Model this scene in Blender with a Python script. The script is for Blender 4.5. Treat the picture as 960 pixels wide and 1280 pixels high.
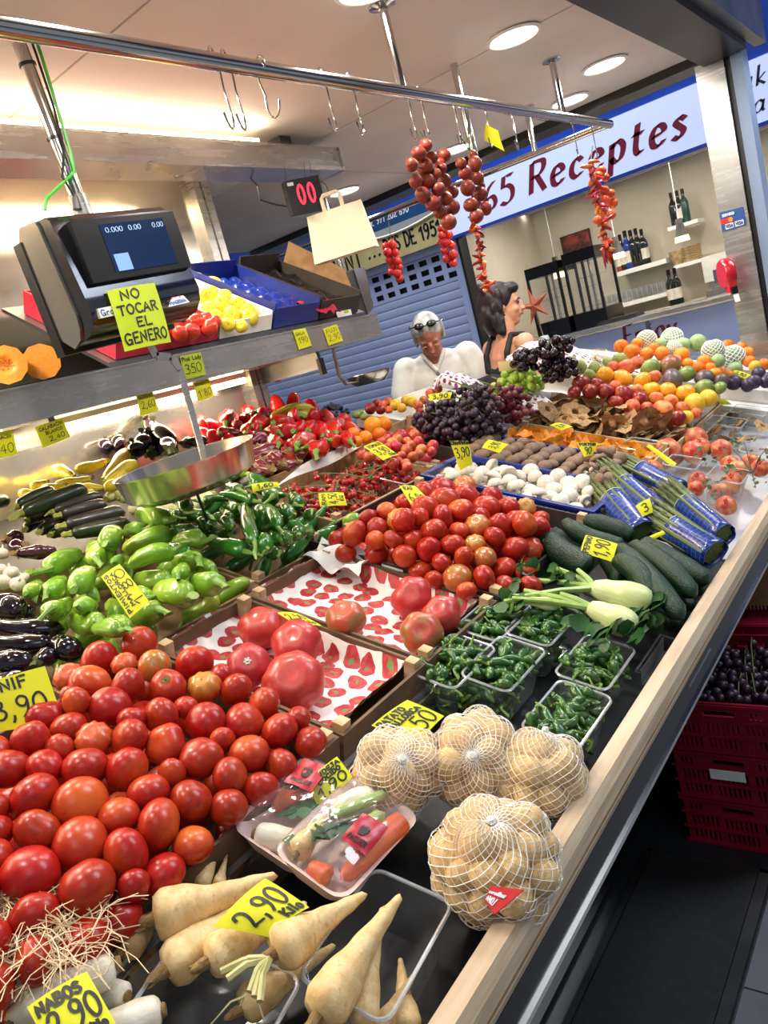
import bpy, math, random
import numpy as np
from mathutils import Vector, Matrix, Quaternion, noise

for _o in list(bpy.data.objects): bpy.data.objects.remove(_o)
SC = bpy.context.scene
COL = SC.collection
PI = math.pi
rnd = random.Random(7)

# ------------------------------------------------------------------ camera
FL = 960.0                       # focal length in pixels of the 960 x 1280 frame
CAM = np.array([0.0, 0.0, 1.55])
def _basis(roll, pitch, yaw):
    roll, pitch, yaw = np.radians([roll, pitch, yaw])
    f = np.array([-np.sin(yaw)*np.cos(pitch), np.cos(yaw)*np.cos(pitch), -np.sin(pitch)])
    r0 = np.array([np.cos(yaw), np.sin(yaw), 0]); u0 = np.cross(r0, f)
    return np.cos(roll)*r0+np.sin(roll)*u0, -np.sin(roll)*r0+np.cos(roll)*u0, f
CR, CU, CF = _basis(-15.35, 11.4, 39.3)
cd = bpy.data.cameras.new('camera'); cam = bpy.data.objects.new('camera', cd); COL.objects.link(cam)
cd.sensor_fit = 'VERTICAL'; cd.sensor_height = 36.0; cd.lens = 36.0*FL/1280.0
cd.clip_start = 0.02; cd.clip_end = 60
m = Matrix.Identity(4)
for i in range(3):
    m[i][0] = CR[i]; m[i][1] = CU[i]; m[i][2] = -CF[i]; m[i][3] = CAM[i]
cam.matrix_world = m
SC.camera = cam

# ------------------------------------------------------------------ world, lamps, exposure
w = bpy.data.worlds.new('hall_light'); SC.world = w; w.use_nodes = True
w.node_tree.nodes['Background'].inputs[0].default_value = (0.80, 0.88, 1.0, 1)
w.node_tree.nodes['Background'].inputs[1].default_value = 0.32
vs = SC.view_settings
vs.view_transform = 'Standard'; vs.look = 'None'; vs.gamma = 1.0; vs.use_curve_mapping = False
vs.exposure = -0.10
CEIL = 2.38
def lamp(name, kind, loc, power, col, size=0.1, size_y=None, aim=None, spot=None, blend=.6):
    l = bpy.data.lights.new(name, kind); l.energy = power; l.color = col
    if kind == 'AREA':
        l.size = size
        if size_y: l.shape = 'RECTANGLE'; l.size_y = size_y
        else: l.shape = 'DISK'
    elif kind == 'SPOT':
        l.spot_size = math.radians(spot or 120); l.spot_blend = blend; l.shadow_soft_size = size
    else: l.shadow_soft_size = size
    o = bpy.data.objects.new(name, l); COL.objects.link(o); o.location = loc
    if aim is not None:
        o.rotation_euler = (Vector(aim)-Vector(loc)).to_track_quat('-Z', 'Y').to_euler()
    return o
WARM = (1.0, 0.90, 0.76); NEUT = (1.0, 0.95, 0.87); COOL = (0.86, 0.93, 1.0)
DOWNLIGHTS = [(-1.05, 2.52), (-1.035, 3.284), (-1.298, 3.571), (-1.865, 3.53), (-2.455, 3.375),
              (-1.05, 1.75), (-1.05, 0.98), (-1.05, 0.2), (-1.75, 0.6)]
for x, y in DOWNLIGHTS:
    lamp('downlight_lamp', 'AREA', (x, y, CEIL-0.03), 8.0, NEUT, 0.13)
# daylight from the roof lights over the aisle beside the stall
lamp('hall_roof_light', 'AREA', (2.4, 5.2, 5.6), 330.0, COOL, 2.2, 3.5, aim=(-1.0, 3.5, 1.0))
lamp('hall_roof_light', 'AREA', (2.0, -1.5, 5.4), 45.0, COOL, 2.2, 3.0, aim=(-1.0, 0.8, 1.0))
lamp('hall_roof_light', 'AREA', (-3.0, 5.0, 5.0), 150.0, COOL, 2.5, 1.0, aim=(-3.2, 5.2, 0.0))
# bar across the aisle
for x in (-2.7, -2.1, -1.5, -0.6):
    lamp('bar_lamp', 'AREA', (x, 6.5, 2.42), 9.0, WARM, 0.12)
# ------------------------------------------------------------------ pixel helpers (960 x 1280 frame) to lay things out on real surfaces
Z0, SL, XE = .87, .32, -.49      # rim plane of the sloping display: z = Z0 + SL*(XE-x)
def S(x): return Z0+SL*(XE-x)
def ray(x, y): return (x-480)/FL*CR-(y-640)/FL*CU+CF
def onS(px, py, h=0.):
    d = ray(px, py); t = (Z0+h+SL*(XE-CAM[0])-CAM[2])/(d[2]+SL*d[0]); return Vector(CAM+d*t)
def atx(px, py, X): d = ray(px, py); return Vector(CAM+d*(X-CAM[0])/d[0])
def aty(px, py, Y): d = ray(px, py); return Vector(CAM+d*(Y-CAM[1])/d[1])
def atz(px, py, Z): d = ray(px, py); return Vector(CAM+d*(Z-CAM[2])/d[2])
def atd(px, py, D): return Vector(CAM+ray(px, py)*D)
def onpl(px, py, P, n): d = Vector(ray(px, py)); c = Vector(CAM); return c+d*((Vector(P)-c).dot(n)/d.dot(n))
def depth(P): return float((np.array(P)-CAM) @ CF)
V = Vector
SN = V((SL, 0, 1)).normalized()            # normal of the display plane
TILT = Matrix.Rotation(math.atan(SL), 3, 'Y')
CAMV = V(CAM)

# ------------------------------------------------------------------ materials
def nt(name):
    m = bpy.data.materials.new(name); m.use_nodes = True
    t = m.node_tree; return m, t, t.nodes, t.links, t.nodes['Principled BSDF']
def mixc(N, L, a, b, fac, mode='MIX'):
    x = N.new('ShaderNodeMix'); x.data_type = 'RGBA'; x.blend_type = mode
    for sock, v in ((x.inputs[6], a), (x.inputs[7], b), (x.inputs[0], fac)):
        if hasattr(v, 'is_output') or isinstance(v, bpy.types.NodeSocket): L.new(v, sock)
        elif isinstance(v, (int, float)): sock.default_value = v
        else: sock.default_value = (*v, 1) if len(v) == 3 else v
    return x.outputs[2]
def ramp(N, L, src, p0, p1):
    r = N.new('ShaderNodeMapRange'); L.new(src, r.inputs[0]); r.inputs[1].default_value = p0; r.inputs[2].default_value = p1
    return r.outputs[0]
def noise_n(N, L, scale, detail=3, vec=None, coord='Object', stretch=None):
    tc = N.new('ShaderNodeTexCoord'); n = N.new('ShaderNodeTexNoise')
    src = tc.outputs[coord] if vec is None else vec
    if stretch:
        mp = N.new('ShaderNodeMapping'); mp.inputs['Scale'].default_value = stretch; L.new(src, mp.inputs[0]); src = mp.outputs[0]
    L.new(src, n.inputs['Vector']); n.inputs['Scale'].default_value = scale; n.inputs['Detail'].default_value = detail
    return n.outputs['Fac']
def lin(c):   # sRGB 0-255 triple -> linear
    return tuple(((v/255)/12.92 if v/255 <= .04045 else ((v/255+.055)/1.055)**2.4) for v in c)
def mat(name, c1, c2=None, rough=.4, metal=0., ns=8., lo=.4, hi=.65, rv=.0, rh=.0, bump=0., bs=40., coat=0., spec=.5, stretch=None, sss=0.,
        top=None, topr=(.2, .9), emit=None, es=1., axis=2, coord='Object', c3=None, rmap=None):
    m, t, N, L, P = nt(name)
    c1 = lin(c1); col = None
    if c2 is not None:
        n = noise_n(N, L, ns, 4, coord=coord, stretch=stretch)
        col = mixc(N, L, c1, lin(c2), ramp(N, L, n, lo, hi))
    if c3 is not None:
        n = noise_n(N, L, ns*2.7, 3, coord=coord, stretch=stretch)
        col = mixc(N, L, col if col is not None else c1, lin(c3), ramp(N, L, n, .55, .7))
    if top is not None:
        tc = N.new('ShaderNodeTexCoord'); sx = N.new('ShaderNodeSeparateXYZ'); L.new(tc.outputs['Object'], sx.inputs[0])
        oi = N.new('ShaderNodeObjectInfo'); n2 = noise_n(N, L, 3., 2)
        ad = N.new('ShaderNodeMath'); ad.operation = 'MULTIPLY_ADD'; L.new(n2, ad.inputs[0]); ad.inputs[1].default_value = .5; L.new(sx.outputs[axis], ad.inputs[2])
        f = ramp(N, L, ad.outputs[0], *topr)
        mu = N.new('ShaderNodeMath'); mu.operation = 'MULTIPLY'; L.new(f, mu.inputs[0]); L.new(oi.outputs['Random'], mu.inputs[1])
        col = mixc(N, L, col if col is not None else c1, lin(top), mu.outputs[0])
    if rv or rh:
        oi = N.new('ShaderNodeObjectInfo'); h = N.new('ShaderNodeHueSaturation')
        a = N.new('ShaderNodeMapRange'); L.new(oi.outputs['Random'], a.inputs[0]); a.inputs[3].default_value = 1-rv; a.inputs[4].default_value = 1+rv
        L.new(a.outputs[0], h.inputs['Value'])
        b = N.new('ShaderNodeMapRange'); w2 = N.new('ShaderNodeMath'); w2.operation = 'FRACT'
        w3 = N.new('ShaderNodeMath'); w3.operation = 'MULTIPLY'; w3.inputs[1].default_value = 7.31
        L.new(oi.outputs['Random'], w3.inputs[0]); L.new(w3.outputs[0], w2.inputs[0]); L.new(w2.outputs[0], b.inputs[0])
        b.inputs[3].default_value = .5-rh; b.inputs[4].default_value = .5+rh; L.new(b.outputs[0], h.inputs['Hue'])
        if col is None: h.inputs['Color'].default_value = (*c1, 1)
        else: L.new(col, h.inputs['Color'])
        col = h.outputs[0]
    if col is None: P.inputs['Base Color'].default_value = (*c1, 1)
    else: L.new(col, P.inputs['Base Color'])
    P.inputs['Roughness'].default_value = rough; P.inputs['Metallic'].default_value = metal
    P.inputs['Specular IOR Level'].default_value = spec
    if rmap:
        n = noise_n(N, L, rmap[0], 4, stretch=rmap[3] if len(rmap) > 3 else None); r = N.new('ShaderNodeMapRange'); L.new(n, r.inputs[0])
        r.inputs[1].default_value = .3; r.inputs[2].default_value = .7; r.inputs[3].default_value = rmap[1]; r.inputs[4].default_value = rmap[2]
        L.new(r.outputs[0], P.inputs['Roughness'])
    if coat: P.inputs['Coat Weight'].default_value = coat; P.inputs['Coat Roughness'].default_value = .08
    if sss:
        P.inputs['Subsurface Weight'].default_value = sss; P.inputs['Subsurface Radius'].default_value = (.012, .006, .003); P.inputs['Subsurface Scale'].default_value = .5
    if bump:
        n = noise_n(N, L, bs, 4, stretch=stretch); b = N.new('ShaderNodeBump'); b.inputs['Strength'].default_value = bump; b.inputs['Distance'].default_value = .01
        L.new(n, b.inputs['Height']); L.new(b.outputs[0], P.inputs['Normal'])
    if emit is not None:
        P.inputs['Emission Color'].default_value = (*lin(emit), 1); P.inputs['Emission Strength'].default_value = es
    return m
def clear(name, tint=(1, 1, 1), refl=.12, rough=.06, dens=.06):
    m = bpy.data.materials.new(name); m.use_nodes = True; N = m.node_tree.nodes; L = m.node_tree.links
    N.clear(); o = N.new('ShaderNodeOutputMaterial'); tr = N.new('ShaderNodeBsdfTransparent'); tr.inputs[0].default_value = (*tint, 1)
    g = N.new('ShaderNodeBsdfGlossy'); g.inputs['Roughness'].default_value = rough
    d = N.new('ShaderNodeBsdfDiffuse'); d.inputs[0].default_value = (.9, .92, .95, 1)
    lw = N.new('ShaderNodeLayerWeight'); lw.inputs[0].default_value = .5; pw_ = N.new('ShaderNodeMath'); pw_.operation = 'POWER'; L.new(lw.outputs['Facing'], pw_.inputs[0]); pw_.inputs[1].default_value = 4.0; fr = N.new('ShaderNodeMath'); fr.operation = 'MULTIPLY'; L.new(pw_.outputs[0], fr.inputs[0]); fr.inputs[1].default_value = .7
    ad = N.new('ShaderNodeMath'); ad.operation = 'ADD'; L.new(fr.outputs[0], ad.inputs[0]); ad.inputs[1].default_value = refl; ad.use_clamp = True
    m1 = N.new('ShaderNodeMixShader'); m1.inputs[0].default_value = dens; L.new(tr.outputs[0], m1.inputs[1]); L.new(d.outputs[0], m1.inputs[2])
    m2 = N.new('ShaderNodeMixShader'); L.new(ad.outputs[0], m2.inputs[0]); L.new(m1.outputs[0], m2.inputs[1]); L.new(g.outputs[0], m2.inputs[2])
    L.new(m2.outputs[0], o.inputs[0]); return m
M = {}
M['steel'] = mat('steel', (190, 188, 184), (168, 166, 162), rough=.28, metal=.72, ns=3, rmap=(4, .16, .34, (1, 1, 14)), bump=.02, bs=6)
M['mirror_steel'] = mat('mirror_steel', (196, 190, 182), (174, 167, 158), rough=.2, metal=.88, ns=2.5, rmap=(5, .10, .26), bump=.05, bs=5)
M['chrome'] = mat('chrome', (205, 203, 200), rough=.13, metal=1.)
M['grey_steel'] = mat('grey_steel', (120, 122, 124), (98, 100, 104), rough=.35, metal=.9, ns=5)
M['black'] = mat('black', (14, 14, 16), (22, 22, 25), rough=.4, ns=6, spec=.3, rmap=(9, .3, .55))
M['black_gloss'] = mat('black_gloss', (11, 11, 13), (18, 18, 21), rough=.25, ns=4, spec=.3, coat=.08)
M['black_plastic'] = mat('black_plastic', (20, 20, 22), rough=.35)
M['rubber'] = mat('rubber', (22, 22, 23), (30, 30, 31), rough=.7, ns=60)
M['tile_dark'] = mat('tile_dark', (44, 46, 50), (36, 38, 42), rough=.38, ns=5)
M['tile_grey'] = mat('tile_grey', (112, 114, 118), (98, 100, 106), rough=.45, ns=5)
M['ceil'] = mat('ceil', (236, 230, 222), (228, 222, 213), rough=.7, ns=3)
M['wood'] = mat('wood', (206, 184, 156), (180, 154, 124), rough=.55, ns=5, stretch=(14, 1, 14), bump=.1, bs=14, lo=.35, hi=.7)
M['crate_wood'] = mat('crate_wood', (205, 176, 136), (178, 146, 104), rough=.7, ns=6, stretch=(1, 10, 8), bump=.15, bs=12, rv=.08)
M['card_brown'] = mat('card_brown', (150, 118, 84), (128, 98, 66), rough=.8, ns=14, rv=.06)
M['card_dark'] = mat('card_dark', (44, 38, 36), (56, 50, 46), rough=.6, ns=10)
M['card_white'] = mat('card_white', (236, 234, 228), (222, 219, 210), rough=.6, ns=10)
M['card_red'] = mat('card_red', (190, 32, 62), (168, 24, 50), rough=.5, ns=8)
M['blue_plastic'] = mat('blue_plastic', (28, 48, 138), (22, 38, 112), rough=.35, ns=6)
M['blue_tray'] = mat('blue_tray', (24, 52, 158), (18, 38, 128), rough=.18, ns=6, coat=.5)
M['red_plastic'] = mat('red_plastic', (150, 18, 44), (122, 12, 34), rough=.4, ns=5)
M['paper'] = mat('paper', (238, 236, 230), (226, 223, 216), rough=.7, ns=9, bump=.25, bs=14)
M['cream_paper'] = mat('cream_paper', (246, 234, 208), (238, 224, 196), rough=.65, ns=4)
def thin_paper(name, c1, c2):
    m = mat(name, c1, c2, rough=.6, ns=14); N = m.node_tree.nodes; L = m.node_tree.links; P = N['Principled BSDF']; o = N['Material Output']
    t = N.new('ShaderNodeBsdfTranslucent'); t.inputs[0].default_value = (*lin(c1), 1); x = N.new('ShaderNodeMixShader'); x.inputs[0].default_value = .3
    L.new(P.outputs[0], x.inputs[1]); L.new(t.outputs[0], x.inputs[2]); L.new(x.outputs[0], o.inputs[0]); return m
M['neon'] = thin_paper('neon', (240, 240, 40), (232, 232, 30)); M['neon_green'] = thin_paper('neon_green', (208, 228, 44), (200, 218, 38))
M['crate_brown'] = mat('crate_brown', (112, 84, 60), (88, 66, 48), rough=.75, ns=12)
M['steel_dark_refl'] = mat('steel_dark_refl', (122, 124, 130), (104, 105, 110), rough=.14, metal=1., ns=3, bump=.04, bs=5)  # scale steel, its dark reflections put into the base colour
M['ink'] = mat('ink', (18, 20, 18), rough=.5)
M['clear'] = clear('clear', (.94, .96, .96), .09, .07, .07)
M['clear_rim'] = clear('clear_rim', (.9, .92, .93), .22, .12, .38)
M['film'] = clear('film', (.98, .98, .98), .08, .08, .03)
M['glass'] = clear('glass', (.96, .97, .97), .05, .02, .0)
M['tag_red'] = mat('tag_red', (206, 36, 40), rough=.4)
M['white'] = mat('white', (240, 240, 238), rough=.5)
M['net'] = mat('net', (240, 238, 232), rough=.55)

# ------------------------------------------------------------------ mesh building
class MB:
    def __init__(s): s.v = []; s.f = []; s.m = []
    def add(s, vs, fs, mi=0):
        b = len(s.v); s.v += [tuple(v) for v in vs]; s.f += [tuple(b+i for i in f) for f in fs]; s.m += [mi]*len(fs); return s
    def box(s, lo, hi, mi=0, M=None):
        x0, y0, z0 = lo; x1, y1, z1 = hi
        vs = [V(p) for p in ((x0,y0,z0),(x1,y0,z0),(x1,y1,z0),(x0,y1,z0),(x0,y0,z1),(x1,y0,z1),(x1,y1,z1),(x0,y1,z1))]
        if M is not None: vs = [M @ v for v in vs]
        return s.add(vs, [(3,2,1,0),(4,5,6,7),(0,1,5,4),(1,2,6,5),(2,3,7,6),(3,0,4,7)], mi)
    def cbox(s, c, d, mi=0, M=None):
        c = V(c); d = V(d)/2
        if M is None: return s.box(c-d, c+d, mi)
        vs = [c+M@V((a*d.x, b*d.y, e*d.z)) for a, b, e in ((-1,-1,-1),(1,-1,-1),(1,1,-1),(-1,1,-1),(-1,-1,1),(1,-1,1),(1,1,1),(-1,1,1))]
        return s.add(vs, [(3,2,1,0),(4,5,6,7),(0,1,5,4),(1,2,6,5),(2,3,7,6),(3,0,4,7)], mi)
    def tube(s, pts, rad, n=8, mi=0, caps=True, flat=1.0, closed=False):
        pts = [V(p) for p in pts]; k = len(pts)
        if not isinstance(rad, (list, tuple)): rad = [rad]*k
        up = None; vs = []
        for i, p in enumerate(pts):
            if closed: t = pts[(i+1) % k]-pts[i-1]
            else: t = pts[min(i+1, k-1)]-pts[max(i-1, 0)]
            t = t.normalized() if t.length > 1e-9 else V((0, 0, 1))
            if up is None:
                a = V((0, 0, 1)) if abs(t.z) < .9 else V((1, 0, 0)); up = t.cross(a).normalized()
            else:
                up = (up-t*up.dot(t)); up = up.normalized() if up.length > 1e-6 else t.orthogonal().normalized()
            w = t.cross(up)
            for j in range(n):
                a = 2*PI*j/n; vs.append(p+(up*math.cos(a)+w*math.sin(a)*flat)*rad[i])
        fs = []
        for i in range(k if closed else k-1):
            i2 = (i+1) % k
            for j in range(n): fs.append((i*n+j, i*n+(j+1) % n, i2*n+(j+1) % n, i2*n+j))
        if caps and not closed: fs += [tuple(range(n-1, -1, -1)), tuple((k-1)*n+j for j in range(n))]
        return s.add(vs, fs, mi)
    def rings(s, fn, nt_, na, mi=0, pole0=True, pole1=True):
        """fn(t,a) surface of revolution-like, t in 0..1, poles collapsed"""
        vs = []; fs = []; idx = []
        for i in range(nt_+1):
            t = i/nt_
            if (i == 0 and pole0) or (i == nt_ and pole1): idx.append([len(vs)]*na); vs.append(fn(t, 0.))
            else:
                b = len(vs); idx.append([b+j for j in range(na)])
                for j in range(na): vs.append(fn(t, 2*PI*j/na))
        for i in range(nt_):
            for j in range(na):
                a, b, c, d = idx[i][j], idx[i][(j+1) % na], idx[i+1][(j+1) % na], idx[i+1][j]
                q = []
                for z in (a, d, c, b):
                    if z not in q: q.append(z)
                if len(q) > 2: fs.append(tuple(q))
        return s.add(vs, fs, mi)
    def lathe(s, prof, n=16, mi=0, c=(0, 0, 0), M=None):
        c = V(c); vs = []; fs = []; k = len(prof)
        for r, z in prof:
            for j in range(n):
                a = 2*PI*j/n; p = V((r*math.cos(a), r*math.sin(a), z)); vs.append(c+(M@p if M is not None else p))
        for i in range(k-1):
            for j in range(n): fs.append((i*n+j, i*n+(j+1) % n, (i+1)*n+(j+1) % n, (i+1)*n+j))
        if prof[0][0] > 1e-6: fs.append(tuple(range(n-1, -1, -1)))
        if prof[-1][0] > 1e-6: fs.append(tuple((k-1)*n+j for j in range(n)))
        return s.add(vs, fs, mi)
    def ell(s, c, r, nu=12, nv=8, mi=0, M=None):
        c = V(c); r = V(r) if not isinstance(r, (int, float)) else V((r, r, r))
        def fn(t, a):
            p = V((r.x*math.sin(PI*t)*math.cos(a), r.y*math.sin(PI*t)*math.sin(a), r.z*math.cos(PI*t))); return c+(M@p if M is not None else p)
        return s.rings(fn, nv, nu, mi)
    def grid(s, nu, nv, fn, mi=0, thick=0.):
        vs = [V(fn(i/nu, j/nv)) for j in range(nv+1) for i in range(nu+1)]
        fs = [(j*(nu+1)+i, j*(nu+1)+i+1, (j+1)*(nu+1)+i+1, (j+1)*(nu+1)+i) for j in range(nv) for i in range(nu)]
        if thick:
            b = len(vs); nn = []
            for j in range(nv+1):
                for i in range(nu+1):
                    k = j*(nu+1)+i
                    du = vs[j*(nu+1)+min(i+1, nu)]-vs[j*(nu+1)+max(i-1, 0)]; dv = vs[min(j+1, nv)*(nu+1)+i]-vs[max(j-1, 0)*(nu+1)+i]
                    n = du.cross(dv); nn.append(n.normalized() if n.length > 0 else V((0, 0, 1)))
            vs = vs+[p-n*thick for p, n in zip(vs, nn)]
            fs = fs+[tuple(b+i for i in reversed(f)) for f in fs]
            ed = [i for i in range(nu+1)]+[j*(nu+1)+nu for j in range(1, nv+1)]+[nv*(nu+1)+i for i in range(nu-1, -1, -1)]+[j*(nu+1) for j in range(nv-1, 0, -1)]
            for a, c in zip(ed, ed[1:]+ed[:1]): fs.append((a, b+a, b+c, c))
        return s.add(vs, fs, mi)
    def sweep(s, prof, p0, p1, ax, ay, mi=0):
        """closed 2-D profile (a,b) in axes ax, ay extruded from p0 to p1"""
        p0 = V(p0); p1 = V(p1); n = len(prof)
        vs = [p+V(ax)*a+V(ay)*b for p in (p0, p1) for a, b in prof]
        fs = [(i, (i+1) % n, n+(i+1) % n, n+i) for i in range(n)]+[tuple(range(n-1, -1, -1)), tuple(n+i for i in range(n))]
        return s.add(vs, fs, mi)
    def holes(s, w, h, holes, thick, fr, mi=0):
        """panel 0..w x 0..h with rectangular holes (x0,x1,z0,z1); fr(x,y,z)->point; solid cells become boxes"""
        xs = sorted({0, w, *[q for a in holes for q in a[:2]]}); zs = sorted({0, h, *[q for a in holes for q in a[2:]]})
        for j in range(len(zs)-1):
            zc = (zs[j]+zs[j+1])/2; run = None
            for i in range(len(xs)):
                solid = i < len(xs)-1 and not any(a[0] < (xs[i]+xs[i+1])/2 < a[1] and a[2] < zc < a[3] for a in holes)
                if solid and run is None: run = xs[i]
                if not solid and run is not None:
                    x0, x1 = run, xs[i]; run = None
                    ps = [fr(a, b, c) for a, b, c in ((x0,0,zs[j]),(x1,0,zs[j]),(x1,thick,zs[j]),(x0,thick,zs[j]),(x0,0,zs[j+1]),(x1,0,zs[j+1]),(x1,thick,zs[j+1]),(x0,thick,zs[j+1]))]
                    s.add(ps, [(3,2,1,0),(4,5,6,7),(0,1,5,4),(1,2,6,5),(2,3,7,6),(3,0,4,7)], mi)
        return s
    def mesh(s, name, mats, smooth=True, angle=42):
        me = bpy.data.meshes.new(name); me.from_pydata(s.v, [], s.f)
        for mm in (mats if isinstance(mats, (list, tuple)) else [mats]): me.materials.append(M[mm] if isinstance(mm, str) else mm)
        me.polygons.foreach_set('material_index', s.m); me.polygons.foreach_set('use_smooth', [smooth]*len(s.f))
        me.validate(); me.update()
        if smooth and angle: me.set_sharp_from_angle(angle=math.radians(angle))
        return me
    def obj(s, name, mats, parent=None, smooth=True, angle=42, loc=None, mw=None):
        o = bpy.data.objects.new(name, s.mesh(name, mats, smooth, angle)); COL.objects.link(o)
        if parent is not None: o.parent = parent
        if mw is not None: o.matrix_local = mw
        elif loc is not None: o.location = loc
        return o
def tag(o, label=None, cat=None, group=None, kind=None):
    if label: o['label'] = label
    if cat: o['category'] = cat
    if group: o['group'] = group
    if kind: o['kind'] = kind
    return o
def struct(o): o['kind'] = 'structure'; return o
def empty(name, loc, label, cat, group=None, rot=None):
    o = bpy.data.objects.new(name, None); COL.objects.link(o); o.empty_display_size = .05
    mw = Matrix.Translation(V(loc))
    if rot is not None: mw = mw @ rot.to_4x4()
    o.matrix_world = mw
    return tag(o, label, cat, group)
class Proto:
    """mesh data of a thing and its parts, all in the thing's own coordinates"""
    def __init__(s, name, mesh, parts=()): s.name = name; s.mesh = mesh; s.parts = list(parts)
def put(pr, mw, label=None, cat=None, group=None, parent=None):
    o = bpy.data.objects.new(pr.name, pr.mesh); COL.objects.link(o)
    if parent is not None: o.parent = parent
    o.matrix_local = mw
    for nm, me in pr.parts:
        c = bpy.data.objects.new(nm, me); COL.objects.link(c); c.parent = o
    return tag(o, label, cat, group)
def frame(P, z, s=(1, 1, 1), roll=0.):
    """matrix with local z along given direction"""
    z = V(z).normalized(); x = z.orthogonal().normalized(); y = z.cross(x)
    R = Matrix((x, y, z)).transposed() @ Matrix.Rotation(roll, 3, 'Z')
    if isinstance(s, (int, float)): s = (s, s, s)
    return Matrix.Translation(V(P)) @ R.to_4x4() @ Matrix.Diagonal((*s, 1))
def rdir(tiltmax=PI, up=V((0, 0, 1))):
    a = rnd.uniform(0, 2*PI); t = tiltmax*rnd.random()
    return (Matrix.Rotation(a, 3, 'Z') @ V((math.sin(t), 0, math.cos(t))))
def relax(P, R, it=30, slack=.94, zmin=None, fixed=0):
    P = np.array([tuple(p) for p in P], float); R = np.array(R, float); n = len(P)
    if n < 2: return [V(p) for p in P]
    rs = (R[:, None]+R[None, :])*slack
    for _ in range(it):
        d = P[:, None]-P[None]; l = np.linalg.norm(d, axis=2)+1e-9; ov = np.maximum(rs-l, 0); np.fill_diagonal(ov, 0)
        mv = (d/l[..., None]*ov[..., None]).sum(1)*.4; mv[:fixed] = 0
        P += mv
        if zmin is not None:
            fl = np.array([zmin(p[0], p[1]) for p in P])+R*.95; P[:, 2] = np.maximum(P[:, 2], fl)
    return [V(p) for p in P]
def pack(n, rad, lo, hi, floor, top, it=220, sag=.0012, slack=.95):
    """drop n spheres into the box lo..hi (x,y) over floor(x,y); returns centres and radii"""
    g = np.random.RandomState(n*17+3); R = np.array([rad*(.88+.24*g.rand()) for _ in range(n)])
    P = np.stack([g.uniform(lo[0]+rad, hi[0]-rad, n), g.uniform(lo[1]+rad, hi[1]-rad, n), np.zeros(n)], 1)
    P[:, 2] = floor(P[:, 0], P[:, 1])+rad+g.rand(n)*top
    rs = (R[:, None]+R[None, :])*slack
    for k in range(it):
        P[:, 2] -= sag
        d = P[:, None]-P[None]; l = np.linalg.norm(d, axis=2)+1e-9; ov = np.maximum(rs-l, 0); np.fill_diagonal(ov, 0)
        P += (d/l[..., None]*ov[..., None]).sum(1)*.33
        for i in (0, 1): P[:, i] = np.clip(P[:, i], lo[i]+R*.9, hi[i]-R*.9)
        P[:, 2] = np.maximum(P[:, 2], floor(P[:, 0], P[:, 1])+R*.95)
    return [V(p) for p in P], list(R)

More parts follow.
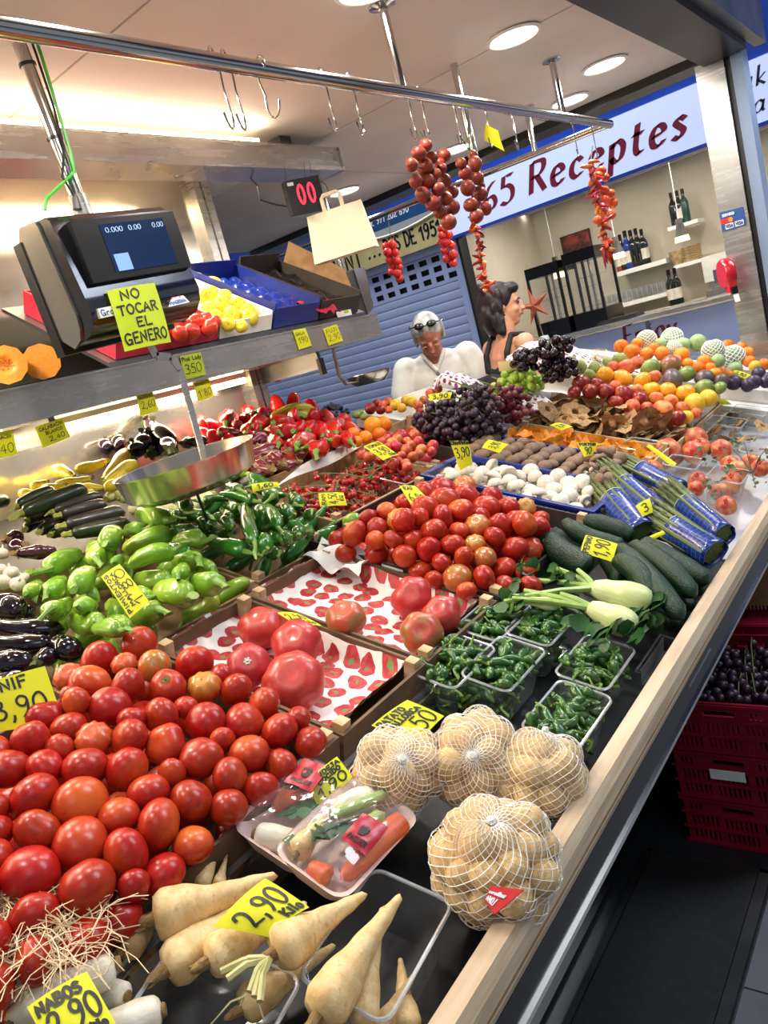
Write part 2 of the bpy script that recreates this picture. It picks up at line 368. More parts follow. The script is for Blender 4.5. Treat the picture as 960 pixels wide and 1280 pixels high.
# ------------------------------------------------------------------ handwriting: stroke letters
GL = {'0':(60,"~30,100 8,80 2,45 14,8 32,0 52,20 58,60 48,92 30,100"),'1':(40,"2,68 28,100 28,0"),'2':(58,"~4,78 18,98 42,98 50,76 34,40 4,4 20,6 58,2"),
'3':(56,"~4,90 26,100 48,86 42,62 22,54 46,46 54,24 34,2 4,8"),'4':(58,"42,0 42,100 2,32 58,32"),'5':(56,"54,98 16,98 12,58;~12,58 32,64 52,46 50,16 28,0 4,8"),
'6':(56,"~48,98 20,74 6,34 18,4 40,2 52,22 42,44 22,44 8,28"),'7':(54,"2,96 52,96 20,0;14,50 46,50"),'8':(56,"~48,86 28,100 10,84 16,62 42,44 52,20 30,0 6,16 16,42 42,62 48,86"),
'9':(56,"~50,72 34,52 12,58 6,82 24,100 46,92 50,68 42,28 20,0"),'A':(60,"0,0 30,100 58,0;12,36 48,36"),'B':(56,"6,0 6,100;~6,100 40,98 46,76 30,54 6,52;~6,52 44,50 54,24 38,2 6,0"),
'C':(56,"~54,84 34,100 10,82 4,46 14,10 36,0 56,14"),'D':(58,"6,0 6,100;~6,100 40,92 56,54 42,10 6,0"),'E':(50,"50,100 6,100 6,0 52,0;6,52 40,52"),'F':(50,"6,0 6,100 52,100;6,54 42,54"),
'G':(58,"~54,86 32,100 8,80 4,40 20,2 44,4 56,24;56,0 56,40 32,40"),'H':(58,"6,0 6,100;54,0 54,100;6,50 54,50"),'I':(20,"10,0 10,100"),'J':(44,"14,100 44,100;~30,100 32,30 22,2 2,14"),
'K':(54,"6,0 6,100;50,100 8,46 54,0"),'L':(48,"8,100 6,0 50,2"),'M':(72,"4,0 12,100 36,36 60,100 70,0"),'N':(60,"4,0 6,100 54,0 56,100"),'O':(60,"~30,100 6,76 4,34 26,0 50,18 58,60 46,92 30,100"),
'P':(52,"6,0 6,100;~6,100 44,98 50,72 34,50 6,48"),'R':(56,"6,0 6,100;~6,100 44,98 48,74 32,54 6,52;26,52 56,0"),'S':(52,"~48,86 28,100 8,82 16,60 42,44 48,18 26,0 2,12"),
'T':(56,"0,98 58,98;30,98 28,0"),'U':(58,"~4,100 6,30 26,0 48,16 54,50 54,100"),'V':(58,"2,100 28,0 56,100"),'Y':(54,"2,100 28,52 52,100;28,52 26,0"),'X':(54,"2,100 52,0;52,100 2,0"),
'Q':(60,"~30,100 6,76 4,34 26,0 50,18 58,60 46,92 30,100;38,22 60,-6"),
',':(20,"~14,10 12,-4 4,-18"),"'":(20,"12,104 6,84"),'.':(20,"6,0 12,5"),'/':(40,"2,-5 38,104"),' ':(34,""),'!':(20,"10,100 10,30;9,0 11,6"),
'i':(22,"10,0 10,58;9,76 12,82"),'l':(22,"10,0 10,100"),'o':(46,"~24,60 6,44 8,12 26,0 42,18 40,48 24,60"),'g':(46,"~42,50 22,60 6,40 10,14 28,10 42,34;~42,58 42,0 32,-28 8,-22"),
'd':(46,"~42,42 22,56 6,34 12,4 30,4 42,30;42,100 42,0"),'y':(46,"2,58 22,8;~44,58 22,4 4,-34"),'n':(48,"6,58 6,0;~6,40 24,58 40,46 42,0"),'k':(44,"6,0 6,100;38,56 8,26 42,0"),
'e':(46,"~6,30 40,38 36,56 18,60 6,36 12,6 30,0 44,14"),'c':(44,"~40,48 24,60 8,42 8,14 24,0 42,12"),'p':(50,"8,60 8,-40;~8,44 26,62 44,44 40,10 22,0 8,16"),
't':(36,"~16,90 14,20 24,0 34,8;2,60 34,60"),'s':(42,"~36,50 20,60 8,48 20,34 34,18 22,0 4,8"),'a':(50,"~40,46 22,60 6,38 10,6 26,2 40,26;~40,58 40,14 48,2"),
'j':(26,"~14,58 14,-10 6,-34 -10,-28;13,76 16,82"),'r':(36,"6,58 6,0;~6,36 18,56 34,54"),'u':(48,"~6,58 8,12 22,0 38,16;~40,58 40,12 48,2"),'x':(42,"4,58 40,0;40,58 4,0"),'m':(70,"6,58 6,0;~6,40 20,58 32,46 34,0;~34,40 48,58 62,46 64,0"),
'b':(48,"8,100 8,0;~8,44 26,60 44,42 40,8 22,0 8,14")}
def catmull(p, k=5):
    if len(p) < 3: return p
    out = []; q = [p[0]]+p+[p[-1]]
    if p[0] == p[-1]: q[0] = p[-2]; q[-1] = p[1]
    for i in range(1, len(q)-2):
        a, b, c, d = q[i-1:i+3]
        for s_ in range(k):
            t = s_/k
            out.append(tuple(.5*((2*b[z])+(-a[z]+c[z])*t+(2*a[z]-5*b[z]+4*c[z]-d[z])*t*t+(-a[z]+3*b[z]-3*c[z]+d[z])*t**3) for z in (0, 1)))
    out.append(p[-1]); return out
def strokes(text, shear=0., gap=16):
    x = 0; out = []
    for ch in text:
        w_, st = GL[ch]
        for q in st.split(';'):
            if not q: continue
            sm = q[0] == '~'; pts = [tuple(float(a) for a in z.split(',')) for z in q.lstrip('~').split()]
            if sm: pts = catmull(pts)
            else:
                o = []
                for a, b in zip(pts, pts[1:]): o += [a, ((a[0]+b[0])/2, (a[1]+b[1])/2)]
                pts = o+[pts[-1]]
            out.append([((x+a+shear*b)/100, b/100) for a, b in pts])
        x += w_+gap
    return out, (x-gap)/100
def write(mb, text, fmap, x0, x1, y0, h, pen, mi=0, shear=0., nib=None, gap=16):
    """strokes between x0..x1 (metres, sign space), baseline y0, cap height h; fmap(x,y)->3-D"""
    st, w_ = strokes(text, shear, gap); sx = (x1-x0)/w_
    for s_ in st:
        pts = [(x0+a*sx, y0+b*h) for a, b in s_]; L_ = []; R_ = []
        for i, p in enumerate(pts):
            a = pts[max(i-1, 0)]; b = pts[min(i+1, len(pts)-1)]; dx, dy = b[0]-a[0], b[1]-a[1]; l = math.hypot(dx, dy) or 1e-9
            if nib:
                nx, ny = nib; hair = pen*.16
                ox, oy = nx*pen/2, ny*pen/2; px_, py_ = -dy/l*hair, dx/l*hair
                if ox*px_+oy*py_ < 0: px_, py_ = -px_, -py_
                ox += px_; oy += py_
                if ox*-dy+oy*dx < 0: ox, oy = -ox, -oy
            else:
                ox, oy = -dy/l*pen/2, dx/l*pen/2
            if i == 0 and not nib: p = (p[0]-dx/l*pen*.4, p[1]-dy/l*pen*.4)
            if i == len(pts)-1 and not nib: p = (p[0]+dx/l*pen*.4, p[1]+dy/l*pen*.4)
            L_.append(fmap(p[0]+ox, p[1]+oy)); R_.append(fmap(p[0]-ox, p[1]-oy))
        n = len(pts); mb.add(L_+R_, [(i, n+i, n+i+1, i+1) for i in range(n-1)], mi)
def bil(c):
    TL, TR, BR, BL = [V(p) for p in c]; W = ((TR-TL).length+(BR-BL).length)/2; H = ((BL-TL).length+(BR-TR).length)/2
    nrm = (TR-TL).cross(TL-BL).normalized()
    if nrm.dot(CAMV-(TL+BR)/2) < 0: nrm = -nrm
    def fm(x, y, off=.0006):
        u = x/W; v = y/H; return (BL*(1-u)+BR*u)*(1-v)+(TL*(1-u)+TR*u)*v+nrm*off
    return fm, W, H, nrm
def sign(corners, P, n, lines, label, m_='neon', pen=.0022, bend=.004, name='price_card', group='yellow handwritten price cards', ink='ink'):
    n = V(n).normalized(); c3 = [onpl(px, py, P, n) for px, py in corners]
    return sign3(c3, lines, label, m_, pen, bend, name, group, ink)
def sign3(c3, lines, label, m_='neon', pen=.0022, bend=.004, name='price_card', group='yellow handwritten price cards', ink='ink'):
    fm, W, H, nrm = bil(c3); cen = sum((V(p) for p in c3), V())/4
    bf = lambda x, y: bend*(4*(x/W)*(1-x/W)-.6)+bend*.5*math.sin(3*y/H)
    mb = MB(); mb.grid(6, 6, lambda u, v: fm(u*W, v*H, bf(u*W, v*H))-cen, thick=.0006)
    o = mb.obj(name, m_, smooth=True, loc=cen)
    tx = MB()
    for (text, u0, u1, vb, hf) in lines:
        write(tx, text, lambda x, y: fm(x, y, bf(x, y)+.0009)-cen, u0*W, u1*W, vb*H, hf*H, pen)
    if lines: tx.obj('lettering', ink, o, smooth=False)
    return tag(o, label, 'price card' if name == 'price_card' else 'sign', group)
def toward(P, up=.5):   # a card leaning back on the produce, facing the customer
    d = (CAMV-V(P)).normalized(); return (d+V((0, 0, up))).normalized()
# ================================================================== THE SETTING
def tiles(parent, name, x0, x1, y0, y1, nx, ny, z0, z1, mt, gap=.003):
    dx = (x1-x0)/nx; dy = (y1-y0)/ny
    me = MB().box((gap/2, gap/2, z0), (dx-gap/2, dy-gap/2, z1)).mesh(name, mt, False)
    for i in range(nx):
        for j in range(ny):
            o = bpy.data.objects.new(name, me); COL.objects.link(o); o.parent = parent; o.location = (x0+i*dx, y0+j*dy, 0)
# floor: dark slab with tiles on top
fl = struct(MB().box((-9, -4, -.08), (5, 14, -.012)).obj('floor', 'tile_dark', smooth=False))
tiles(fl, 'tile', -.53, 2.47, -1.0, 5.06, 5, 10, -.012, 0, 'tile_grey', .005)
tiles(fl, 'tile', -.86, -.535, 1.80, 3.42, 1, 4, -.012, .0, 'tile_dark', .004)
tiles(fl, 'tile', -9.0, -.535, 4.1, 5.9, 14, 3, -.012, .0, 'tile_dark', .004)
mt = MB().box((-.845, -.2, -.012), (-.565, 1.79, .004)); 
tag(mt.obj('floor_mat', 'rubber', smooth=False), 'black rubber mat set in the floor along the stall foot', 'mat')
fr = MB()
fr.box((-.562, -.2, -.012), (-.535, 1.80, .006)); fr.box((-.86, 1.79, -.012), (-.535, 1.80, .006)); fr.box((-.865, -.2, -.012), (-.848, 1.80, .006))
struct(fr.obj('trim_1', 'grey_steel', smooth=False))
# stall ceiling: panels above the counter
ce = struct(MB().box((-3.6, -1.2, CEIL+.012), (-.80, 3.78, CEIL+.05)).obj('ceiling', 'ceil', smooth=False))
for i, x in enumerate((-3.6, -2.9, -2.2, -1.5)):
    for j in range(4):
        x1 = min(x+.7, -.80); y0 = -1.2+j*1.245
        o = MB().box((x+.004, y0+.004, CEIL), (x1-.004, y0+1.241, CEIL+.014)).obj('panel', 'ceil', ce, smooth=False)
M['lamp_disc'] = mat('lamp_disc', (255, 250, 240), emit=(255, 247, 232), es=9.)
for k, (x, y) in enumerate(DOWNLIGHTS):
    o = empty('downlight', (x, y, CEIL), ['round recessed ceiling light, the large one above the hook rail', 'round recessed ceiling light near the rail end bracket', 'round recessed ceiling light just above the rail end',
        'round recessed ceiling light behind the hanging tomatoes', 'round recessed ceiling light above the red number display', 'round recessed ceiling light over the cherry tomatoes',
        'round recessed ceiling light over the paper-lined crates', 'round recessed ceiling light over the turnips', 'round recessed ceiling light over the eggplants'][k], 'ceiling light', 'recessed ceiling lights')
    MB().lathe([(.082, 0), (.09, -.006), (.078, -.01), (.072, -.004), (.072, 0)], 28).obj('bezel', 'white', o)
    MB().lathe([(.0, -.005), (.071, -.005), (.071, 0)], 28).obj('lens', 'lamp_disc', o)
# header beams of the stall (shutter housings)
M['dark_steel'] = mat('dark_steel', (52, 52, 54), (40, 40, 43), rough=.35, metal=.6, ns=4)
h = MB(); h.box((-.80, -1.2, CEIL-.05), (-.63, 3.795, CEIL+.2))
struct(h.obj('trim_2', 'dark_steel', smooth=False))
h = MB(); h.box((-3.6, 3.78, CEIL-.035), (-.72, 3.95, CEIL+.2)); struct(h.obj('trim_3', 'black_plastic', smooth=False))
h = MB(); h.box((-.63, -1.2, CEIL-.02), (-.585, 3.98, CEIL+.16)); struct(h.obj('trim_4', 'grey_steel', smooth=False))
# corner pillar in brushed steel with black gasket and pale jamb
pl = empty('corner_pillar', (-.775, 3.87, 0), 'brushed steel corner pillar of the stall carrying card stickers', 'pillar')
L0 = lambda a, b: (V(a)-V((-.775, 3.87, 0)), V(b)-V((-.775, 3.87, 0)))
MB().box(*L0((-.835, 3.80, 0), (-.722, 3.94, CEIL+.1))).obj('post', 'steel', pl, smooth=False)
MB().box(*L0((-.722, 3.82, 0), (-.700, 3.93, CEIL+.1))).obj('gasket', 'black_plastic', pl, smooth=False)
M['pale_jamb'] = mat('pale_jamb', (150, 170, 200), (140, 160, 190), rough=.35, ns=3)
MB().box(*L0((-.700, 3.815, 0), (-.655, 3.94, CEIL+.1))).obj('jamb', 'pale_jamb', pl, smooth=False)
# ------------------------------------------------------------------ display stand
TB = -.105                        # table surface lies this far below the rim plane
def T(x): return S(x)+TB
st = empty('display_stand', (-1.3, 1.8, 0), 'long black sloping display stand carrying all the produce', 'display stand')
off = V((-1.3, 1.8, 0))
def slopebox(mb, x0, x1, y0, y1, h0, h1, mi=0):
    """box following the display slope between heights h0..h1 above the rim plane"""
    vs = [V((x, y, S(x)+h))-off for h in (h0, h1) for x, y in ((x0, y0), (x1, y0), (x1, y1), (x0, y1))]
    return mb.add(vs, [(3,2,1,0),(4,5,6,7),(0,1,5,4),(1,2,6,5),(2,3,7,6),(3,0,4,7)], mi)
Y0, Y1 = -.35, 3.79
slopebox(MB(), -2.36, -.50, Y0, 2.5, TB-.03, TB).obj('table_top', 'black', st, smooth=False); slopebox(MB(), -2.10, -.50, 2.5, Y1, TB-.03, TB).obj('table_top', 'black', st, smooth=False)
slopebox(MB(), -.872, -.845, Y0, Y1, TB, TB+.05).obj('steel_divider', 'steel', st, smooth=False)
slopebox(MB(), -.845, -.836, Y0, Y1, TB, TB+.058).obj('divider_edge', 'chrome', st, smooth=False)
slopebox(MB(), -1.335, -1.322, Y0, Y1, TB, TB+.04).obj('steel_divider', 'grey_steel', st, smooth=False)
wl = MB(); prof = [(-.022, -.055), (.012, -.055), (.018, -.04), (.018, -.012), (.010, .002), (-.016, .004), (-.022, -.004)]
wl.sweep(prof, V((XE, Y0, Z0+.002))-off, V((XE, Y1, Z0+.002))-off, (1, 0, 0), (0, 0, 1)); wl.obj('wooden_lip', 'wood', st, smooth=False)
gr = MB(); gr.box(V((XE+.0175, Y0, Z0-.034))-off, V((XE+.0185, Y1, Z0-.030))-off); gr.obj('lip_groove', 'card_brown', st, smooth=False)
MB().box(V((-.512, Y0, .77))-off, V((-.478, Y1, Z0-.054))-off).obj('fascia', 'black_gloss', st, smooth=False)
MB().box(V((-.505, Y0, .764))-off, V((-.474, Y1, .771))-off).obj('fascia_trim', 'chrome', st, smooth=False)
sp = MB(); sp.add([V(p)-off for p in ((-.50,Y0,.766),(-.50,Y1,.766),(-.93,Y1,.13),(-.93,Y0,.13),(-.53,Y0,.766),(-.53,Y1,.766),(-.96,Y1,.13),(-.96,Y0,.13))],
    [(0,1,2,3),(7,6,5,4),(0,4,5,1),(2,6,7,3),(1,5,6,2),(0,3,7,4)]); sp.obj('front_panel', 'black_gloss', st, smooth=False)
MB().box(V((-2.1, Y0, 0))-off, V((-.94, Y1, .14))-off).obj('plinth', 'black', st, smooth=False)
MB().box(V((-.94, Y0, .0))-off, V((-.915, Y1, .045))-off).obj('kick_strip', 'chrome', st, smooth=False)
MB().box(V((-2.10, Y1-.03, .1))-off, V((-.55, Y1, .8))-off).obj('end_panel', 'black', st, smooth=False)
# ------------------------------------------------------------------ back of the stall: steel panel, shelf, beam
wb = struct(MB().box((-2.40, -1.0, .85), (-2.36, 2.28, CEIL)).obj('wall_back', 'mirror_steel', smooth=False))
for y in (2.24, 2.285): MB().box((-2.37, y, .85), (-2.325, y+.035, CEIL)).obj('post', 'steel', wb, smooth=False)
MB().box((-2.362, 1.05, 1.2), (-2.358, 1.056, CEIL)).obj('panel_seam', 'grey_steel', wb, smooth=False)
SHX = -1.85
sh = empty('steel_shelf', (SHX, .8, 1.6), 'brushed steel shelf with upturned front edge above the vegetables', 'shelf')
of2 = V((SHX, .8, 1.6))
MB().box(V((-2.36, -1.0, 1.615))-of2, V((SHX, 2.53, 1.625))-of2).obj('shelf_board', 'steel', sh, smooth=False)
f = MB(); f.box(V((SHX-.006, -1.0, 1.612))-of2, V((SHX+.004, 2.54, 1.70))-of2); f.box(V((SHX-.03, -1.0, 1.695))-of2, V((SHX+.006, 2.54, 1.702))-of2); f.obj('front_edge', 'steel', sh, smooth=False)
for y in (-.2, 1.15, 2.3): MB().box(V((-2.36, y, 1.55))-of2, V((-2.0, y+.02, 1.615))-of2).obj('bracket', 'grey_steel', sh, smooth=False)
# inclined rack on the shelf that tips the fruit boxes forward
RK = .60
def K(x): return 1.705+RK*(SHX-x)
rk = MB(); vs = [V((x, y, K(x)+h))-of2 for h in (-.012, 0) for x, y in ((-2.30, 1.3), (SHX-.02, 1.3), (SHX-.02, 2.5), (-2.30, 2.5))]
rk.add(vs, [(3,2,1,0),(4,5,6,7),(0,1,5,4),(1,2,6,5),(2,3,7,6),(3,0,4,7)]); rk.obj('rack', 'grey_steel', sh, smooth=False); MB().box(V((-2.34, -.9, 1.698))-of2, V((SHX-.012, 1.29, 1.706))-of2).obj('shelf_liner', 'black', sh, smooth=False)
M['tube'] = mat('tube', (255, 244, 220), emit=(255, 226, 178), es=16.)
def tube_light(name, x, z, y0, y1, power, label, aimx=0):
    o = empty(name, (x, y0, z), label, 'strip light', 'fluorescent strips at the back')
    MB().tube([(0, 0, 0), (0, y1-y0, 0)], .011, 10).obj('tube', 'tube', o)
    MB().box((-.018, 0, .012), (.018, y1-y0, .03)).obj('batten', 'white', o, smooth=False)
    l = lamp(name+'_lamp', 'AREA', (x, (y0+y1)/2, z-.014), power, (1.0, .83, .6), .03, y1-y0); l.rotation_euler = (0, 0, 0); return o
tube_light('strip_light', -2.27, 1.585, -.7, 2.15, 22, 'warm strip light glowing under the steel shelf')
tube_light('strip_light', -2.12, 2.34, -.7, 2.15, 44, 'warm strip light hidden behind the steel ceiling beam')
bm = empty('ceiling_beam', (SHX, 0, 2.25), 'long steel box beam under the stall ceiling above the shelf', 'beam')
MB().box((-.14, -1.0, 0), (0, 2.57, .085)).obj('beam_box', 'steel', bm, smooth=False)
MB().box((-.145, 2.57, -.003), (.004, 2.578, .088)).obj('end_plate', 'steel', bm, smooth=False)
MB().box((-.10, 2.3, .085), (-.04, 2.36, .13)).obj('hanger', 'grey_steel', bm, smooth=False); MB().box((-.10, .3, .085), (-.04, .36, .13)).obj('hanger', 'grey_steel', bm, smooth=False)
tl = MB().tube([(-1.862, -.8, 2.345), (-1.862, 2.15, 2.345)], .007, 8).obj('strip_light', 'tube'); cove = lamp('cove_lamp', 'AREA', (-1.852, .7, 2.352), 7, (1.0, .86, .68), .02, 2.9); cove.rotation_euler = (0, math.radians(-105), 0)
tag(tl, 'thin light line along the top of the steel beam', 'strip light', 'fluorescent strips at the back')
# ------------------------------------------------------------------ hook rail under the ceiling
RX, RZ = -1.10, 2.165
rl = empty('hook_rail', (RX, 1.5, CEIL), 'chrome hook rail hanging under the stall ceiling', 'rail'); o3 = V((RX, 1.5, CEIL))
MB().tube([V((RX, -.8, RZ-.02))-o3, V((RX, 1.5, RZ))-o3, V((RX, 3.42, RZ+.025))-o3], .0165, 14).obj('rail', 'chrome', rl)
MB().tube([V((RX, 3.38, RZ+.02))-o3, V((-3.4, 3.38, RZ+.05))-o3], .014, 12).obj('cross_rail', 'chrome', rl)
for x, y, zb in ((RX, 1.87, RZ), (RX, 2.93, RZ+.02), (-1.42, 3.38, RZ+.02), (RX, .3, RZ-.01)):
    MB().tube([V((x, y, CEIL))-o3, V((x, y, zb))-o3], .012, 10).lathe([(.0, 0), (.035, 0), (.035, -.006), (.014, -.012)], 16, c=V((x, y, CEIL))-o3).obj('hanger', 'chrome', rl)
MB().tube([V((-1.26, 2.5, CEIL))-o3, V((-1.26, 2.5, 1.96))-o3], .0125, 10).obj('hanger', 'chrome', rl)
hk = []
def hook(y, L_=.085, turn=0., x=RX, label='', z=RZ):
    pts = []
    for i in range(7): a = PI*1.15-i*PI*1.15/6; pts.append((0, .020*math.cos(a)+.0, z+.004+.020*math.sin(a)))
    pts += [(0, .021, z-.02), (0, .012, z-.05), (0, .016, z-L_*.75)]
    for i in range(7): a = .35-i*(PI*1.05)/6; pts.append((0, -.010+.029*math.cos(a), z-L_-.0+.029*math.sin(a)))
    mb = MB().tube([(p[0], p[1], p[2]-z) for p in pts], .0022, 6)
    o = mb.obj('meat_hook', 'chrome', loc=(x, y, z)); o.rotation_euler = (0, 0, turn)
    return tag(o, label, 'hook', 'steel hooks on the rail')
for y, t, L_, lb in ((1.209, .5, .10, 'steel hook, left one of the long pair nearest the scale'), (1.242, .5, .10, 'steel hook, right one of the long pair nearest the scale'), (1.34, 1.2, .07, 'short steel hook right after the long pair'),
                 (1.54, .4, .085, 'bare steel hook, left one of the two before the rail bracket'), (1.645, .4, .085, 'bare steel hook just left of the rail bracket'), (1.88, .3, .085, 'steel hook, left of the two holding the big tomato string'),
                 (1.945, .3, .085, 'steel hook, right of the two holding the big tomato string'), (2.12, .3, .085, 'steel hook holding the second tomato string'), (2.31, .3, .085, 'steel hook carrying the yellow card'),
                 (2.49, .3, .085, 'empty steel hook after the yellow card'), (3.0, .3, .09, 'steel hook, left of the two above the chilli string'), (3.20, .3, .09, 'steel hook, right of the two above the chilli string')):
    hook(y, L_, t, label=lb)
# ================================================================== STALLS ACROSS THE AISLE (facade plane y = 6)
FY = 6.0
M['shutter'] = mat('shutter', (172, 182, 220), (162, 173, 212), rough=.42, ns=3)
M['navy'] = mat('navy', (18, 36, 110), (14, 28, 92), rough=.3, ns=3)
M['blue_band'] = mat('blue_band', (30, 66, 160), (26, 58, 148), rough=.3, ns=3)
M['teal_band'] = mat('teal_band', (22, 70, 118), (20, 64, 110), rough=.4, ns=3)
M['cream_board'] = mat('cream_board', (202, 184, 128), (190, 170, 112), rough=.5, ns=5)
M['bar_wall'] = mat('bar_wall', (206, 198, 182), (196, 188, 172), rough=.8, ns=3)
M['lightbox'] = mat('lightbox', (196, 206, 238), emit=(196, 208, 246), es=.55, rough=.3)
M['letter_red'] = mat('letter_red', (128, 22, 48), rough=.4)
M['letter_dark'] = mat('letter_dark', (34, 36, 60), rough=.4)
M['letter_white'] = mat('letter_white', (235, 240, 245), rough=.4)
M['counter'] = mat('counter', (166, 180, 220), (158, 172, 212), rough=.3, ns=3)
# hall wall above the stalls and neighbouring stall body
wf = struct(MB().box((-9, FY+.02, 2.98), (5, FY+.2, 5.2)).obj('wall_front', 'navy', smooth=False))
struct(MB().box((-9, FY-.06, 2.70), (5, FY+.02, 3.0)).obj('trim_5', 'blue_band', smooth=False))
# ---- roller shutter, left
rs = empty('roller_shutter', (-5.2, FY, 0), 'closed lavender blue roller shutter with a perforated band', 'shutter'); c0 = V((-5.2, FY, 0))
SX0, SX1 = -7.2, -3.42
pitch = .075; z = 0.02; slat = None
sl = MB(); sl.sweep([(0, 0), (-.010, .006), (-.014, .03), (-.012, .062), (0, .072), (.006, .072), (.006, 0)], (SX0, 0, 0), (SX1, 0, 0), (0, 1, 0), (0, 0, 1)); slme = sl.mesh('slat', 'shutter', True, 30)
while z < 1.96:
    o = bpy.data.objects.new('slat', slme); COL.objects.link(o); o.parent = rs; o.location = V((0, FY+.03, z))-c0; z += pitch
hz = [(x, x+.085, q, q+.048) for q in (.03, .115, .20) for x in [i*.135+.03 for i in range(28)]]
MB().holes(SX1-SX0, .27, hz, .012, lambda a, b, c: V((SX0+a, FY+.03-b, z+c))-c0).obj('perforated_band', 'shutter', rs, smooth=False)
MB().box(V((SX0, FY+.05, z))-c0, V((SX1, FY+.06, z+.27))-c0).obj('dark_backing', 'black', rs, smooth=False)
MB().box(V((SX0, FY+.0, z+.27))-c0, V((SX1, FY+.05, z+.36))-c0).obj('bottom_bar', 'shutter', rs, smooth=False)
for x in (SX0-.06, SX1): MB().box(V((x, FY-.02, 0))-c0, V((x+.07, FY+.06, 2.33))-c0).obj('guide_rail', 'shutter', rs, smooth=False)
struct(MB().box((-3.35, FY-.03, 0), (-3.325, FY+.1, 2.33)).obj('trim_6', 'black_plastic', smooth=False))
# ---- signs over the shutter
sg = empty('fascia_sign', (-5.0, FY-.05, 2.3), 'cream painted sign board with dark capitals over the roller shutter', 'sign'); c1 = V((-5.0, FY-.05, 2.3))
b = MB(); n = 30
top = [( -7.2+(3.82*i/n), 2.52+.05*math.sin(i*.42)+.03*(i/n)) for i in range(n+1)]
for i in range(n):
    (xa, za), (xb, zb) = top[i], top[i+1]
    b.add([V((xa, FY-.06, 2.30))-c1, V((xb, FY-.06, 2.30))-c1, V((xb, FY-.06, zb))-c1, V((xa, FY-.06, za))-c1, V((xa, FY-.04, 2.30))-c1, V((xb, FY-.04, 2.30))-c1, V((xb, FY-.04, zb))-c1, V((xa, FY-.04, za))-c1],
          [(0,1,2,3),(7,6,5,4),(2,6,7,3),(0,4,5,1)])
b.obj('board', 'cream_board', sg, smooth=False)
t_ = MB(); fm = lambda x, y: V((x, FY-.0615, y))-c1
write(t_, 'DES DE 1951', fm, -4.05, -3.45, 2.37, .115, .020); write(t_, 'FLAMENT', fm, -5.02, -4.33, 2.335, .17, .022); write(t_, '...', fm, -4.25, -4.1, 2.38, .1, .02)
t_.obj('lettering', 'ink', sg, smooth=False)
b = MB(); b.tube([V((x, FY-.065, z_+.008))-c1 for x, z_ in top], .012, 6); b.obj('cream_edge', 'cream_paper', sg)
sg2 = empty('phone_sign', (-4.5, FY-.04, 2.6), 'narrow teal sign strip with a white phone line above the cream board', 'sign'); c1b = V((-4.5, FY-.04, 2.6))
MB().box(V((-7.2, FY-.05, 2.58))-c1b, V((-3.40, FY-.03, 2.74))-c1b).obj('board', 'teal_band', sg2, smooth=False)
MB().box(V((-7.2, FY-.055, 2.735))-c1b, V((-3.40, FY-.03, 2.755))-c1b).obj('pale_edge', 'lightbox', sg2, smooth=False)
t_ = MB(); write(t_, 'i Fax. 971 202 690', lambda x, y: V((x, FY-.0515, y))-c1b, -4.25, -3.72, 2.635, .055, .009, shear=.2); t_.obj('lettering', 'letter_white', sg2, smooth=False)
struct(MB().tube([(-7.2, 5.3, 2.57), (-3.0, 5.3, 2.57)], .02, 10).obj('trim_7', 'steel'))
# ---- lightbox of the bar
lb = empty('lightbox_sign', (-2.3, FY-.05, 2.3), 'lit pale blue fascia sign with red italic lettering over the bar', 'sign'); c2 = V((-2.3, FY-.05, 2.3))
MB().box(V((-3.38, FY-.09, 2.31))-c2, V((-.93, FY+.02, 2.69))-c2).obj('light_box', 'lightbox', lb, smooth=False)
MB().box(V((-3.38, FY-.10, 2.285))-c2, V((-.93, FY+.02, 2.31))-c2).obj('lower_edge', 'blue_band', lb, smooth=False)
t_ = MB(); fm = lambda x, y: V((x, FY-.0915, y))-c2
write(t_, '365', fm, -3.16, -2.74, 2.40, .20, .034, shear=.22, nib=(.94, .34)); write(t_, 'Receptes', fm, -2.60, -1.42, 2.40, .21, .036, shear=.25, nib=(.94, .34), gap=20)
t_.obj('lettering', 'letter_red', lb, smooth=False)
lb2 = empty('lightbox_sign', (-.2, FY-.05, 2.3), 'lit pale blue fascia sign with dark italic words right of the pillar', 'sign'); c2b = V((-.2, FY-.05, 2.3))
MB().box(V((-.93, FY-.09, 2.31))-c2b, V((1.6, FY+.02, 2.69))-c2b).obj('light_box', 'lightbox', lb2, smooth=False)
MB().box(V((-.93, FY-.10, 2.285))-c2b, V((1.6, FY+.02, 2.31))-c2b).obj('lower_edge', 'blue_band', lb2, smooth=False)
t_ = MB(); fm = lambda x, y: V((x, FY-.0915, y))-c2b
write(t_, 'Take,', fm, -1.14, -.78, 2.53, .115, .014, shear=.22, nib=(.94, .34)); write(t_, 'tapas', fm, -1.08, -.66, 2.375, .115, .014, shear=.22, nib=(.94, .34)); t_.obj('lettering', 'letter_dark', lb2, smooth=False)
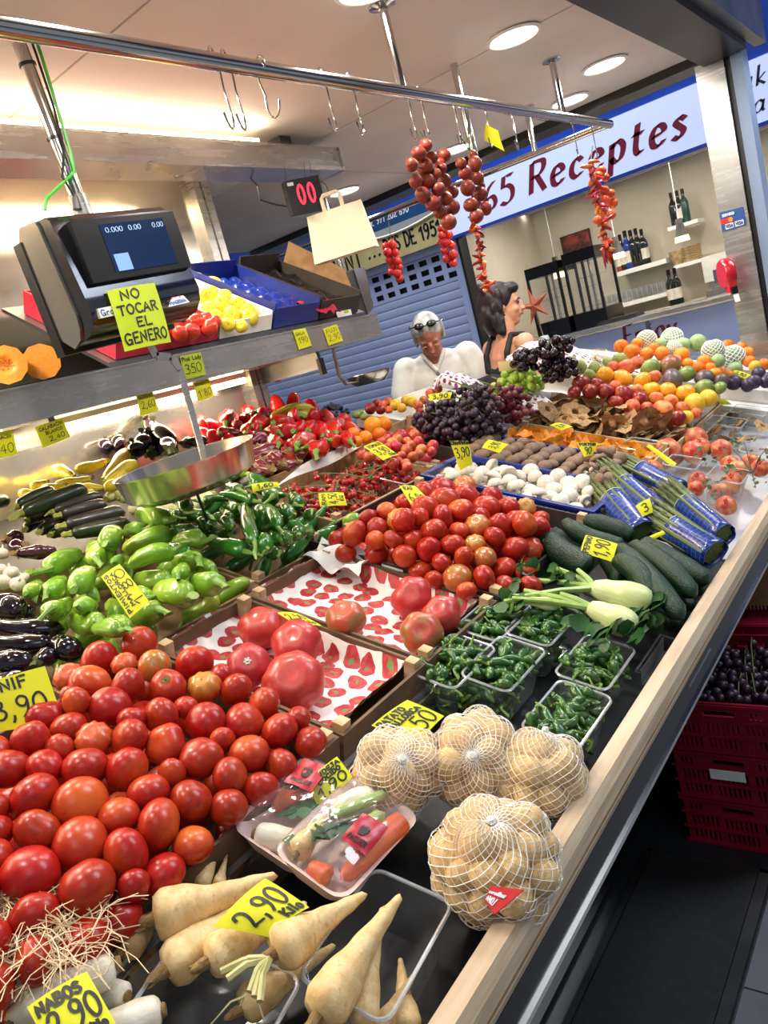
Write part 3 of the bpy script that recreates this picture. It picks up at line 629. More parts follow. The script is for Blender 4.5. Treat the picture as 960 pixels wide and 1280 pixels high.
# ---- bar room
BY = 7.5
struct(MB().box((-3.4, BY, 0), (2.2, BY+.1, 2.7)).obj('wall_bar_back', 'bar_wall', smooth=False))
struct(MB().box((-3.42, FY+.1, 0), (-3.32, BY, 2.7)).obj('wall_bar_left', 'bar_wall', smooth=False))
struct(MB().box((2.2, FY, 0), (2.3, BY, 2.7)).obj('wall_bar_right', 'bar_wall', smooth=False))
cb = struct(MB().box((-3.4, FY+.02, 2.47), (2.2, BY, 2.6)).obj('ceiling_bar', 'ceil', smooth=False))
for i in range(9):
    for j in range(2): MB().box((-3.4+i*.62+.005, FY+.03+j*.73, 2.455), (-3.4+i*.62+.615, FY+.03+j*.73+.72, 2.472)).obj('panel', 'ceil', cb, smooth=False)
for k, (px, py) in enumerate(((658, 267), (739, 248), (778, 228), (864, 205), (947, 184), (655+0, 300))[:5]):
    P = atz(px, py, 2.453); P.y = min(P.y, 7.3)
    o = empty('downlight', (P.x, P.y, 2.455), 'small round light in the bar ceiling, number %s from the left' % ('one', 'two', 'three', 'four', 'five')[k], 'ceiling light', 'small lights in the bar ceiling')
    MB().lathe([(.05, 0), (.056, -.006), (.046, -.008), (.044, 0)], 20).obj('bezel', 'white', o); MB().lathe([(0, -.004), (.043, -.004), (.043, 0)], 20).obj('lens', 'lamp_disc', o)
ct = empty('bar_counter', (-2.2, FY, 0), 'pale blue bar counter with a steel top and red script', 'counter'); c3 = V((-2.2, FY, 0))
MB().box(V((-3.3, FY, 0))-c3, V((1.2, FY+.03, 1.25))-c3).obj('front', 'counter', ct, smooth=False)
MB().box(V((-3.3, FY-.04, 1.265))-c3, V((1.2, FY+.45, 1.295))-c3).obj('top', 'steel', ct, smooth=False)
t_ = MB(); write(t_, 'Enjoy', lambda x, y: V((x, FY-.0015, y))-c3, -2.14, -1.74, 1.10, .155, .022, shear=.12, nib=(.94, .34)); t_.obj('lettering', 'letter_red', ct, smooth=False)
for x in (-2.62, -1.95): MB().box(V((x, FY-.006, 1.19))-c3, V((x+.03, FY, 1.25))-c3).obj('clip', 'grey_steel', ct, smooth=False)
bc = empty('back_counter', (-1.5, 7.3, 0), 'grey back counter along the bar wall', 'counter'); MB().box((-1.6, -.25, .9), (2.5, .18, 1.27)).obj('top', 'bar_wall', bc, smooth=False)
MB().box((-1.6, -.22, 0), (2.5, .18, .9)).obj('front', 'tile_grey', bc, smooth=False)
# ---- display towers
def tower(px0, px1, pyt, pyb, Y, label):
    a = aty((px0+px1)/2, pyb, Y); P0 = aty(px0, pyt, Y); P1 = aty(px1, pyt, Y); W = P1.x-P0.x; zt = (P0.z+P1.z)/2+.02; zb = 1.296
    o = empty('display_tower', ((P0.x+P1.x)/2, Y+.2, zb), label, 'display case', 'glass display towers on the bar'); H = zt-zb
    MB().box((-W/2, -.2, 0), (W/2, .2, .13)).obj('base', 'black_gloss', o, smooth=False); MB().box((-W/2, -.2, H-.09), (W/2, .2, H)).obj('cap', 'black_gloss', o, smooth=False)
    for x in (-W/2, W/2-.02):
        for y in (-.2, .18): MB().box((x, y, .13), (x+.02, y+.02, H-.09)).obj('post', 'black_plastic', o, smooth=False)
    for k in range(4):
        zz = .16+k*(H-.3)/4; MB().lathe([(0, 0), (W*.42, 0), (W*.42, .005), (0, .005)], 24, c=(0, 0, zz)).obj('glass_shelf', 'glass', o)
    MB().tube([(0, 0, .13), (0, 0, H-.09)], .012, 8).obj('spindle', 'chrome', o)
    MB().box((-W/2+.02, -.195, .13), (W/2-.02, -.19, H-.09)).obj('pane', 'glass', o, smooth=False)
tower(654, 697, 335, 400, 6.12, 'black framed glass display tower beside the woman')
tower(700, 743, 316, 400, 6.16, 'black framed glass display tower left of the wine bottles')
tray = MB().box((-.16, -.1, 0), (.16, .1, .018)).box((-.15, -.09, .018), (.15, .09, .03)).obj('menu_stack', 'card_dark', smooth=False, loc=(-2.2, 6.2, 1.296)); tag(tray, 'flat dark menus stacked beside the display tower', 'menu')
# ---- pictures and chalkboard on the wall
def wallpic(px0, py0, px1, py1, c, label, name='picture', frame_=True):
    A = aty(px0, py0, BY-.02); B = aty(px1, py1, BY-.02)
    x0, x1, z0, z1 = min(A.x, B.x), max(A.x, B.x), min(A.z, B.z), max(A.z, B.z)
    o = MB().box((x0, BY-.03, z0), (x1, BY-.001, z1)).obj(name, 'card_dark', smooth=False); MB().box((x0+.01, BY-.034, z0+.01), (x1-.01, BY-.03, z1-.01)).obj('print', c, o, smooth=False)
    return tag(o, label, 'picture')
M['food_print'] = mat('food_print', (58, 30, 26), (150, 60, 50), rough=.5, ns=7, lo=.5, hi=.62)
wallpic(700, 297, 742, 316, 'food_print', 'dark food photograph on the wall above the display towers')
wallpic(656, 308, 663, 326, mat('card_art', (190, 176, 160), (150, 110, 96), ns=14), 'small pale postcard on the bar wall')
wallpic(640, 324, 648, 342, mat('card_art2', (170, 160, 150), (70, 90, 80), ns=20), 'small patterned card left of the postcard')
tr = MB(); A = aty(620, 350, BY-.02); W = .2
tr_pts = [(-.24, 0), (-.2, .12), (-.23, .14), (-.16, .30), (-.19, .32), (-.1, .48), (-.12, .5), (0, .72), (.12, .5), (.1, .48), (.19, .32), (.16, .3), (.23, .14), (.2, .12), (.24, 0)]
tr.sweep(tr_pts, (A.x, BY, A.z-.1), (A.x, BY-.03, A.z-.1), (1, 0, 0), (0, 0, 1)); o = tr.obj('chalkboard', mat('chalk', (46, 50, 46), (84, 88, 82), rough=.8, ns=16, lo=.55, hi=.7), smooth=False)
tag(o, 'dark chalkboard cut like a fir tree behind the woman', 'chalkboard')
# ---- pendant lamps
M['shade_glow'] = mat('shade_glow', (255, 236, 190), emit=(255, 224, 160), es=3.5)
M['shade_grey'] = mat('shade_grey', (96, 96, 90), (80, 80, 76), rough=.6, ns=12)
for px, py, Y, lbl in ((695, 330, 6.4, 'pendant lamp with grey tapered shade in front of the display towers'), (770, 305, 6.6, 'pendant lamp with grey tapered shade beside the wine bottles'), (850, 283, 6.6, 'pendant lamp with grey tapered shade by the shelf unit')):
    P = aty(px, py, Y); o = empty('pendant_lamp', P, lbl, 'lamp', 'pendant lamps over the bar')
    MB().lathe([(.022, .06), (.026, .05), (.024, .03), (.05, -.075), (.048, -.075), (.02, .03)], 18).obj('shade', 'shade_grey', o)
    MB().lathe([(.049, -.075), (.056, -.115), (.0, -.112)], 18).obj('diffuser', 'shade_glow', o)
    MB().tube([(0, 0, .055), (0, 0, 2.45-P.z)], .003, 6).obj('cord', 'white', o)
# ---- shelves and bottles
def board(px0, py0, px1, py1, Y, d, label, t=.03):
    A = aty(px0, py0, Y); B = aty(px1, py1, Y); z_ = (A.z+B.z)/2
    o = MB().box((A.x, Y, z_-t), (B.x, Y+d, z_)).obj('wall_shelf', 'white', smooth=False); return tag(o, label, 'shelf'), z_
M['bottle_dark'] = mat('bottle_dark', (18, 26, 20), rough=.1, coat=.6); M['bottle_blue'] = mat('bottle_blue', (24, 50, 140), rough=.1, coat=.6)
M['bottle_green'] = mat('bottle_green', (30, 70, 56), rough=.1, coat=.6); M['bottle_rose'] = mat('bottle_rose', (150, 60, 50), rough=.1, coat=.5); M['foil'] = mat('foil', (30, 30, 34), rough=.3, metal=.6)
M['label_w'] = mat('label_w', (226, 220, 206), (200, 190, 170), rough=.6, ns=20)
def bottle(P, h_, glass, lab, label, group):
    o = empty('bottle', P, label, 'bottle', group); r = h_*.125
    MB().lathe([(0, 0), (r, 0), (r, h_*.58), (r*.85, h_*.66), (r*.38, h_*.76), (r*.36, h_*.86), (0, h_*.86)], 14).obj('glass_body', glass, o)
    MB().lathe([(r*.40, h_*.84), (r*.40, h_), (0, h_)], 12).obj('capsule', 'foil', o)
    if lab: MB().lathe([(r*1.02, h_*.16), (r*1.02, h_*.46)], 14).obj('paper_label', lab, o)
_, zz = board(769, 342, 832, 322, 7.25, .24, 'white wall shelf holding a row of wine bottles', .04)
bs = [(775, 'bottle_rose', 'label_w', 'rosy spirit bottle, leftmost on the wine shelf', .29), (781, 'bottle_dark', 'label_w', 'dark wine bottle with white label, second from the left on the wine shelf', .32), (788, 'bottle_blue', 'label_w', 'blue glass bottle on the wine shelf', .34),
      (795, 'bottle_dark', None, 'dark unlabelled bottle right of the blue one', .33), (802, 'bottle_dark', None, 'dark unlabelled bottle, second from the right on the wine shelf', .33), (809, 'bottle_dark', 'label_w', 'dark wine bottle with white label, rightmost on the wine shelf', .31)]
for px, g_, l_, lbl, h_ in bs: P = aty(px, 330, 7.35); bottle((P.x, 7.35, zz), h_, g_, l_, lbl, 'bottles on the wine shelf')
_, zg = board(746, 386, 836, 366, 7.22, .26, 'long white shelf with upturned glasses below the wine shelf', .035)
gl = MB(); gl.lathe([(.038, 0), (.042, .03), (.036, .10), (.034, .10), (.034, .035)], 12); gme = gl.mesh('glass_tumbler', 'clear')
for k in range(13):
    P = aty(752+k*6.6, 376, 7.3); o = bpy.data.objects.new('drinking_glass', gme); COL.objects.link(o); o.location = (P.x, 7.3, zg)
    tag(o, 'clear drinking glass standing in the row on the lower bar shelf', 'glass', 'drinking glasses in the row on the bar shelf')
_, zs = board(834, 284, 872, 274, 7.2, .22, 'white shelf, top board of the corner shelves in the bar'); _, zs2 = board(842, 332, 880, 322, 7.2, .22, 'white shelf, middle board of the corner shelves in the bar')
for px, g_, lbl in ((844, 'bottle_dark', 'dark bottle, left of three on the top corner shelf'), (852, 'bottle_dark', 'dark bottle, middle of three on the top corner shelf'), (859, 'bottle_green', 'green bottle on the top corner shelf')):
    P = aty(px, 276, 7.3); bottle((P.x, 7.3, zs), .28, g_, 'label_w' if px == 852 else None, lbl, 'bottles on the corner shelf')
M['wicker'] = mat('wicker', (186, 164, 120), (150, 126, 84), rough=.8, ns=30)
P = aty(866, 325, 7.3)
for k in range(7):
    o = MB().lathe([(0, 0), (.075, 0), (.082, .012), (.075, .016), (0, .008)], 20).obj('bread_board', 'wicker', loc=(P.x, 7.3, zs2+k*.019)); tag(o, 'round wicker mat in the pile on the middle corner shelf', 'mat', 'wicker mats piled on the corner shelf')
P = aty(848, 322, 7.3); o = MB().lathe([(0, 0), (.04, 0), (.07, .08), (.075, .12), (.07, .12), (.04, .02)], 18).obj('basket', 'wicker', loc=(P.x, 7.3, zs2)); tag(o, 'small wicker basket left of the piled mats', 'basket')
for px, lbl in ((839, 'dark bottle, left of the pair on the bar back counter'), (847, 'dark bottle, right of the pair on the bar back counter')):
    P = aty(px, 362, 7.2); bottle((P.x, 7.2, 1.271), .31, 'bottle_dark', 'label_w', lbl, 'bottle pair on the back counter')
o = empty('coffee_machine', (-1.62, 7.22, 1.271), 'pale boxy coffee machine on the back counter by the pillar', 'coffee machine')
MB().box((-.13, -.15, .12), (.18, .15, .33)).obj('body', 'card_white', o, smooth=False); MB().box((-.13, -.18, 0), (.18, .15, .05)).obj('drip_tray', 'steel', o, smooth=False); MB().box((-.13, .0, .05), (.18, .15, .12)).obj('column', 'steel', o, smooth=False)
# ---- starry paper ornament and little bottle on the bar near the woman
P = aty(668, 382, 6.05); so = empty('star_ornament', P, 'orange paper star ornament on the bar behind the woman', 'ornament')
M['starpaper'] = mat('starpaper', (226, 120, 84), (196, 90, 66), rough=.5, ns=20)
for k in range(5):
    a = 2*PI*k/5+.5; d = V((math.cos(a), 0, math.sin(a))); q = V((-d.z, 0, d.x))
    MB().add([d*.16, q*.035, -q*.035, V((0, -.03, 0)), V((0, .02, 0))], [(0, 1, 3), (0, 3, 2), (0, 4, 1), (0, 2, 4), (1, 4, 2, 3)]).obj('point', 'starpaper', so, smooth=False)
MB().tube([(0, .0, -.03), (.02, 0, -(P.z-1.30))], .006, 6).obj('stem', 'card_brown', so); MB().lathe([(0, 0), (.045, 0), (.04, .03), (0, .035)], 14, c=(.02, 0, 1.297-P.z)).obj('foot', 'white', so)
# ---- right of the pillar: red hand dryer-like box seen far off
o = MB().box((-.52, 7.0, 1.55), (-.35, 7.1, 1.75)).obj('wall_box', 'tag_red', smooth=False); tag(o, 'small red box on the wall right of the pillar', 'box')
# ================================================================== PRODUCE: shapes
M['tomato'] = mat('tomato', (176, 40, 20), (154, 31, 17), rough=.3, ns=2.5, rv=.12, rh=.004, coat=.1, spec=.35, top=(206, 92, 34), topr=(.35, 1.1), sss=.04)
M['tomato_rib'] = mat('tomato_rib', (202, 62, 26), (190, 84, 34), rough=.32, ns=2.5, rv=.10, rh=.004, coat=.25, top=(176, 130, 44), topr=(.2, .9))
M['tomato_green'] = mat('tomato_green', (156, 116, 44), (190, 74, 34), rough=.28, ns=2.2, rv=.1, coat=.25)
M['beef'] = mat('beef', (190, 56, 50), (168, 42, 40), rough=.36, ns=2.2, rv=.08, rh=.004, coat=.2, top=(150, 120, 60), topr=(.9, 1.6))
M['beef_green'] = mat('beef_green', (190, 78, 56), (150, 110, 58), rough=.32, ns=1.8, rv=.06, coat=.2)
M['calyx'] = mat('calyx', (74, 96, 40), (104, 92, 44), rough=.7, ns=30)
M['scar'] = mat('scar', (150, 120, 74), (110, 84, 48), rough=.8, ns=20)
M['pep_light'] = mat('pep_light', (134, 178, 52), (108, 156, 40), rough=.24, ns=2.2, rv=.10, rh=.015, coat=.35, top=(176, 186, 60), topr=(.6, 1.3))
M['pep_stem'] = mat('pep_stem', (112, 150, 60), (92, 128, 48), rough=.5, ns=14)
M['pep_dark'] = mat('pep_dark', (50, 116, 34), (36, 92, 26), rough=.2, ns=2.4, rv=.16, rh=.015, coat=.45)
M['pep_red'] = mat('pep_red', (196, 32, 18), (166, 22, 14), rough=.26, ns=2.0, rv=.15, rh=.006, coat=.3)
M['padron'] = mat('padron', (58, 102, 36), (40, 80, 28), rough=.26, ns=3, rv=.22, rh=.015, coat=.35)
M['egg_black'] = mat('egg_black', (22, 14, 24), (34, 16, 36), rough=.1, ns=2, rv=.2, coat=.6)
M['egg_purple'] = mat('egg_purple', (66, 26, 44), (40, 18, 30), rough=.14, ns=3, rv=.2, coat=.5)
M['zucchini'] = mat('zucchini', (38, 52, 26), (24, 34, 18), rough=.3, ns=16, rv=.2, rh=.01, coat=.3, stretch=(3, 3, 1), lo=.45, hi=.6)
M['zuc_dark'] = mat('zuc_dark', (34, 32, 26), (46, 44, 34), rough=.35, ns=10, rv=.2, coat=.2)
M['zuc_yellow'] = mat('zuc_yellow', (236, 214, 66), (222, 192, 48), rough=.35, ns=3, rv=.06, rh=.008, coat=.2)
M['zuc_white'] = mat('zuc_white', (226, 222, 160), (212, 210, 138), rough=.4, ns=4, rv=.06, coat=.1)
M['zuc_stem'] = mat('zuc_stem', (170, 166, 74), (130, 136, 56), rough=.6, ns=20)
M['cucumber'] = mat('cucumber', (22, 56, 32), (14, 40, 22), rough=.36, ns=7, rv=.15, bump=.35, bs=14, spec=.35, stretch=(1.4, 1.4, 3))
M['parsnip'] = mat('parsnip', (228, 198, 144), (214, 176, 116), rough=.5, ns=2.4, c3=(208, 164, 104), rv=.05, stretch=(1, 1, 4), bump=.15, bs=7)
M['turnip'] = mat('turnip', (240, 232, 216), (226, 214, 190), rough=.4, ns=3, rv=.03, top=(206, 192, 160), topr=(.7, 1.2), bump=.1, bs=10)
M['carrot'] = mat('carrot', (222, 104, 52), (206, 84, 40), rough=.45, ns=4, rv=.06)
M['celery'] = mat('celery', (168, 190, 104), (146, 172, 82), rough=.35, ns=6, stretch=(1, 1, .2))
M['fennel'] = mat('fennel', (226, 232, 176), (196, 214, 126), rough=.35, ns=3, stretch=(3, 3, .5), lo=.35, hi=.7)
M['fennel_stalk'] = mat('fennel_stalk', (176, 200, 118), (150, 180, 92), rough=.35, ns=5)
M['leaf'] = mat('leaf', (44, 92, 38), (30, 70, 28), rough=.45, ns=8, rv=.15)
M['potato'] = mat('potato', (222, 188, 132), (206, 168, 110), rough=.6, ns=3, c3=(188, 148, 96), rv=.08, bump=.2, bs=14)
M['mush_white'] = mat('mush_white', (228, 220, 206), (214, 204, 188), rough=.6, ns=4, rv=.04, rh=.005)
M['mush_brown'] = mat('mush_brown', (132, 106, 84), (112, 86, 66), rough=.6, ns=6, rv=.12, rh=.008)
M['mush_stem'] = mat('mush_stem', (222, 208, 186), rough=.7)
M['chanterelle'] = mat('chanterelle', (232, 160, 40), (208, 126, 24), rough=.55, ns=5, rv=.16, rh=.012)
M['dried_mush'] = mat('dried_mush', (178, 142, 98), (140, 104, 66), rough=.75, ns=5, rv=.2, rh=.01)
M['grape_dark'] = mat('grape_dark', (44, 28, 44), (66, 42, 62), rough=.4, ns=2.5, rv=.25, rh=.03)
M['grape_red'] = mat('grape_red', (92, 30, 40), (116, 48, 54), rough=.36, ns=2.5, rv=.2, rh=.02)
M['grape_green'] = mat('grape_green', (150, 186, 58), (172, 200, 84), rough=.3, ns=2.5, rv=.1, sss=.1)
M['vine'] = mat('vine', (96, 112, 58), (84, 84, 44), rough=.7, ns=12)
M['cherry'] = mat('cherry', (176, 18, 18), (150, 14, 16), rough=.16, ns=2, rv=.15, coat=.4)
M['vine_tom'] = mat('vine_tom', (190, 66, 44), (172, 46, 34), rough=.3, ns=2, rv=.12, rh=.02, coat=.2, top=(206, 130, 70), topr=(.2, 1.2))
M['hang_tom'] = mat('hang_tom', (158, 66, 46), (142, 54, 40), rough=.4, ns=2, rv=.12, rh=.005, coat=.1)
M['hang_red'] = mat('hang_red', (214, 48, 40), (196, 36, 32), rough=.28, ns=2, rv=.1, coat=.2)
M['chilli'] = mat('chilli', (186, 40, 22), (146, 24, 16), rough=.3, ns=3, rv=.3, rh=.02, coat=.3)
M['chilli_or'] = mat('chilli_or', (226, 116, 26), (210, 84, 20), rough=.3, ns=3, rv=.15, rh=.02, coat=.3)
M['orange'] = mat('orange', (244, 142, 24), (234, 120, 16), rough=.42, ns=3, rv=.06, rh=.012, bump=.12, bs=30)
M['kaki'] = mat('kaki', (244, 176, 40), (236, 156, 30), rough=.32, ns=2, rv=.05, rh=.01)
M['yellow_fruit'] = mat('yellow_fruit', (236, 196, 52), (226, 180, 50), rough=.35, ns=2, rv=.06, rh=.01)
M['nectarine'] = mat('nectarine', (128, 28, 28), (196, 86, 40), rough=.3, ns=1.6, rv=.12, lo=.5, hi=.72)
M['peach'] = mat('peach', (226, 132, 70), (196, 62, 50), rough=.5, ns=1.7, rv=.08, rh=.01)
M['mango_red'] = mat('mango_red', (150, 64, 62), (122, 104, 56), rough=.32, ns=1.6, rv=.12, rh=.02)
M['mango_purple'] = mat('mango_purple', (92, 76, 84), (112, 98, 78), rough=.35, ns=1.6, rv=.1)
M['mango_green'] = mat('mango_green', (140, 158, 78), (112, 136, 62), rough=.35, ns=1.6, rv=.1)
M['pear'] = mat('pear', (164, 180, 96), (146, 164, 82), rough=.4, ns=3, rv=.08, c3=(138, 132, 76))
M['melon'] = mat('melon', (160, 188, 128), (138, 170, 108), rough=.5, ns=4, rv=.08)
M['plum'] = mat('plum', (60, 44, 76), (86, 60, 88), rough=.4, ns=2, rv=.15)
M['pomegranate'] = mat('pomegranate', (202, 82, 58), (220, 158, 100), rough=.35, ns=1.5, lo=.38, hi=.62, rv=.08, rh=.01)
M['apple_red'] = mat('apple_red', (212, 66, 38), (196, 40, 36), rough=.25, ns=2, rv=.1, coat=.3)
M['apple_yellow'] = mat('apple_yellow', (236, 220, 66), (224, 206, 52), rough=.28, ns=2.4, rv=.05, coat=.25)
M['pumpkin'] = mat('pumpkin', (150, 92, 36), (118, 80, 38), rough=.5, ns=5)
M['pumpkin_flesh'] = mat('pumpkin_flesh', (246, 158, 36), (240, 142, 26), rough=.5, ns=6)
M['pumpkin_seed'] = mat('pumpkin_seed', (196, 82, 14), (236, 166, 76), rough=.6, ns=40)
M['garlic'] = mat('garlic', (236, 226, 206), (216, 200, 176), rough=.6, ns=8)
M['asparagus'] = mat('asparagus', (100, 118, 58), (82, 98, 48), rough=.45, ns=5, rv=.12)
M['asp_tip'] = mat('asp_tip', (78, 76, 50), (66, 60, 52), rough=.6, ns=12, rv=.12)
M['straw'] = mat('straw', (236, 212, 172), (218, 188, 144), rough=.7, ns=6)
M['wrap_blue'] = None
M['banana'] = mat('banana', (150, 160, 50), (196, 186, 66), rough=.45, ns=2)
M['blueberry'] = mat('blueberry', (30, 32, 54), (44, 46, 72), rough=.5, ns=3, rv=.2)

def round_mesh(name, mt, squash=.82, lobes=0, amp=0., dimple=.12, dw=.32, low=.05, nu=24, nv=16, sharp=1., seed=0, pear=0.):
    g = random.Random(seed); ph = g.uniform(0, 6); k2 = g.uniform(.0, .05); k3 = g.uniform(.0, .04); p2 = g.uniform(0, 6); p3 = g.uniform(0, 6)
    def fn(t, a):
        f = PI*t; s_ = math.sin(f); r = s_
        if lobes:
            c = abs(math.cos(lobes*(a+ph)/2))**sharp; r *= 1-amp*(1-c)*(.35+.65*max(0, math.cos(f*.5)))
        r *= 1+k2*math.cos(2*a+p2)+k3*math.cos(3*a+p3)
        r *= 1+pear*math.cos(f)
        z = math.cos(f)*squash-dimple*math.exp(-(f/dw)**2)*squash*1.2+low*math.exp(-((PI-f)/.3)**2)
        return V((r*math.cos(a), r*math.sin(a), z))
    return MB().rings(fn, nv, nu).mesh(name, mt, True, None)
def star_mesh(name, mt, n=5, r=.32, z=.70, up=.05, stem=.12, w=.10):
    mb = MB()
    for k in range(n):
        a = 2*PI*k/n; d = V((math.cos(a), math.sin(a), 0)); q = V((-d.y, d.x, 0))
        mb.add([q*w+V((0,0,z)), -q*w+V((0,0,z)), d*r*.6-q*w*.8+V((0,0,z+up)), d*r*.6+q*w*.8+V((0,0,z+up)), d*r+V((0,0,z-.02))], [(0,1,2,3),(3,2,4)])
    mb.tube([(0, 0, z-.05), (.01, 0, z+stem*.5), (.03, 0, z+stem)], [.06, .05, .055], 6)
    return mb.mesh(name, mt)
def scar_mesh(name, mt, z=.70, r=.12): return MB().lathe([(r, z-.02), (r*.9, z+.015), (r*.3, z+.0), (0, z-.01)], 10).mesh(name, mt)
TOM = [Proto('tomato', round_mesh('tomato', 'tomato', .84, 0, 0, .03, .3, .05, seed=i)) for i in range(5)] + \
      [Proto('tomato', round_mesh('tomato', 'tomato', .80, 5, .10, .10, seed=11)), Proto('tomato', round_mesh('tomato', 'tomato', .92, 0, 0, .05, seed=12))]
TOMC = [Proto('tomato', round_mesh('tomato', 'tomato', .82, 5, .05, .12, seed=21), [('calyx', star_mesh('calyx', 'calyx'))])]
TOMR = [Proto('tomato', round_mesh('tomato', 'tomato_rib', .76, 10, .17, .16, seed=31), [('stem_scar', scar_mesh('stem_scar', 'calyx', .60, .13))]),
        Proto('tomato', round_mesh('tomato', 'tomato_rib', .78, 8, .20, .16, seed=32), [('stem_scar', star_mesh('stem_scar', 'calyx', 6, .3, .6, .02, .05, .05))])]
TOMG = [Proto('tomato', round_mesh('tomato', 'tomato_green', .86, 0, 0, .05, seed=41), [('stem_scar', scar_mesh('stem_scar', 'scar', .80, .06))])]
BEEF = [Proto('beef_tomato', round_mesh('beef_tomato', 'beef', .82, 7, .09, .16, .36, seed=51), [('stem_scar', scar_mesh('stem_scar', 'scar', .64, .17))]),
        Proto('beef_tomato', round_mesh('beef_tomato', 'beef', .80, 6, .12, .14, .3, seed=52), [('calyx', star_mesh('calyx', 'mush_white', 6, .22, .68, .05, .1, .06))]),
        Proto('beef_tomato', round_mesh('beef_tomato', 'beef', .84, 5, .14, .14, seed=53)),
        Proto('beef_tomato', round_mesh('beef_tomato', 'beef_green', .84, 6, .08, .20, .36, seed=54), [('stem_scar', scar_mesh('stem_scar', 'scar', .60, .12))])]
# long shapes: unit length along +z from head (z=0) to tip (z=1), unit width
def long_mesh(name, mt, prof, bend=0., lobes=0, amp=0., nu=14, nv=14, seed=0, wob=.0, sharp=1.):
    g = random.Random(seed); ph = g.uniform(0, 6)
    def R_(t):
        for (t0, r0), (t1, r1) in zip(prof, prof[1:]):
            if t <= t1: u = (t-t0)/(t1-t0+1e-9); u = u*u*(3-2*u); return r0+(r1-r0)*u
        return prof[-1][1]
    def fn(t, a):
        r = R_(t)*.5
        if lobes: r *= 1-amp*(1-abs(math.cos(lobes*(a+ph)/2))**sharp)
        r *= 1+wob*noise.noise(V((math.cos(a)*1.5+seed, math.sin(a)*1.5, t*3)))
        return V((r*math.cos(a)+bend*4*t*(1-t), r*math.sin(a), t))
    return MB().rings(fn, nv, nu).mesh(name, mt, True, None)
PRF_BELL = [(0, .0), (.0, .38), (.05, .72), (.16, .98), (.35, 1.0), (.65, .84), (.88, .6), (.97, .3), (1, 0)]
PRF_LONG = [(0, .0), (.0, .3), (.05, .7), (.15, 1.0), (.4, .95), (.7, .72), (.92, .36), (1, 0)]
PRF_EGG = [(0, 0), (0, .35), (.08, .55), (.3, .72), (.65, 1.0), (.88, .82), (.97, .42), (1, 0)]
PRF_ZUC = [(0, 0), (0, .55), (.03, .68), (.15, .8), (.5, .95), (.85, 1.0), (.96, .7), (1, 0)]
PRF_CUC = [(0, 0), (.02, .35), (.1, .8), (.3, 1.0), (.7, 1.0), (.9, .78), (.98, .35), (1, 0)]
PRF_PARS = [(0, .0), (.0, .3), (.012, .34), (.016, .62), (.04, .86), (.1, 1.0), (.25, .92), (.5, .58), (.75, .36), (.95, .2), (1, .1)]
PRF_TURN = [(0, 0), (0, .28), (.04, .66), (.15, .94), (.4, 1.0), (.75, .9), (.92, .55), (1, .0)]
PRF_CARROT = [(0, 0), (0, .4), (.03, .8), (.12, 1.0), (.6, .82), (.9, .6), (.98, .4), (1, 0)]
def stem_tube(name, mt, pts, rad, n=7): return MB().tube(pts, rad, n).mesh(name, mt)
def pstem(cz, ln, curl, r=.13, hang=0.):
    return stem_tube('stem', 'pep_stem', [(0, 0, .07), (0, 0, -.01), (curl*.3, hang*.2, -ln*.4), (curl*.8, hang*.6, -ln*.8), (curl*1.3, hang, -ln)], [r*1.9, r*1.3, r*.85, r*.8, r*1.05])
PEPL = [Proto('pepper', long_mesh('pepper', 'pep_light', PRF_BELL, .2*s_, 3+i % 2, .16, 18, 16, i, .12), [('stem', pstem(0, .26, .22*s_))]) for i, s_ in enumerate((1, -1, .5, -.6))]
PEPD = [Proto('pepper', long_mesh('pepper', 'pep_dark', PRF_LONG, .45*s_, 3, .14, 14, 16, i+9, .12), [('stem', pstem(0, .28, .3*s_, .11))]) for i, s_ in enumerate((1, -1, .3, -.5))]
PEPR = [Proto('bell_pepper', long_mesh('bell_pepper', 'pep_red', PRF_BELL, .03, 4, .22, 18, 14, i+19, .14), [('stem', pstem(0, .2, .2, .12))]) for i in range(3)]
PADR = [Proto('padron_pepper', long_mesh('padron_pepper', 'padron', PRF_LONG, .5*s_, 3, .12, 9, 9, i+29, .1), [('stem', stem_tube('stem', 'pep_stem', [(0, 0, .05), (.0, 0, -.06), (.25*s_, .1, -.22), (.6*s_, .25, -.34)], [.28, .11, .10, .12], 5))]) for i, s_ in enumerate((1, -1, .5, -.4))]
def calyx_long(r=.52, mt='zuc_stem', n=5, ln=.1):
    mb = MB()
    for k in range(n):
        a = 2*PI*k/n; d = V((math.cos(a), math.sin(a), 0)); q = V((-d.y, d.x, 0))
        mb.add([d*.1-q*.14+V((0,0,-.005)), d*.1+q*.14+V((0,0,-.005)), d*r*.62+q*.12+V((0,0,.04)), d*r*.62-q*.12+V((0,0,.04)), d*r*.8+V((0,0,ln))], [(0,1,2,3),(3,2,4)])
    mb.tube([(0, 0, .02), (0, 0, -.05), (.08, 0, -.1)], [.2, .15, .18], 7); return mb.mesh('calyx', mt)
EGGB = [Proto('eggplant', long_mesh('eggplant', 'egg_black', PRF_EGG, .14*s_, 0, 0, 16, 14, i), [('calyx', calyx_long(.55, 'calyx'))]) for i, s_ in enumerate((1, -1))]
EGGP = [Proto('eggplant', long_mesh('eggplant', 'egg_purple', PRF_EGG, .05, 0, 0, 16, 14, 3), [('calyx', calyx_long(.5, 'scar'))])]
ZUC = [Proto('zucchini', long_mesh('zucchini', m_, PRF_ZUC, .14*s_, 6, .05, 14, 12, i), [('stem', stem_tube('stem', 'zuc_stem', [(0, 0, .03), (0, 0, -.03), (.02, 0, -.08)], [.24, .15, .2], 6))]) for i, (m_, s_) in enumerate((('zucchini', 1), ('zuc_dark', -1), ('zuc_dark', .6)))]
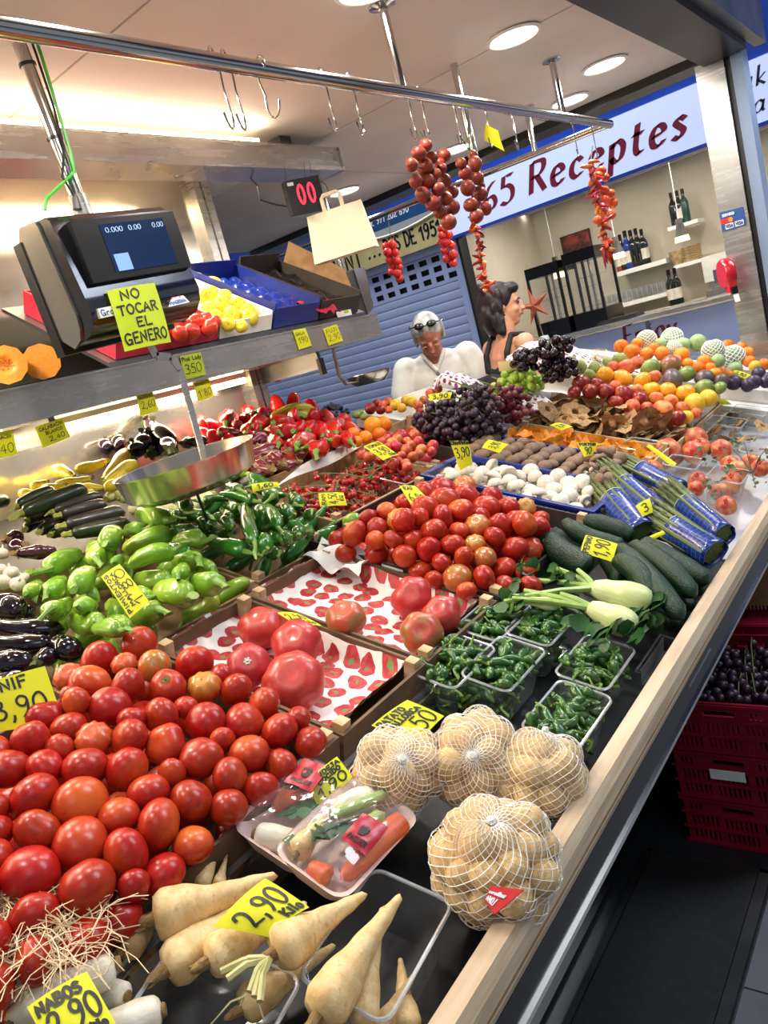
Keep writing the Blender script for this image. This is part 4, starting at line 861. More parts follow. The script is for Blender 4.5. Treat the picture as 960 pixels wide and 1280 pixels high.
ZUCY = [Proto('zucchini', long_mesh('zucchini', 'zuc_yellow', PRF_EGG, .14*s_, 5, .03, 14, 12, i), [('stem', stem_tube('stem', 'zuc_stem', [(0, 0, .02), (0, 0, -.05)], [.2, .2], 6))]) for i, s_ in enumerate((1, -1))]
ZUCW = [Proto('zucchini', long_mesh('zucchini', 'zuc_white', PRF_ZUC, .04*s_, 5, .04, 14, 12, i), [('stem', stem_tube('stem', 'zuc_stem', [(0, 0, .02), (0, 0, -.05)], [.22, .22], 6))]) for i, s_ in enumerate((1, -1))]
CUC = [Proto('cucumber', long_mesh('cucumber', 'cucumber', PRF_CUC, .3*s_, 0, 0, 16, 22, i, .05)) for i, s_ in enumerate((1, -1, .4))]
PARS = [Proto('parsnip', long_mesh('parsnip', 'parsnip', PRF_PARS, .03*s_, 0, 0, 18, 30, i, .10), [('leaf_stub', MB().tube([(0, 0, .03), (0, .0, -.05), (.03, 0, -.10)], [.16, .15, .10], 8).tube([(.03, .02, 0), (.1, .06, -.13)], [.06, .03], 5).tube([(-.03, .0, 0), (-.02, -.06, -.12)], [.06, .03], 5).mesh('leaf_stub', 'scar'))]) for i, s_ in enumerate((1, -1))]
TURN = [Proto('turnip', long_mesh('turnip', 'turnip', PRF_TURN, .03, 0, 0, 18, 16, 5, .05), [('stem', stem_tube('stem', 'scar', [(0, 0, .02), (0, 0, -.03)], [.22, .18], 8))])]
CARR = [Proto('carrot', long_mesh('carrot', 'carrot', PRF_CARROT, .02, 0, 0, 14, 12, 5, .04))]
# striped eggplant
m_, t_, N_, L_, P_ = nt('egg_striped')
nz = noise_n(N_, L_, 5, 3, stretch=(1.6, 1.6, .16)); L_.new(mixc(N_, L_, lin((112, 36, 52)), lin((206, 160, 148)), ramp(N_, L_, nz, .54, .66)), P_.inputs['Base Color']); P_.inputs['Roughness'].default_value = .25
M['egg_striped'] = m_
EGGS = [Proto('striped_eggplant', long_mesh('striped_eggplant', 'egg_striped', PRF_EGG, .14*s_, 0, 0, 16, 12, i), [('calyx', calyx_long(.5, 'scar'))]) for i, s_ in enumerate((1, -1))]
# round fruit
def fruit(name, mt, squash=.95, dimple=.06, lobes=0, amp=0., seed=0, parts=(), pear=0., nu=18, nv=12): return Proto(name, round_mesh(name, mt, squash, lobes, amp, dimple, .28, .03, nu, nv, seed=seed, pear=pear), parts)
nub = ('stem_scar', scar_mesh('stem_scar', 'calyx', .86, .09))
stalk = ('stem', MB().tube([(0, 0, .55), (0, 0, .78), (.06, 0, 1.02)], [.045, .04, .055], 6).mesh('stem', 'scar'))
ORANGE = fruit('orange', 'orange', .95, .04, parts=[nub]); KAKI = fruit('persimmon', 'kaki', .82, .10, 4, .05, 3, [('calyx', star_mesh('calyx', 'scar', 4, .36, .72, .03, .06, .12))])
YEL = fruit('yellow_plum', 'yellow_fruit', .98, .08); NECT = fruit('nectarine', 'nectarine', .94, .12); PEACH = fruit('peach', 'peach', .92, .12, 1, .04, 5)
MANR = fruit('mango', 'mango_red', .80, .02, pear=.10, parts=[nub]); MANP = fruit('mango', 'mango_purple', .80, .02, pear=.10); MANG = fruit('mango', 'mango_green', .82, .02, pear=.10)
PEAR = fruit('pear', 'pear', 1.15, .05, pear=-.22, parts=[('stem', MB().tube([(0, 0, .95), (.02, 0, 1.2), (.08, 0, 1.38)], [.05, .035, .05], 6).mesh('stem', 'scar'))])
PLUMG = fruit("green_fruit", "pear", 1.0, .05, nu=12, nv=8)
PLUM = fruit('plum', 'plum', 1.05, .06, parts=[('stem', MB().tube([(0, 0, .9), (.03, 0, 1.12)], [.04, .04], 5).mesh('stem', 'scar'))]); APR = fruit('apple', 'apple_red', .88, .2, 5, .04, parts=[stalk]); APY = fruit('apple', 'apple_yellow', .88, .2, 5, .04, 2, [stalk])
crown = MB()
for k in range(6):
    a = 2*PI*k/6; d = V((math.cos(a), math.sin(a), 0)); q = V((-d.y, d.x, 0)); crown.add([d*.16+q*.08+V((0,0,.84)), d*.16-q*.08+V((0,0,.84)), d*.27+V((0,0,1.12))], [(0,1,2),(2,1,0)])
crown.lathe([(.19, .82), (.17, .9), (.13, .98), (.11, .9)], 12)
POM = fruit('pomegranate', 'pomegranate', .92, .0, 6, .06, parts=[('crown', crown.mesh('crown', 'pomegranate'))])
VTOM = fruit('tomato', 'vine_tom', .92, .06); BLUE = fruit('blueberry', 'blueberry', .9, .05, nu=8, nv=6)
# foam net of the melons
def foam_net():
    mb = MB(); n = 14
    for sgn in (1, -1):
        for k in range(n):
            pts = []
            for i in range(19):
                f = .35+i*(PI-.75)/18; a = 2*PI*k/n+sgn*i*.17; pts.append((1.04*math.sin(f)*math.cos(a), 1.04*math.sin(f)*math.sin(a), 1.04*.95*math.cos(f)))
            mb.tube(pts, .045, 4, caps=False)
    return mb.mesh('foam_net', 'white')
MELN = fruit('melon', 'melon', .95, .04, parts=[('foam_net', foam_net())]); MEL = fruit('melon', 'melon', .95, .04)
# mushrooms
def mushroom(mt, flat=.75, stem=True):
    prof = [(.0, flat), (.35, flat*.96), (.7, flat*.74), (.93, flat*.36), (1.0, .02), (.95, -.16), (.75, -.18), (.4, -.1), (.0, -.06)]
    cap = MB().lathe(list(reversed(prof)), 18).mesh('mushroom', mt, True, None)
    st_ = MB().lathe([(0, -.75), (.34, -.72), (.32, -.4), (.38, -.05), (0, -.02)], 12).mesh('stem', 'mush_stem'); return Proto('mushroom', cap, [('stem', st_)])
MUW = mushroom('mush_white', .85); MUB = mushroom('mush_brown', .62)
def chant(seed, mt, nm, wav=.16, open_=.6):
    g = random.Random(seed); ph = [g.uniform(0, 6) for _ in range(4)]
    def fn(t, a):
        if t < .5: r = .22+.2*(t*2)**2; z = -1+1.3*t*1.2
        else: u = (t-.5)*2; r = .36+u*.75; z = -.22+u*open_
        wv = wav*max(0, t-.35)*1.5
        r *= 1+wv*math.sin(3*a+ph[0])+wv*.5*math.sin(5*a+ph[1]); z += wv*.8*math.sin(4*a+ph[2])
        return V((r*math.cos(a), r*math.sin(a), z))
    mb = MB().rings(fn, 8, 14, 0, True, False)
    return Proto(nm, mb.mesh(nm, mt, True, None))
CHAN = [chant(i, 'chanterelle', 'chanterelle') for i in range(4)]
DRY = [chant(i+9, 'dried_mush', 'dried_mushroom', .2, -.12) for i in range(4)]
GARL = Proto('garlic_bulb', round_mesh('garlic_bulb', 'garlic', .78, 9, .14, .0, seed=3), [('neck', MB().tube([(0, 0, .6), (.02, 0, .95), (.05, .02, 1.3)], [.26, .13, .09], 7).mesh('neck', 'garlic'))])
# ------------------------------------------------------------------ placing helpers
def long_put(prs, h0, t0, w_, ha, hb, label, cat, group, minl=1.7, r=None, roll=None, k=None):
    """item between head pixel and tail pixel lying at heights ha, hb over the rim plane; w_ = width in px"""
    A = onS(*h0, ha); B = onS(*t0, hb); wd = w_*(depth(A)+depth(B))/2/FL; d = B-A
    if d.length < minl*wd:
        away = (A-CAMV); away -= SN*away.dot(SN); away.normalize(); away = (away+V((0, 0, -.15))).normalized()
        d2 = d+away*math.sqrt(max(0, (minl*wd)**2-d.length**2)); B = A+d2; d = d2
    pr = prs[(rnd.randrange(len(prs)) if k is None else k) % len(prs)]
    return put(pr, frame(A, d, (wd, wd, d.length), rnd.uniform(0, 6.28) if roll is None else roll), label, cat, group)
def round_put(pr, P, d, label, cat, group, up=None, tilt=.7):
    z = rdir(tilt) if up is None else V(up); s_ = d/2
    return put(pr, frame(P, z, s_, rnd.uniform(0, 6.28)), label, cat, group)
# ------------------------------------------------------------------ crates
def tilted(x0, x1, y0, y1, h):   # local frame on the display slope: origin at low front-left corner
    o = V((x1, y0, S(x1)+h)); ex = V((-1, 0, SL)).normalized(); ey = V((0, 1, 0)); ez = SN
    return o, ex, ey, ez, (x1-x0)*math.sqrt(1+SL*SL), y1-y0
def crate(x0, x1, y0, y1, hgt, label, mt='card_brown', blocks='crate_wood', slots=False, name='produce_crate', h=TB+.004, lid=None, wallm=None, group='crates on the display'):
    o, ex, ey, ez, LX, LY = tilted(x0, x1, y0, y1, h)
    R = Matrix((ex, ey, ez)).transposed(); e = empty(name, o, label, 'crate', group, R)
    th = .006
    MB().box((0, 0, 0), (LX, LY, th)).obj('bottom', mt, e, smooth=False)
    for nm, a, b in (('side_panel', (0, 0, th), (LX, th, hgt)), ('side_panel', (0, LY-th, th), (LX, LY, hgt)), ('end_panel', (0, th, th), (th, LY-th, hgt)), ('end_panel', (LX-th, th, th), (LX, LY-th, hgt))):
        if slots:
            along_x = nm == 'side_panel'; w_ = (b[0]-a[0]) if along_x else (b[1]-a[1]); ho = []
            k = int(w_/.016)
            for i in range(2, k-2):
                if abs(i-k/2) < 3: continue
                ho += [(i*.016, i*.016+.009, .015, .04), (i*.016, i*.016+.009, .05, min(.08, hgt-.02))]
            ho.append((w_/2-.045, w_/2+.045, hgt-.035, hgt-.016))
            MB().holes(w_, hgt-th, ho, th, (lambda x, y, z, a=a: V((a[0]+x, a[1]+y, a[2]+z))) if along_x else (lambda x, y, z, a=a: V((a[0]+y, a[1]+x, a[2]+z)))).obj(nm, mt, e, smooth=False)
        else: MB().box(a, b).obj(nm, mt, e, smooth=False)
    if slots:
        MB().box((-.008, -.008, hgt-.008), (LX+.008, .008, hgt)).box((-.008, LY-.008, hgt-.008), (LX+.008, LY+.008, hgt)).box((-.008, .008, hgt-.008), (.008, LY-.008, hgt)).box((LX-.008, .008, hgt-.008), (LX+.008, LY-.008, hgt)).obj('rim', mt, e, smooth=False)
    if blocks:
        bl = MB().box((-.011, -.011, 0), (.011, .011, hgt+.012)).mesh('corner_block', blocks, False)
        for x, y in ((.018, .018), (LX-.018, .018), (.018, LY-.018), (LX-.018, LY-.018)):
            c = bpy.data.objects.new('corner_block', bl); COL.objects.link(c); c.parent = e; c.location = (x, y, 0)
    return e
def punnet(P, wx, wy, hgt, label, h=None, R=TILT, name='punnet', group='clear plastic punnets', taper=.82, mt='clear', rim=True):
    e = empty(name, P, label, 'punnet', group, R)
    def rr(w_, l_, r, z, n=4):
        out = []
        for cx, cy, a0 in ((w_/2-r, l_/2-r, 0), (-w_/2+r, l_/2-r, PI/2), (-w_/2+r, -l_/2+r, PI), (w_/2-r, -l_/2+r, 1.5*PI)):
            for i in range(n+1): a = a0+PI/2*i/n; out.append(V((cx+r*math.cos(a), cy+r*math.sin(a), z)))
        return out
    a = rr(wx*taper, wy*taper, .014, 0); b = rr(wx, wy, .016, hgt); n = len(a)
    MB().add(a+b, [(i, (i+1) % n, n+(i+1) % n, n+i) for i in range(n)]+[tuple(range(n-1, -1, -1))]).obj('tub', mt, e)
    if rim: MB().tube(rr(wx+.004, wy+.004, .017, hgt), .0026, 5, closed=True).obj('rim', 'clear_rim', e)
    return e
# ================================================================== MIDDLE ROW: tomato crate, paper crates, second tomato crate
crate(-1.318, -.876, .10, .775, .10, 'cardboard crate heaped with round red tomatoes at the front', 'crate_brown')
crate(-1.318, -.876, .785, 1.035, .095, 'crate lined with tomato-print paper holding four pink beef tomatoes', 'crate_brown')
crate(-1.318, -.876, 1.045, 1.325, .095, 'crate lined with tomato-print paper holding a few scattered beef tomatoes', 'crate_brown')
crate(-1.40, -.876, 1.335, 1.87, .10, 'dark-sided crate heaped with ribbed red tomatoes beside the cucumbers', 'card_dark')
tagl = MB().box((-.03, -.0012, -.011), (.03, 0, .011)); q = onS(492, 713, -.012); q.y = 1.3335
tag(tagl.obj('crate_label', 'card_white', smooth=False, mw=Matrix.Translation(q) @ Matrix.Rotation(math.atan(SL), 4, 'Y')), 'white printed label on the dark side of the tomato crate', 'label')
# --- tomatoes of the big heap, px positions with diameters
A_ = """398,62,106 285,103,105 355,115,75r 442,120,92g 556,113,110 197,152,90r 256,172,118 366,180,104 480,180,105c 583,180,100R 675,188,90 630,145,66 162,255,120 312,248,122 452,262,104 572,272,116 688,283,118 755,228,95 802,303,110 880,335,95
850,270,70 92,345,115 205,322,100 270,350,110r 360,325,112 470,350,120 555,388,130 710,370,115 805,405,95 640,428,108 235,395,132 355,428,125 40,428,120 105,483,140 210,508,150 435,467,118 548,505,122 650,520,110 738,470,104 330,555,115 435,570,137
530,623,115 230,625,155 105,605,140 15,590,90 20,530,100 345,675,140 445,710,125 85,715,165 235,760,170 -15,665,110 5,360,90 145,420,105 380,265,80 200,205,60 236,240,84 360,780,90 150,360,80 620,340,80 490,430,80 525,260,70 -40,480,120 -50,740,140"""
items = []
for q in A_.split():
    k = q[-1] if q[-1] in 'rRgc' else ''; a, b, c = (float(z) for z in q.rstrip('rRgc').split(',')); items.append((a/2.286, 780+b/2.286, c/2.286, k))
for q in ((42, 1142, 64, ''), (100, 1168, 66, ''), (152, 1130, 56, ''), (5, 1222, 60, ''), (10, 1170, 60, ''), (40, 1195, 58, '')): items.append(q)
Ps = []; Rs = []
def heap(P, x0, x1, y0, y1, top, base):
    u = min(P.x-x0, x1-P.x)/((x1-x0)/2); v = min(P.y-y0, y1-P.y)/((y1-y0)/2); e = max(0., min(1., u))*max(0., min(1., v*1.4)); return base+top*math.sqrt(e)
for px, py, d, k in items:
    P = onS(px, py, .03)
    for _ in range(3): P = onS(px, py, heap(P, -1.36, -.84, -.05, .86, .085, .012))
    Ps.append(P); Rs.append(d*depth(P)/FL/2*1.03)
Ps2 = relax(Ps, Rs, 12, .90)
LAB_T = 'round red tomato in the big heap beside the tomato-print paper'
for (px, py, d, k), P, r in zip(items, Ps2, Rs):
    if k == 'r': round_put(TOMR[0], P, 2*r, 'ribbed orange-red tomato among the smooth ones in the big front heap', 'tomato', 'tomatoes in the big front heap', toward(P, 1.2), 0)
    elif k == 'R': round_put(TOMR[1], P, 2*r, 'ribbed yellow-orange tomato with a dark star scar in the big front heap', 'tomato', 'tomatoes in the big front heap', toward(P, 1.5), 0)
    elif k == 'g': round_put(TOMG[0], P, 2*r, 'greenish orange tomato at the back of the big front heap', 'tomato', 'tomatoes in the big front heap', toward(P, .2), 0)
    elif k == 'c': round_put(TOMC[0], P, 2*r, 'red tomato showing its green calyx in the big front heap', 'tomato', 'tomatoes in the big front heap', toward(P, .9), 0)
    else: round_put(TOM[rnd.randrange(7)], P, 2*r, LAB_T, 'tomato', 'tomatoes in the big front heap', None, 3.1)
for i in range(6):
    for j in range(8):
        x = -1.285+i*.076; y = .15+j*.082+(i % 2)*.03; r = .037
        if x > -.90 or y > .75: continue
        P = V((x, y, S(x)-.058)); round_put(TOM[rnd.randrange(7)], P, 2*r, 'red tomato under the top layer of the big front heap', 'tomato', 'tomatoes in the big front heap', None, 3.1)
# --- printed papers
m_, t_, N_, L_, P_ = nt('tomato_paper')
tc = N_.new('ShaderNodeTexCoord'); vo = N_.new('ShaderNodeTexVoronoi'); vo.voronoi_dimensions = '2D'; vo.inputs['Scale'].default_value = 23; vo.inputs['Randomness'].default_value = .45
dn = N_.new('ShaderNodeTexNoise'); dn.inputs['Scale'].default_value = 30; L_.new(tc.outputs['UV'], dn.inputs['Vector'])
va = N_.new('ShaderNodeVectorMath'); va.operation = 'MULTIPLY_ADD'; L_.new(dn.outputs['Color'], va.inputs[0]); va.inputs[1].default_value = (.018, .018, 0); L_.new(tc.outputs['UV'], va.inputs[2])
L_.new(va.outputs[0], vo.inputs['Vector'])
def lt(src, v):
    x = N_.new('ShaderNodeMath'); x.operation = 'LESS_THAN'; L_.new(src, x.inputs[0]); x.inputs[1].default_value = v; return x.outputs[0]
n1 = noise_n(N_, L_, 60, 2, vec=tc.outputs['UV'])
pk = mixc(N_, L_, lin((174, 32, 42)), lin((196, 66, 68)), ramp(N_, L_, n1, .45, .6))
c = mixc(N_, L_, lin((238, 232, 224)), pk, lt(vo.outputs['Distance'], .42))
sb_ = N_.new('ShaderNodeMath'); sb_.operation = 'MULTIPLY_ADD'; L_.new(noise_n(N_, L_, 90, 1, vec=tc.outputs['UV']), sb_.inputs[0]); sb_.inputs[1].default_value = .5; sb_.inputs[2].default_value = -.14
gt = N_.new('ShaderNodeMath'); gt.operation = 'LESS_THAN'; L_.new(vo.outputs['Distance'], gt.inputs[0]); L_.new(sb_.outputs[0], gt.inputs[1])
c = mixc(N_, L_, c, lin((104, 140, 74)), gt.outputs[0]); L_.new(c, P_.inputs['Base Color']); P_.inputs['Roughness'].default_value = .55
M['tomato_paper'] = m_
m_, t_, N_, L_, P_ = nt('dot_paper')
tc = N_.new('ShaderNodeTexCoord'); vo = N_.new('ShaderNodeTexVoronoi'); vo.voronoi_dimensions = '2D'; vo.inputs['Scale'].default_value = 42; vo.inputs['Randomness'].default_value = .25; L_.new(tc.outputs['UV'], vo.inputs['Vector'])
c = mixc(N_, L_, lin((240, 236, 236)), lin((140, 40, 92)), lt(vo.outputs['Distance'], .30)); L_.new(c, P_.inputs['Base Color']); P_.inputs['Roughness'].default_value = .55
M['dot_paper'] = m_
def sheet(name, mt, nu, nv, fn, label, cat='paper', W=1., H=1., thick=.0006, group=None):
    cen = V(fn(.5, .5)); mb = MB().grid(nu, nv, lambda u, v: V(fn(u, v))-cen, thick=thick); o = mb.obj(name, mt, smooth=True, loc=cen)
    uv = o.data.uv_layers.new(name='UVMap'); n = (nu+1)*(nv+1)
    for lp in o.data.loops:
        k = lp.vertex_index % n; uv.data[lp.index].uv = ((k % (nu+1))/nu*W, (k//(nu+1))/nv*H)
    return tag(o, label, cat, group)
def liner(x0, x1, y0, y1, h, label, seed):
    def fn(u, v):
        x = x1+(x0-x1)*u; y = y0+(y1-y0)*v; e = min(u, 1-u, v*1.0, 1-v); up = max(0, .10-e)/.10
        wz = .008*noise.noise(V((x*14+seed, y*14, 0)))+.004*noise.noise(V((x*40, y*40, seed)))
        return V((x, y, S(x)+h+wz+.035*up*up))
    sheet('wrapping_paper', 'tomato_paper', 30, 22, fn, label, 'paper', (x1-x0)*1.05, y1-y0)
liner(-1.308, -.885, .795, 1.028, -.045, 'tomato-print paper lining the crate with four beef tomatoes', 1)
liner(-1.308, -.885, 1.055, 1.316, -.045, 'tomato-print paper lining the half empty beef tomato crate', 5)
def fn(u, v): x = -1.16-.16*u; y = 1.265+.085*v; return V((x, y, S(x)-.01+.03*math.sin(u*9+v*4)*.5+.02*v+.01*noise.noise(V((u*5, v*5, 2)))))
sheet('crumpled_paper', 'paper', 14, 8, fn, 'crumpled white paper tucked between the paper crate and tomato crate')
# --- pink beef tomatoes
for px, py, d, k, up, lbl in ((367, 853, 82, 0, .5, 'largest pink beef tomato, with a round scar, beside the red heap'), (311, 832, 58, 1, .35, 'pink beef tomato with a pale calyx at the edge of the red heap'), (327, 785, 60, 2, 1.2, 'pink ribbed beef tomato at the back of the paper crate'),
        (370, 806, 68, 2, .8, 'pink cleft beef tomato right under the price card'), (432, 774, 53, 3, 1.4, 'greenish pink beef tomato with a deep hollow alone on the paper'), (515, 747, 56, 2, .3, 'tall pink beef tomato leaning on the dark crate side'),
        (552, 769, 54, 2, .9, 'pink beef tomato with a cracked crown at the crate corner'), (527, 791, 56, 3, .2, 'greenish beef tomato at the front edge of the paper crate')):
    P = onS(px, py, .005); r = d*depth(P)/FL/2; round_put(BEEF[k], P, 2*r, lbl, 'tomato', 'pink beef tomatoes', toward(P, up), 0)
# --- second crate of ribbed tomatoes: (crop scale 2.4 of 240,640)
B_ = """575,85,62 500,65,80 465,118,66 555,130,70 435,85,60 545,30,60 635,40,70 615,82,62 665,75,70 645,125,70 680,165,74 705,100,74 745,148,62 730,45,80 760,25,75 775,95,78 790,190,88g 820,150,68 840,100,68r 815,55,60 870,140,70g 885,200,78 900,70,66 920,30,80 930,165,76
955,100,80 990,60,80 1000,130,70 930,215,60 1000,180,70 1015,225,70 1040,90,60 860,20,70 680,15,60 590,15,60 960,10,70 1030,20,60 820,230,60 745,200,60"""
P2 = []; R2 = []; K2 = []
for q in B_.split():
    k = q[-1] if q[-1] in 'rg' else ''; a, b, c = (float(z) for z in q.rstrip('rg').split(',')); px, py = 240+a/2.4, 640+b/2.4
    P = onS(px, py, .05)
    for _ in range(3): P = onS(px, py, heap(P, -1.44, -.86, 1.30, 1.92, .10, .012))
    P2.append(P); R2.append(c/2.4*depth(P)/FL/2*1.05); K2.append(k)
for px, py, d in ((530, 640, 36), (556, 632, 40), (585, 622, 36), (550, 612, 34), (612, 640, 34), (640, 650, 34), (655, 680, 34), (600, 660, 34), (570, 645, 34), (498, 652, 34), (470, 655, 30), (512, 630, 30), (668, 665, 30), (535, 618, 30), (580, 608, 30), (618, 625, 30), (650, 640, 28)):
    P = onS(px, py, .05)
    for _ in range(3): P = onS(px, py, heap(P, -1.44, -.86, 1.30, 1.95, .10, .012))
    P2.append(P); R2.append(d*depth(P)/FL/2*1.05); K2.append('r' if rnd.random() < .25 else '')
for P, r, k in zip(relax(P2, R2, 14, .9), R2, K2):
    pr = TOMR[rnd.randrange(2)] if k == 'r' else TOMG[0] if k == 'g' else TOM[rnd.choice((0, 1, 2, 5, 5))]
    lbl = {'r': 'ribbed tomato with a dark scar in the crate behind the paper', 'g': 'greenish orange tomato in the crate behind the paper', '': 'red tomato in the dark crate between mushrooms and beef tomatoes'}[k]
    round_put(pr, P, 2*r, lbl, 'tomato', 'tomatoes in the dark crate', toward(P, rnd.uniform(.2, 2)) if k else None, 3.1)
for i in range(6):
    for j in range(6):
        x = -1.36+i*.084; y = 1.385+j*.088+(i % 2)*.03
        if y > 1.83 or x > -.9: continue
        round_put(TOM[rnd.randrange(5)], V((x, y, S(x)-.05)), .078, 'red tomato under the top layer in the dark crate', 'tomato', 'tomatoes in the dark crate', None, 3.1)
P = onS(440, 652, .0); put(Proto('tomato', round_mesh('tomato', 'pep_light', 1.2, 0, 0, .03)), frame(P, (.8, .5, .3), .024), 'small green tomato at the corner of the dark crate', 'tomato')
# ================================================================== LIGHT GREEN PEPPERS
crate(-1.80, -1.335, .60, 1.10, .09, 'low cardboard crate of light green peppers', 'card_brown')
G_ = """180,335,310,290,100 365,300,345,240,95 280,405,345,380,100 175,425,240,400,90 100,425,150,415,62 185,490,275,500,95 345,440,350,490,85 375,535,258,570,105 455,565,350,600,84 600,490,470,555,110 715,440,585,480,120 820,385,715,435,112
635,372,505,388,90 740,300,650,315,92 655,265,475,325,86 650,195,455,262,92 625,150,515,125,92 410,240,440,195,100 545,185,440,205,62 765,230,640,262,82 670,355,690,340,72 795,340,755,330,80 430,310,460,300,52 300,480,360,520,80 560,440,480,460,70 480,560,420,520,80"""
for i, q in enumerate(G_.split()):
    a, b, c, d, w_ = (float(z) for z in q.split(','))
    ha = .03+.05*(i % 3)/2; long_put(PEPL, (a/3, 600+b/3), (c/3, 600+d/3), w_/3*.93, ha+.015, ha-.01, 'light green pepper with a curved stem in the cardboard crate', 'pepper', 'light green peppers', 2.2)
for i in range(5):
    for j in range(5):
        x = -1.76+i*.095; y = .65+j*.095; put(PEPL[rnd.randrange(4)], frame(V((x, y, S(x)-.045)), rdir(.5)+V((rnd.choice((-1, 1))*2, 1, 0)), (.05, .05, .1), 0), 'light green pepper under the top layer in its crate', 'pepper', 'light green peppers')
# ================================================================== DARK GREEN LONG PEPPERS
crate(-1.80, -1.345, 1.11, 1.49, .09, 'cardboard crate of long dark green peppers', 'card_brown')
D_ = """150,630,10,540,75 205,690,45,650,80 235,655,200,505,66 275,600,225,560,88 325,600,275,515,62 390,515,340,515,80 372,562,325,560,62 400,625,395,650,66 445,612,455,645,60 300,485,335,445,80 240,500,100,470,60 140,565,105,530,52 215,400,355,475,72 335,645,300,620,72 275,690,260,660,72
60,600,20,590,50 40,505,140,500,42 450,535,430,560,52 180,455,120,430,56 230,440,300,440,60 70,560,-30,530,60 410,590,380,570,50 150,600,120,580,52 330,690,300,700,60 370,650,350,690,60 250,540,220,520,50 20,610,-60,600,60 -20,540,-90,500,66 -60,560,-120,540,60 -10,690,-90,660,60 180,530,140,500,56 300,560,270,550,60"""
for i, q in enumerate(D_.split()):
    a, b, c, d, w_ = (float(z) for z in q.split(',')); ha = .02+.06*((i*7) % 5)/4
    long_put(PEPD, (240+a/3, 460+b/3), (240+c/3, 460+d/3), w_/3*.92, ha+.01, ha-.01, 'long glossy dark green pepper in the cardboard crate', 'pepper', 'dark green peppers', 2.2)
for i in range(5):
    for j in range(4):
        x = -1.76+i*.095; y = 1.16+j*.09; put(PEPD[rnd.randrange(4)], frame(V((x, y, S(x)-.04)), rdir(.5)+V((rnd.choice((-1, 1)), 2, 0)), (.04, .04, .11), 0), 'dark green pepper under the top layer in its crate', 'pepper', 'dark green peppers')
# ================================================================== EGGPLANTS at the left, garlic
crate(-1.80, -1.335, .05, .59, .085, 'low crate of shiny black eggplants at the left edge', 'card_brown')
E_ = """-90,450,95,500,112 -60,540,245,560,92 -80,600,200,612,92 -90,680,135,690,104 130,690,215,695,78 200,600,300,660,100 60,500,140,510,66 -40,760,120,770,90 -60,820,100,850,90"""
for i, q in enumerate(E_.split()):
    a, b, c, d, w_ = (float(z) for z in q.split(',')); long_put(EGGB, (a/3, 600+b/3), (c/3, 600+d/3), w_/3, .045-.004*i, .03-.002*i, 'shiny black eggplant in the crate at the left edge', 'eggplant', 'black eggplants at the left edge', 1.6)
E_ = """20,225,80,235,64 100,250,40,265,56 60,275,190,270,60 120,262,215,268,44"""
for i, q in enumerate(E_.split()):
    a, b, c, d, w_ = (float(z) for z in q.split(',')); long_put(EGGP, (a/3, 600+b/3), (c/3, 600+d/3), w_/3, .02, .01, 'small purple eggplant between garlic and zucchini', 'eggplant', 'small purple eggplants', 1.6)
for px, py, d in ((2, 692, 18), (14, 716, 20), (4, 728, 22), (22, 730, 20), (0, 712, 18), (30, 722, 14)):
    P = onS(px, py, .02); round_put(GARL, P, d*depth(P)/FL, 'white garlic bulb in the brown paper at the left edge', 'garlic', 'garlic bulbs', None, 1.2)
def fn(u, v): x = -1.80-.12*u; y = .58+.16*v; return V((x, y, S(x)-.01+.03*noise.noise(V((u*4, v*4, 1)))+.03*u))
sheet('brown_paper', 'card_brown', 12, 10, fn, 'crumpled brown paper under the garlic')
# ================================================================== ZUCCHINI, yellow and white squash, black eggplants at the back
Z_ = """60,640,205,580,56,0 75,668,328,572,72,0 150,652,292,602,52,1 195,660,388,600,52,1 225,672,405,632,62,1 240,712,472,660,74,1 262,742,492,700,66,0 100,690,200,660,56,0 178,690,260,680,56,0 215,700,300,690,56,0 95,725,150,715,52,0 150,735,220,720,52,0 -60,645,32,632,52,0 190,745,260,735,50,0"""
for i, q in enumerate(Z_.split()):
    a, b, c, d, w_, k = (float(z) for z in q.split(',')); ha = .085-.006*i if i < 8 else .01
    long_put(ZUC, (a/3, 420+b/3), (c/3, 420+d/3), w_/3, ha, ha, 'dark green zucchini in the stack with flower ends to the left', 'zucchini', 'dark green zucchini', 2.5, k=int(k)+(i % 2 if k else 0))
Y_ = """392,535,478,432,60,0 395,548,512,475,56,0 402,467,280,502,50,0 275,528,190,505,56,0 345,532,200,560,42,0 390,572,292,574,40,0 330,560,240,590,40,0 420,545,470,520,40,0 250,560,150,580,46,0 300,585,200,600,44,0 180,545,110,575,46,0 360,585,250,610,44,0 470,545,390,575,44,0 230,590,140,612,42,0 150,590,70,600,42,0 500,520,430,560,44,0
552,582,425,602,46,1 445,612,560,600,46,1 700,602,598,645,60,1 800,595,645,660,60,1 582,642,480,662,52,1 620,620,500,640,46,1 690,640,590,670,50,1 400,610,460,600,50,1 760,620,700,660,46,1"""
for i, q in enumerate(Y_.split()):
    a, b, c, d, w_, k = (float(z) for z in q.split(',')); pr = (ZUCY, ZUCW)[int(k)]
    long_put(pr, (a/3, 420+b/3), (c/3, 420+d/3), w_/3, .05 if k == 0 else .02, .05 if k == 0 else .015, ('yellow zucchini heaped against the steel back panel', 'pale cream zucchini under the scale pan')[int(k)], 'zucchini', ('yellow zucchini', 'pale cream zucchini')[int(k)], 2.2)
E_ = """553,322,655,405,84 545,365,545,420,84 640,430,620,395,76 500,400,505,450,74 450,380,440,425,56 405,395,400,430,56 690,400,780,395,50 740,400,680,410,46 560,440,600,430,70 460,450,500,460,60"""
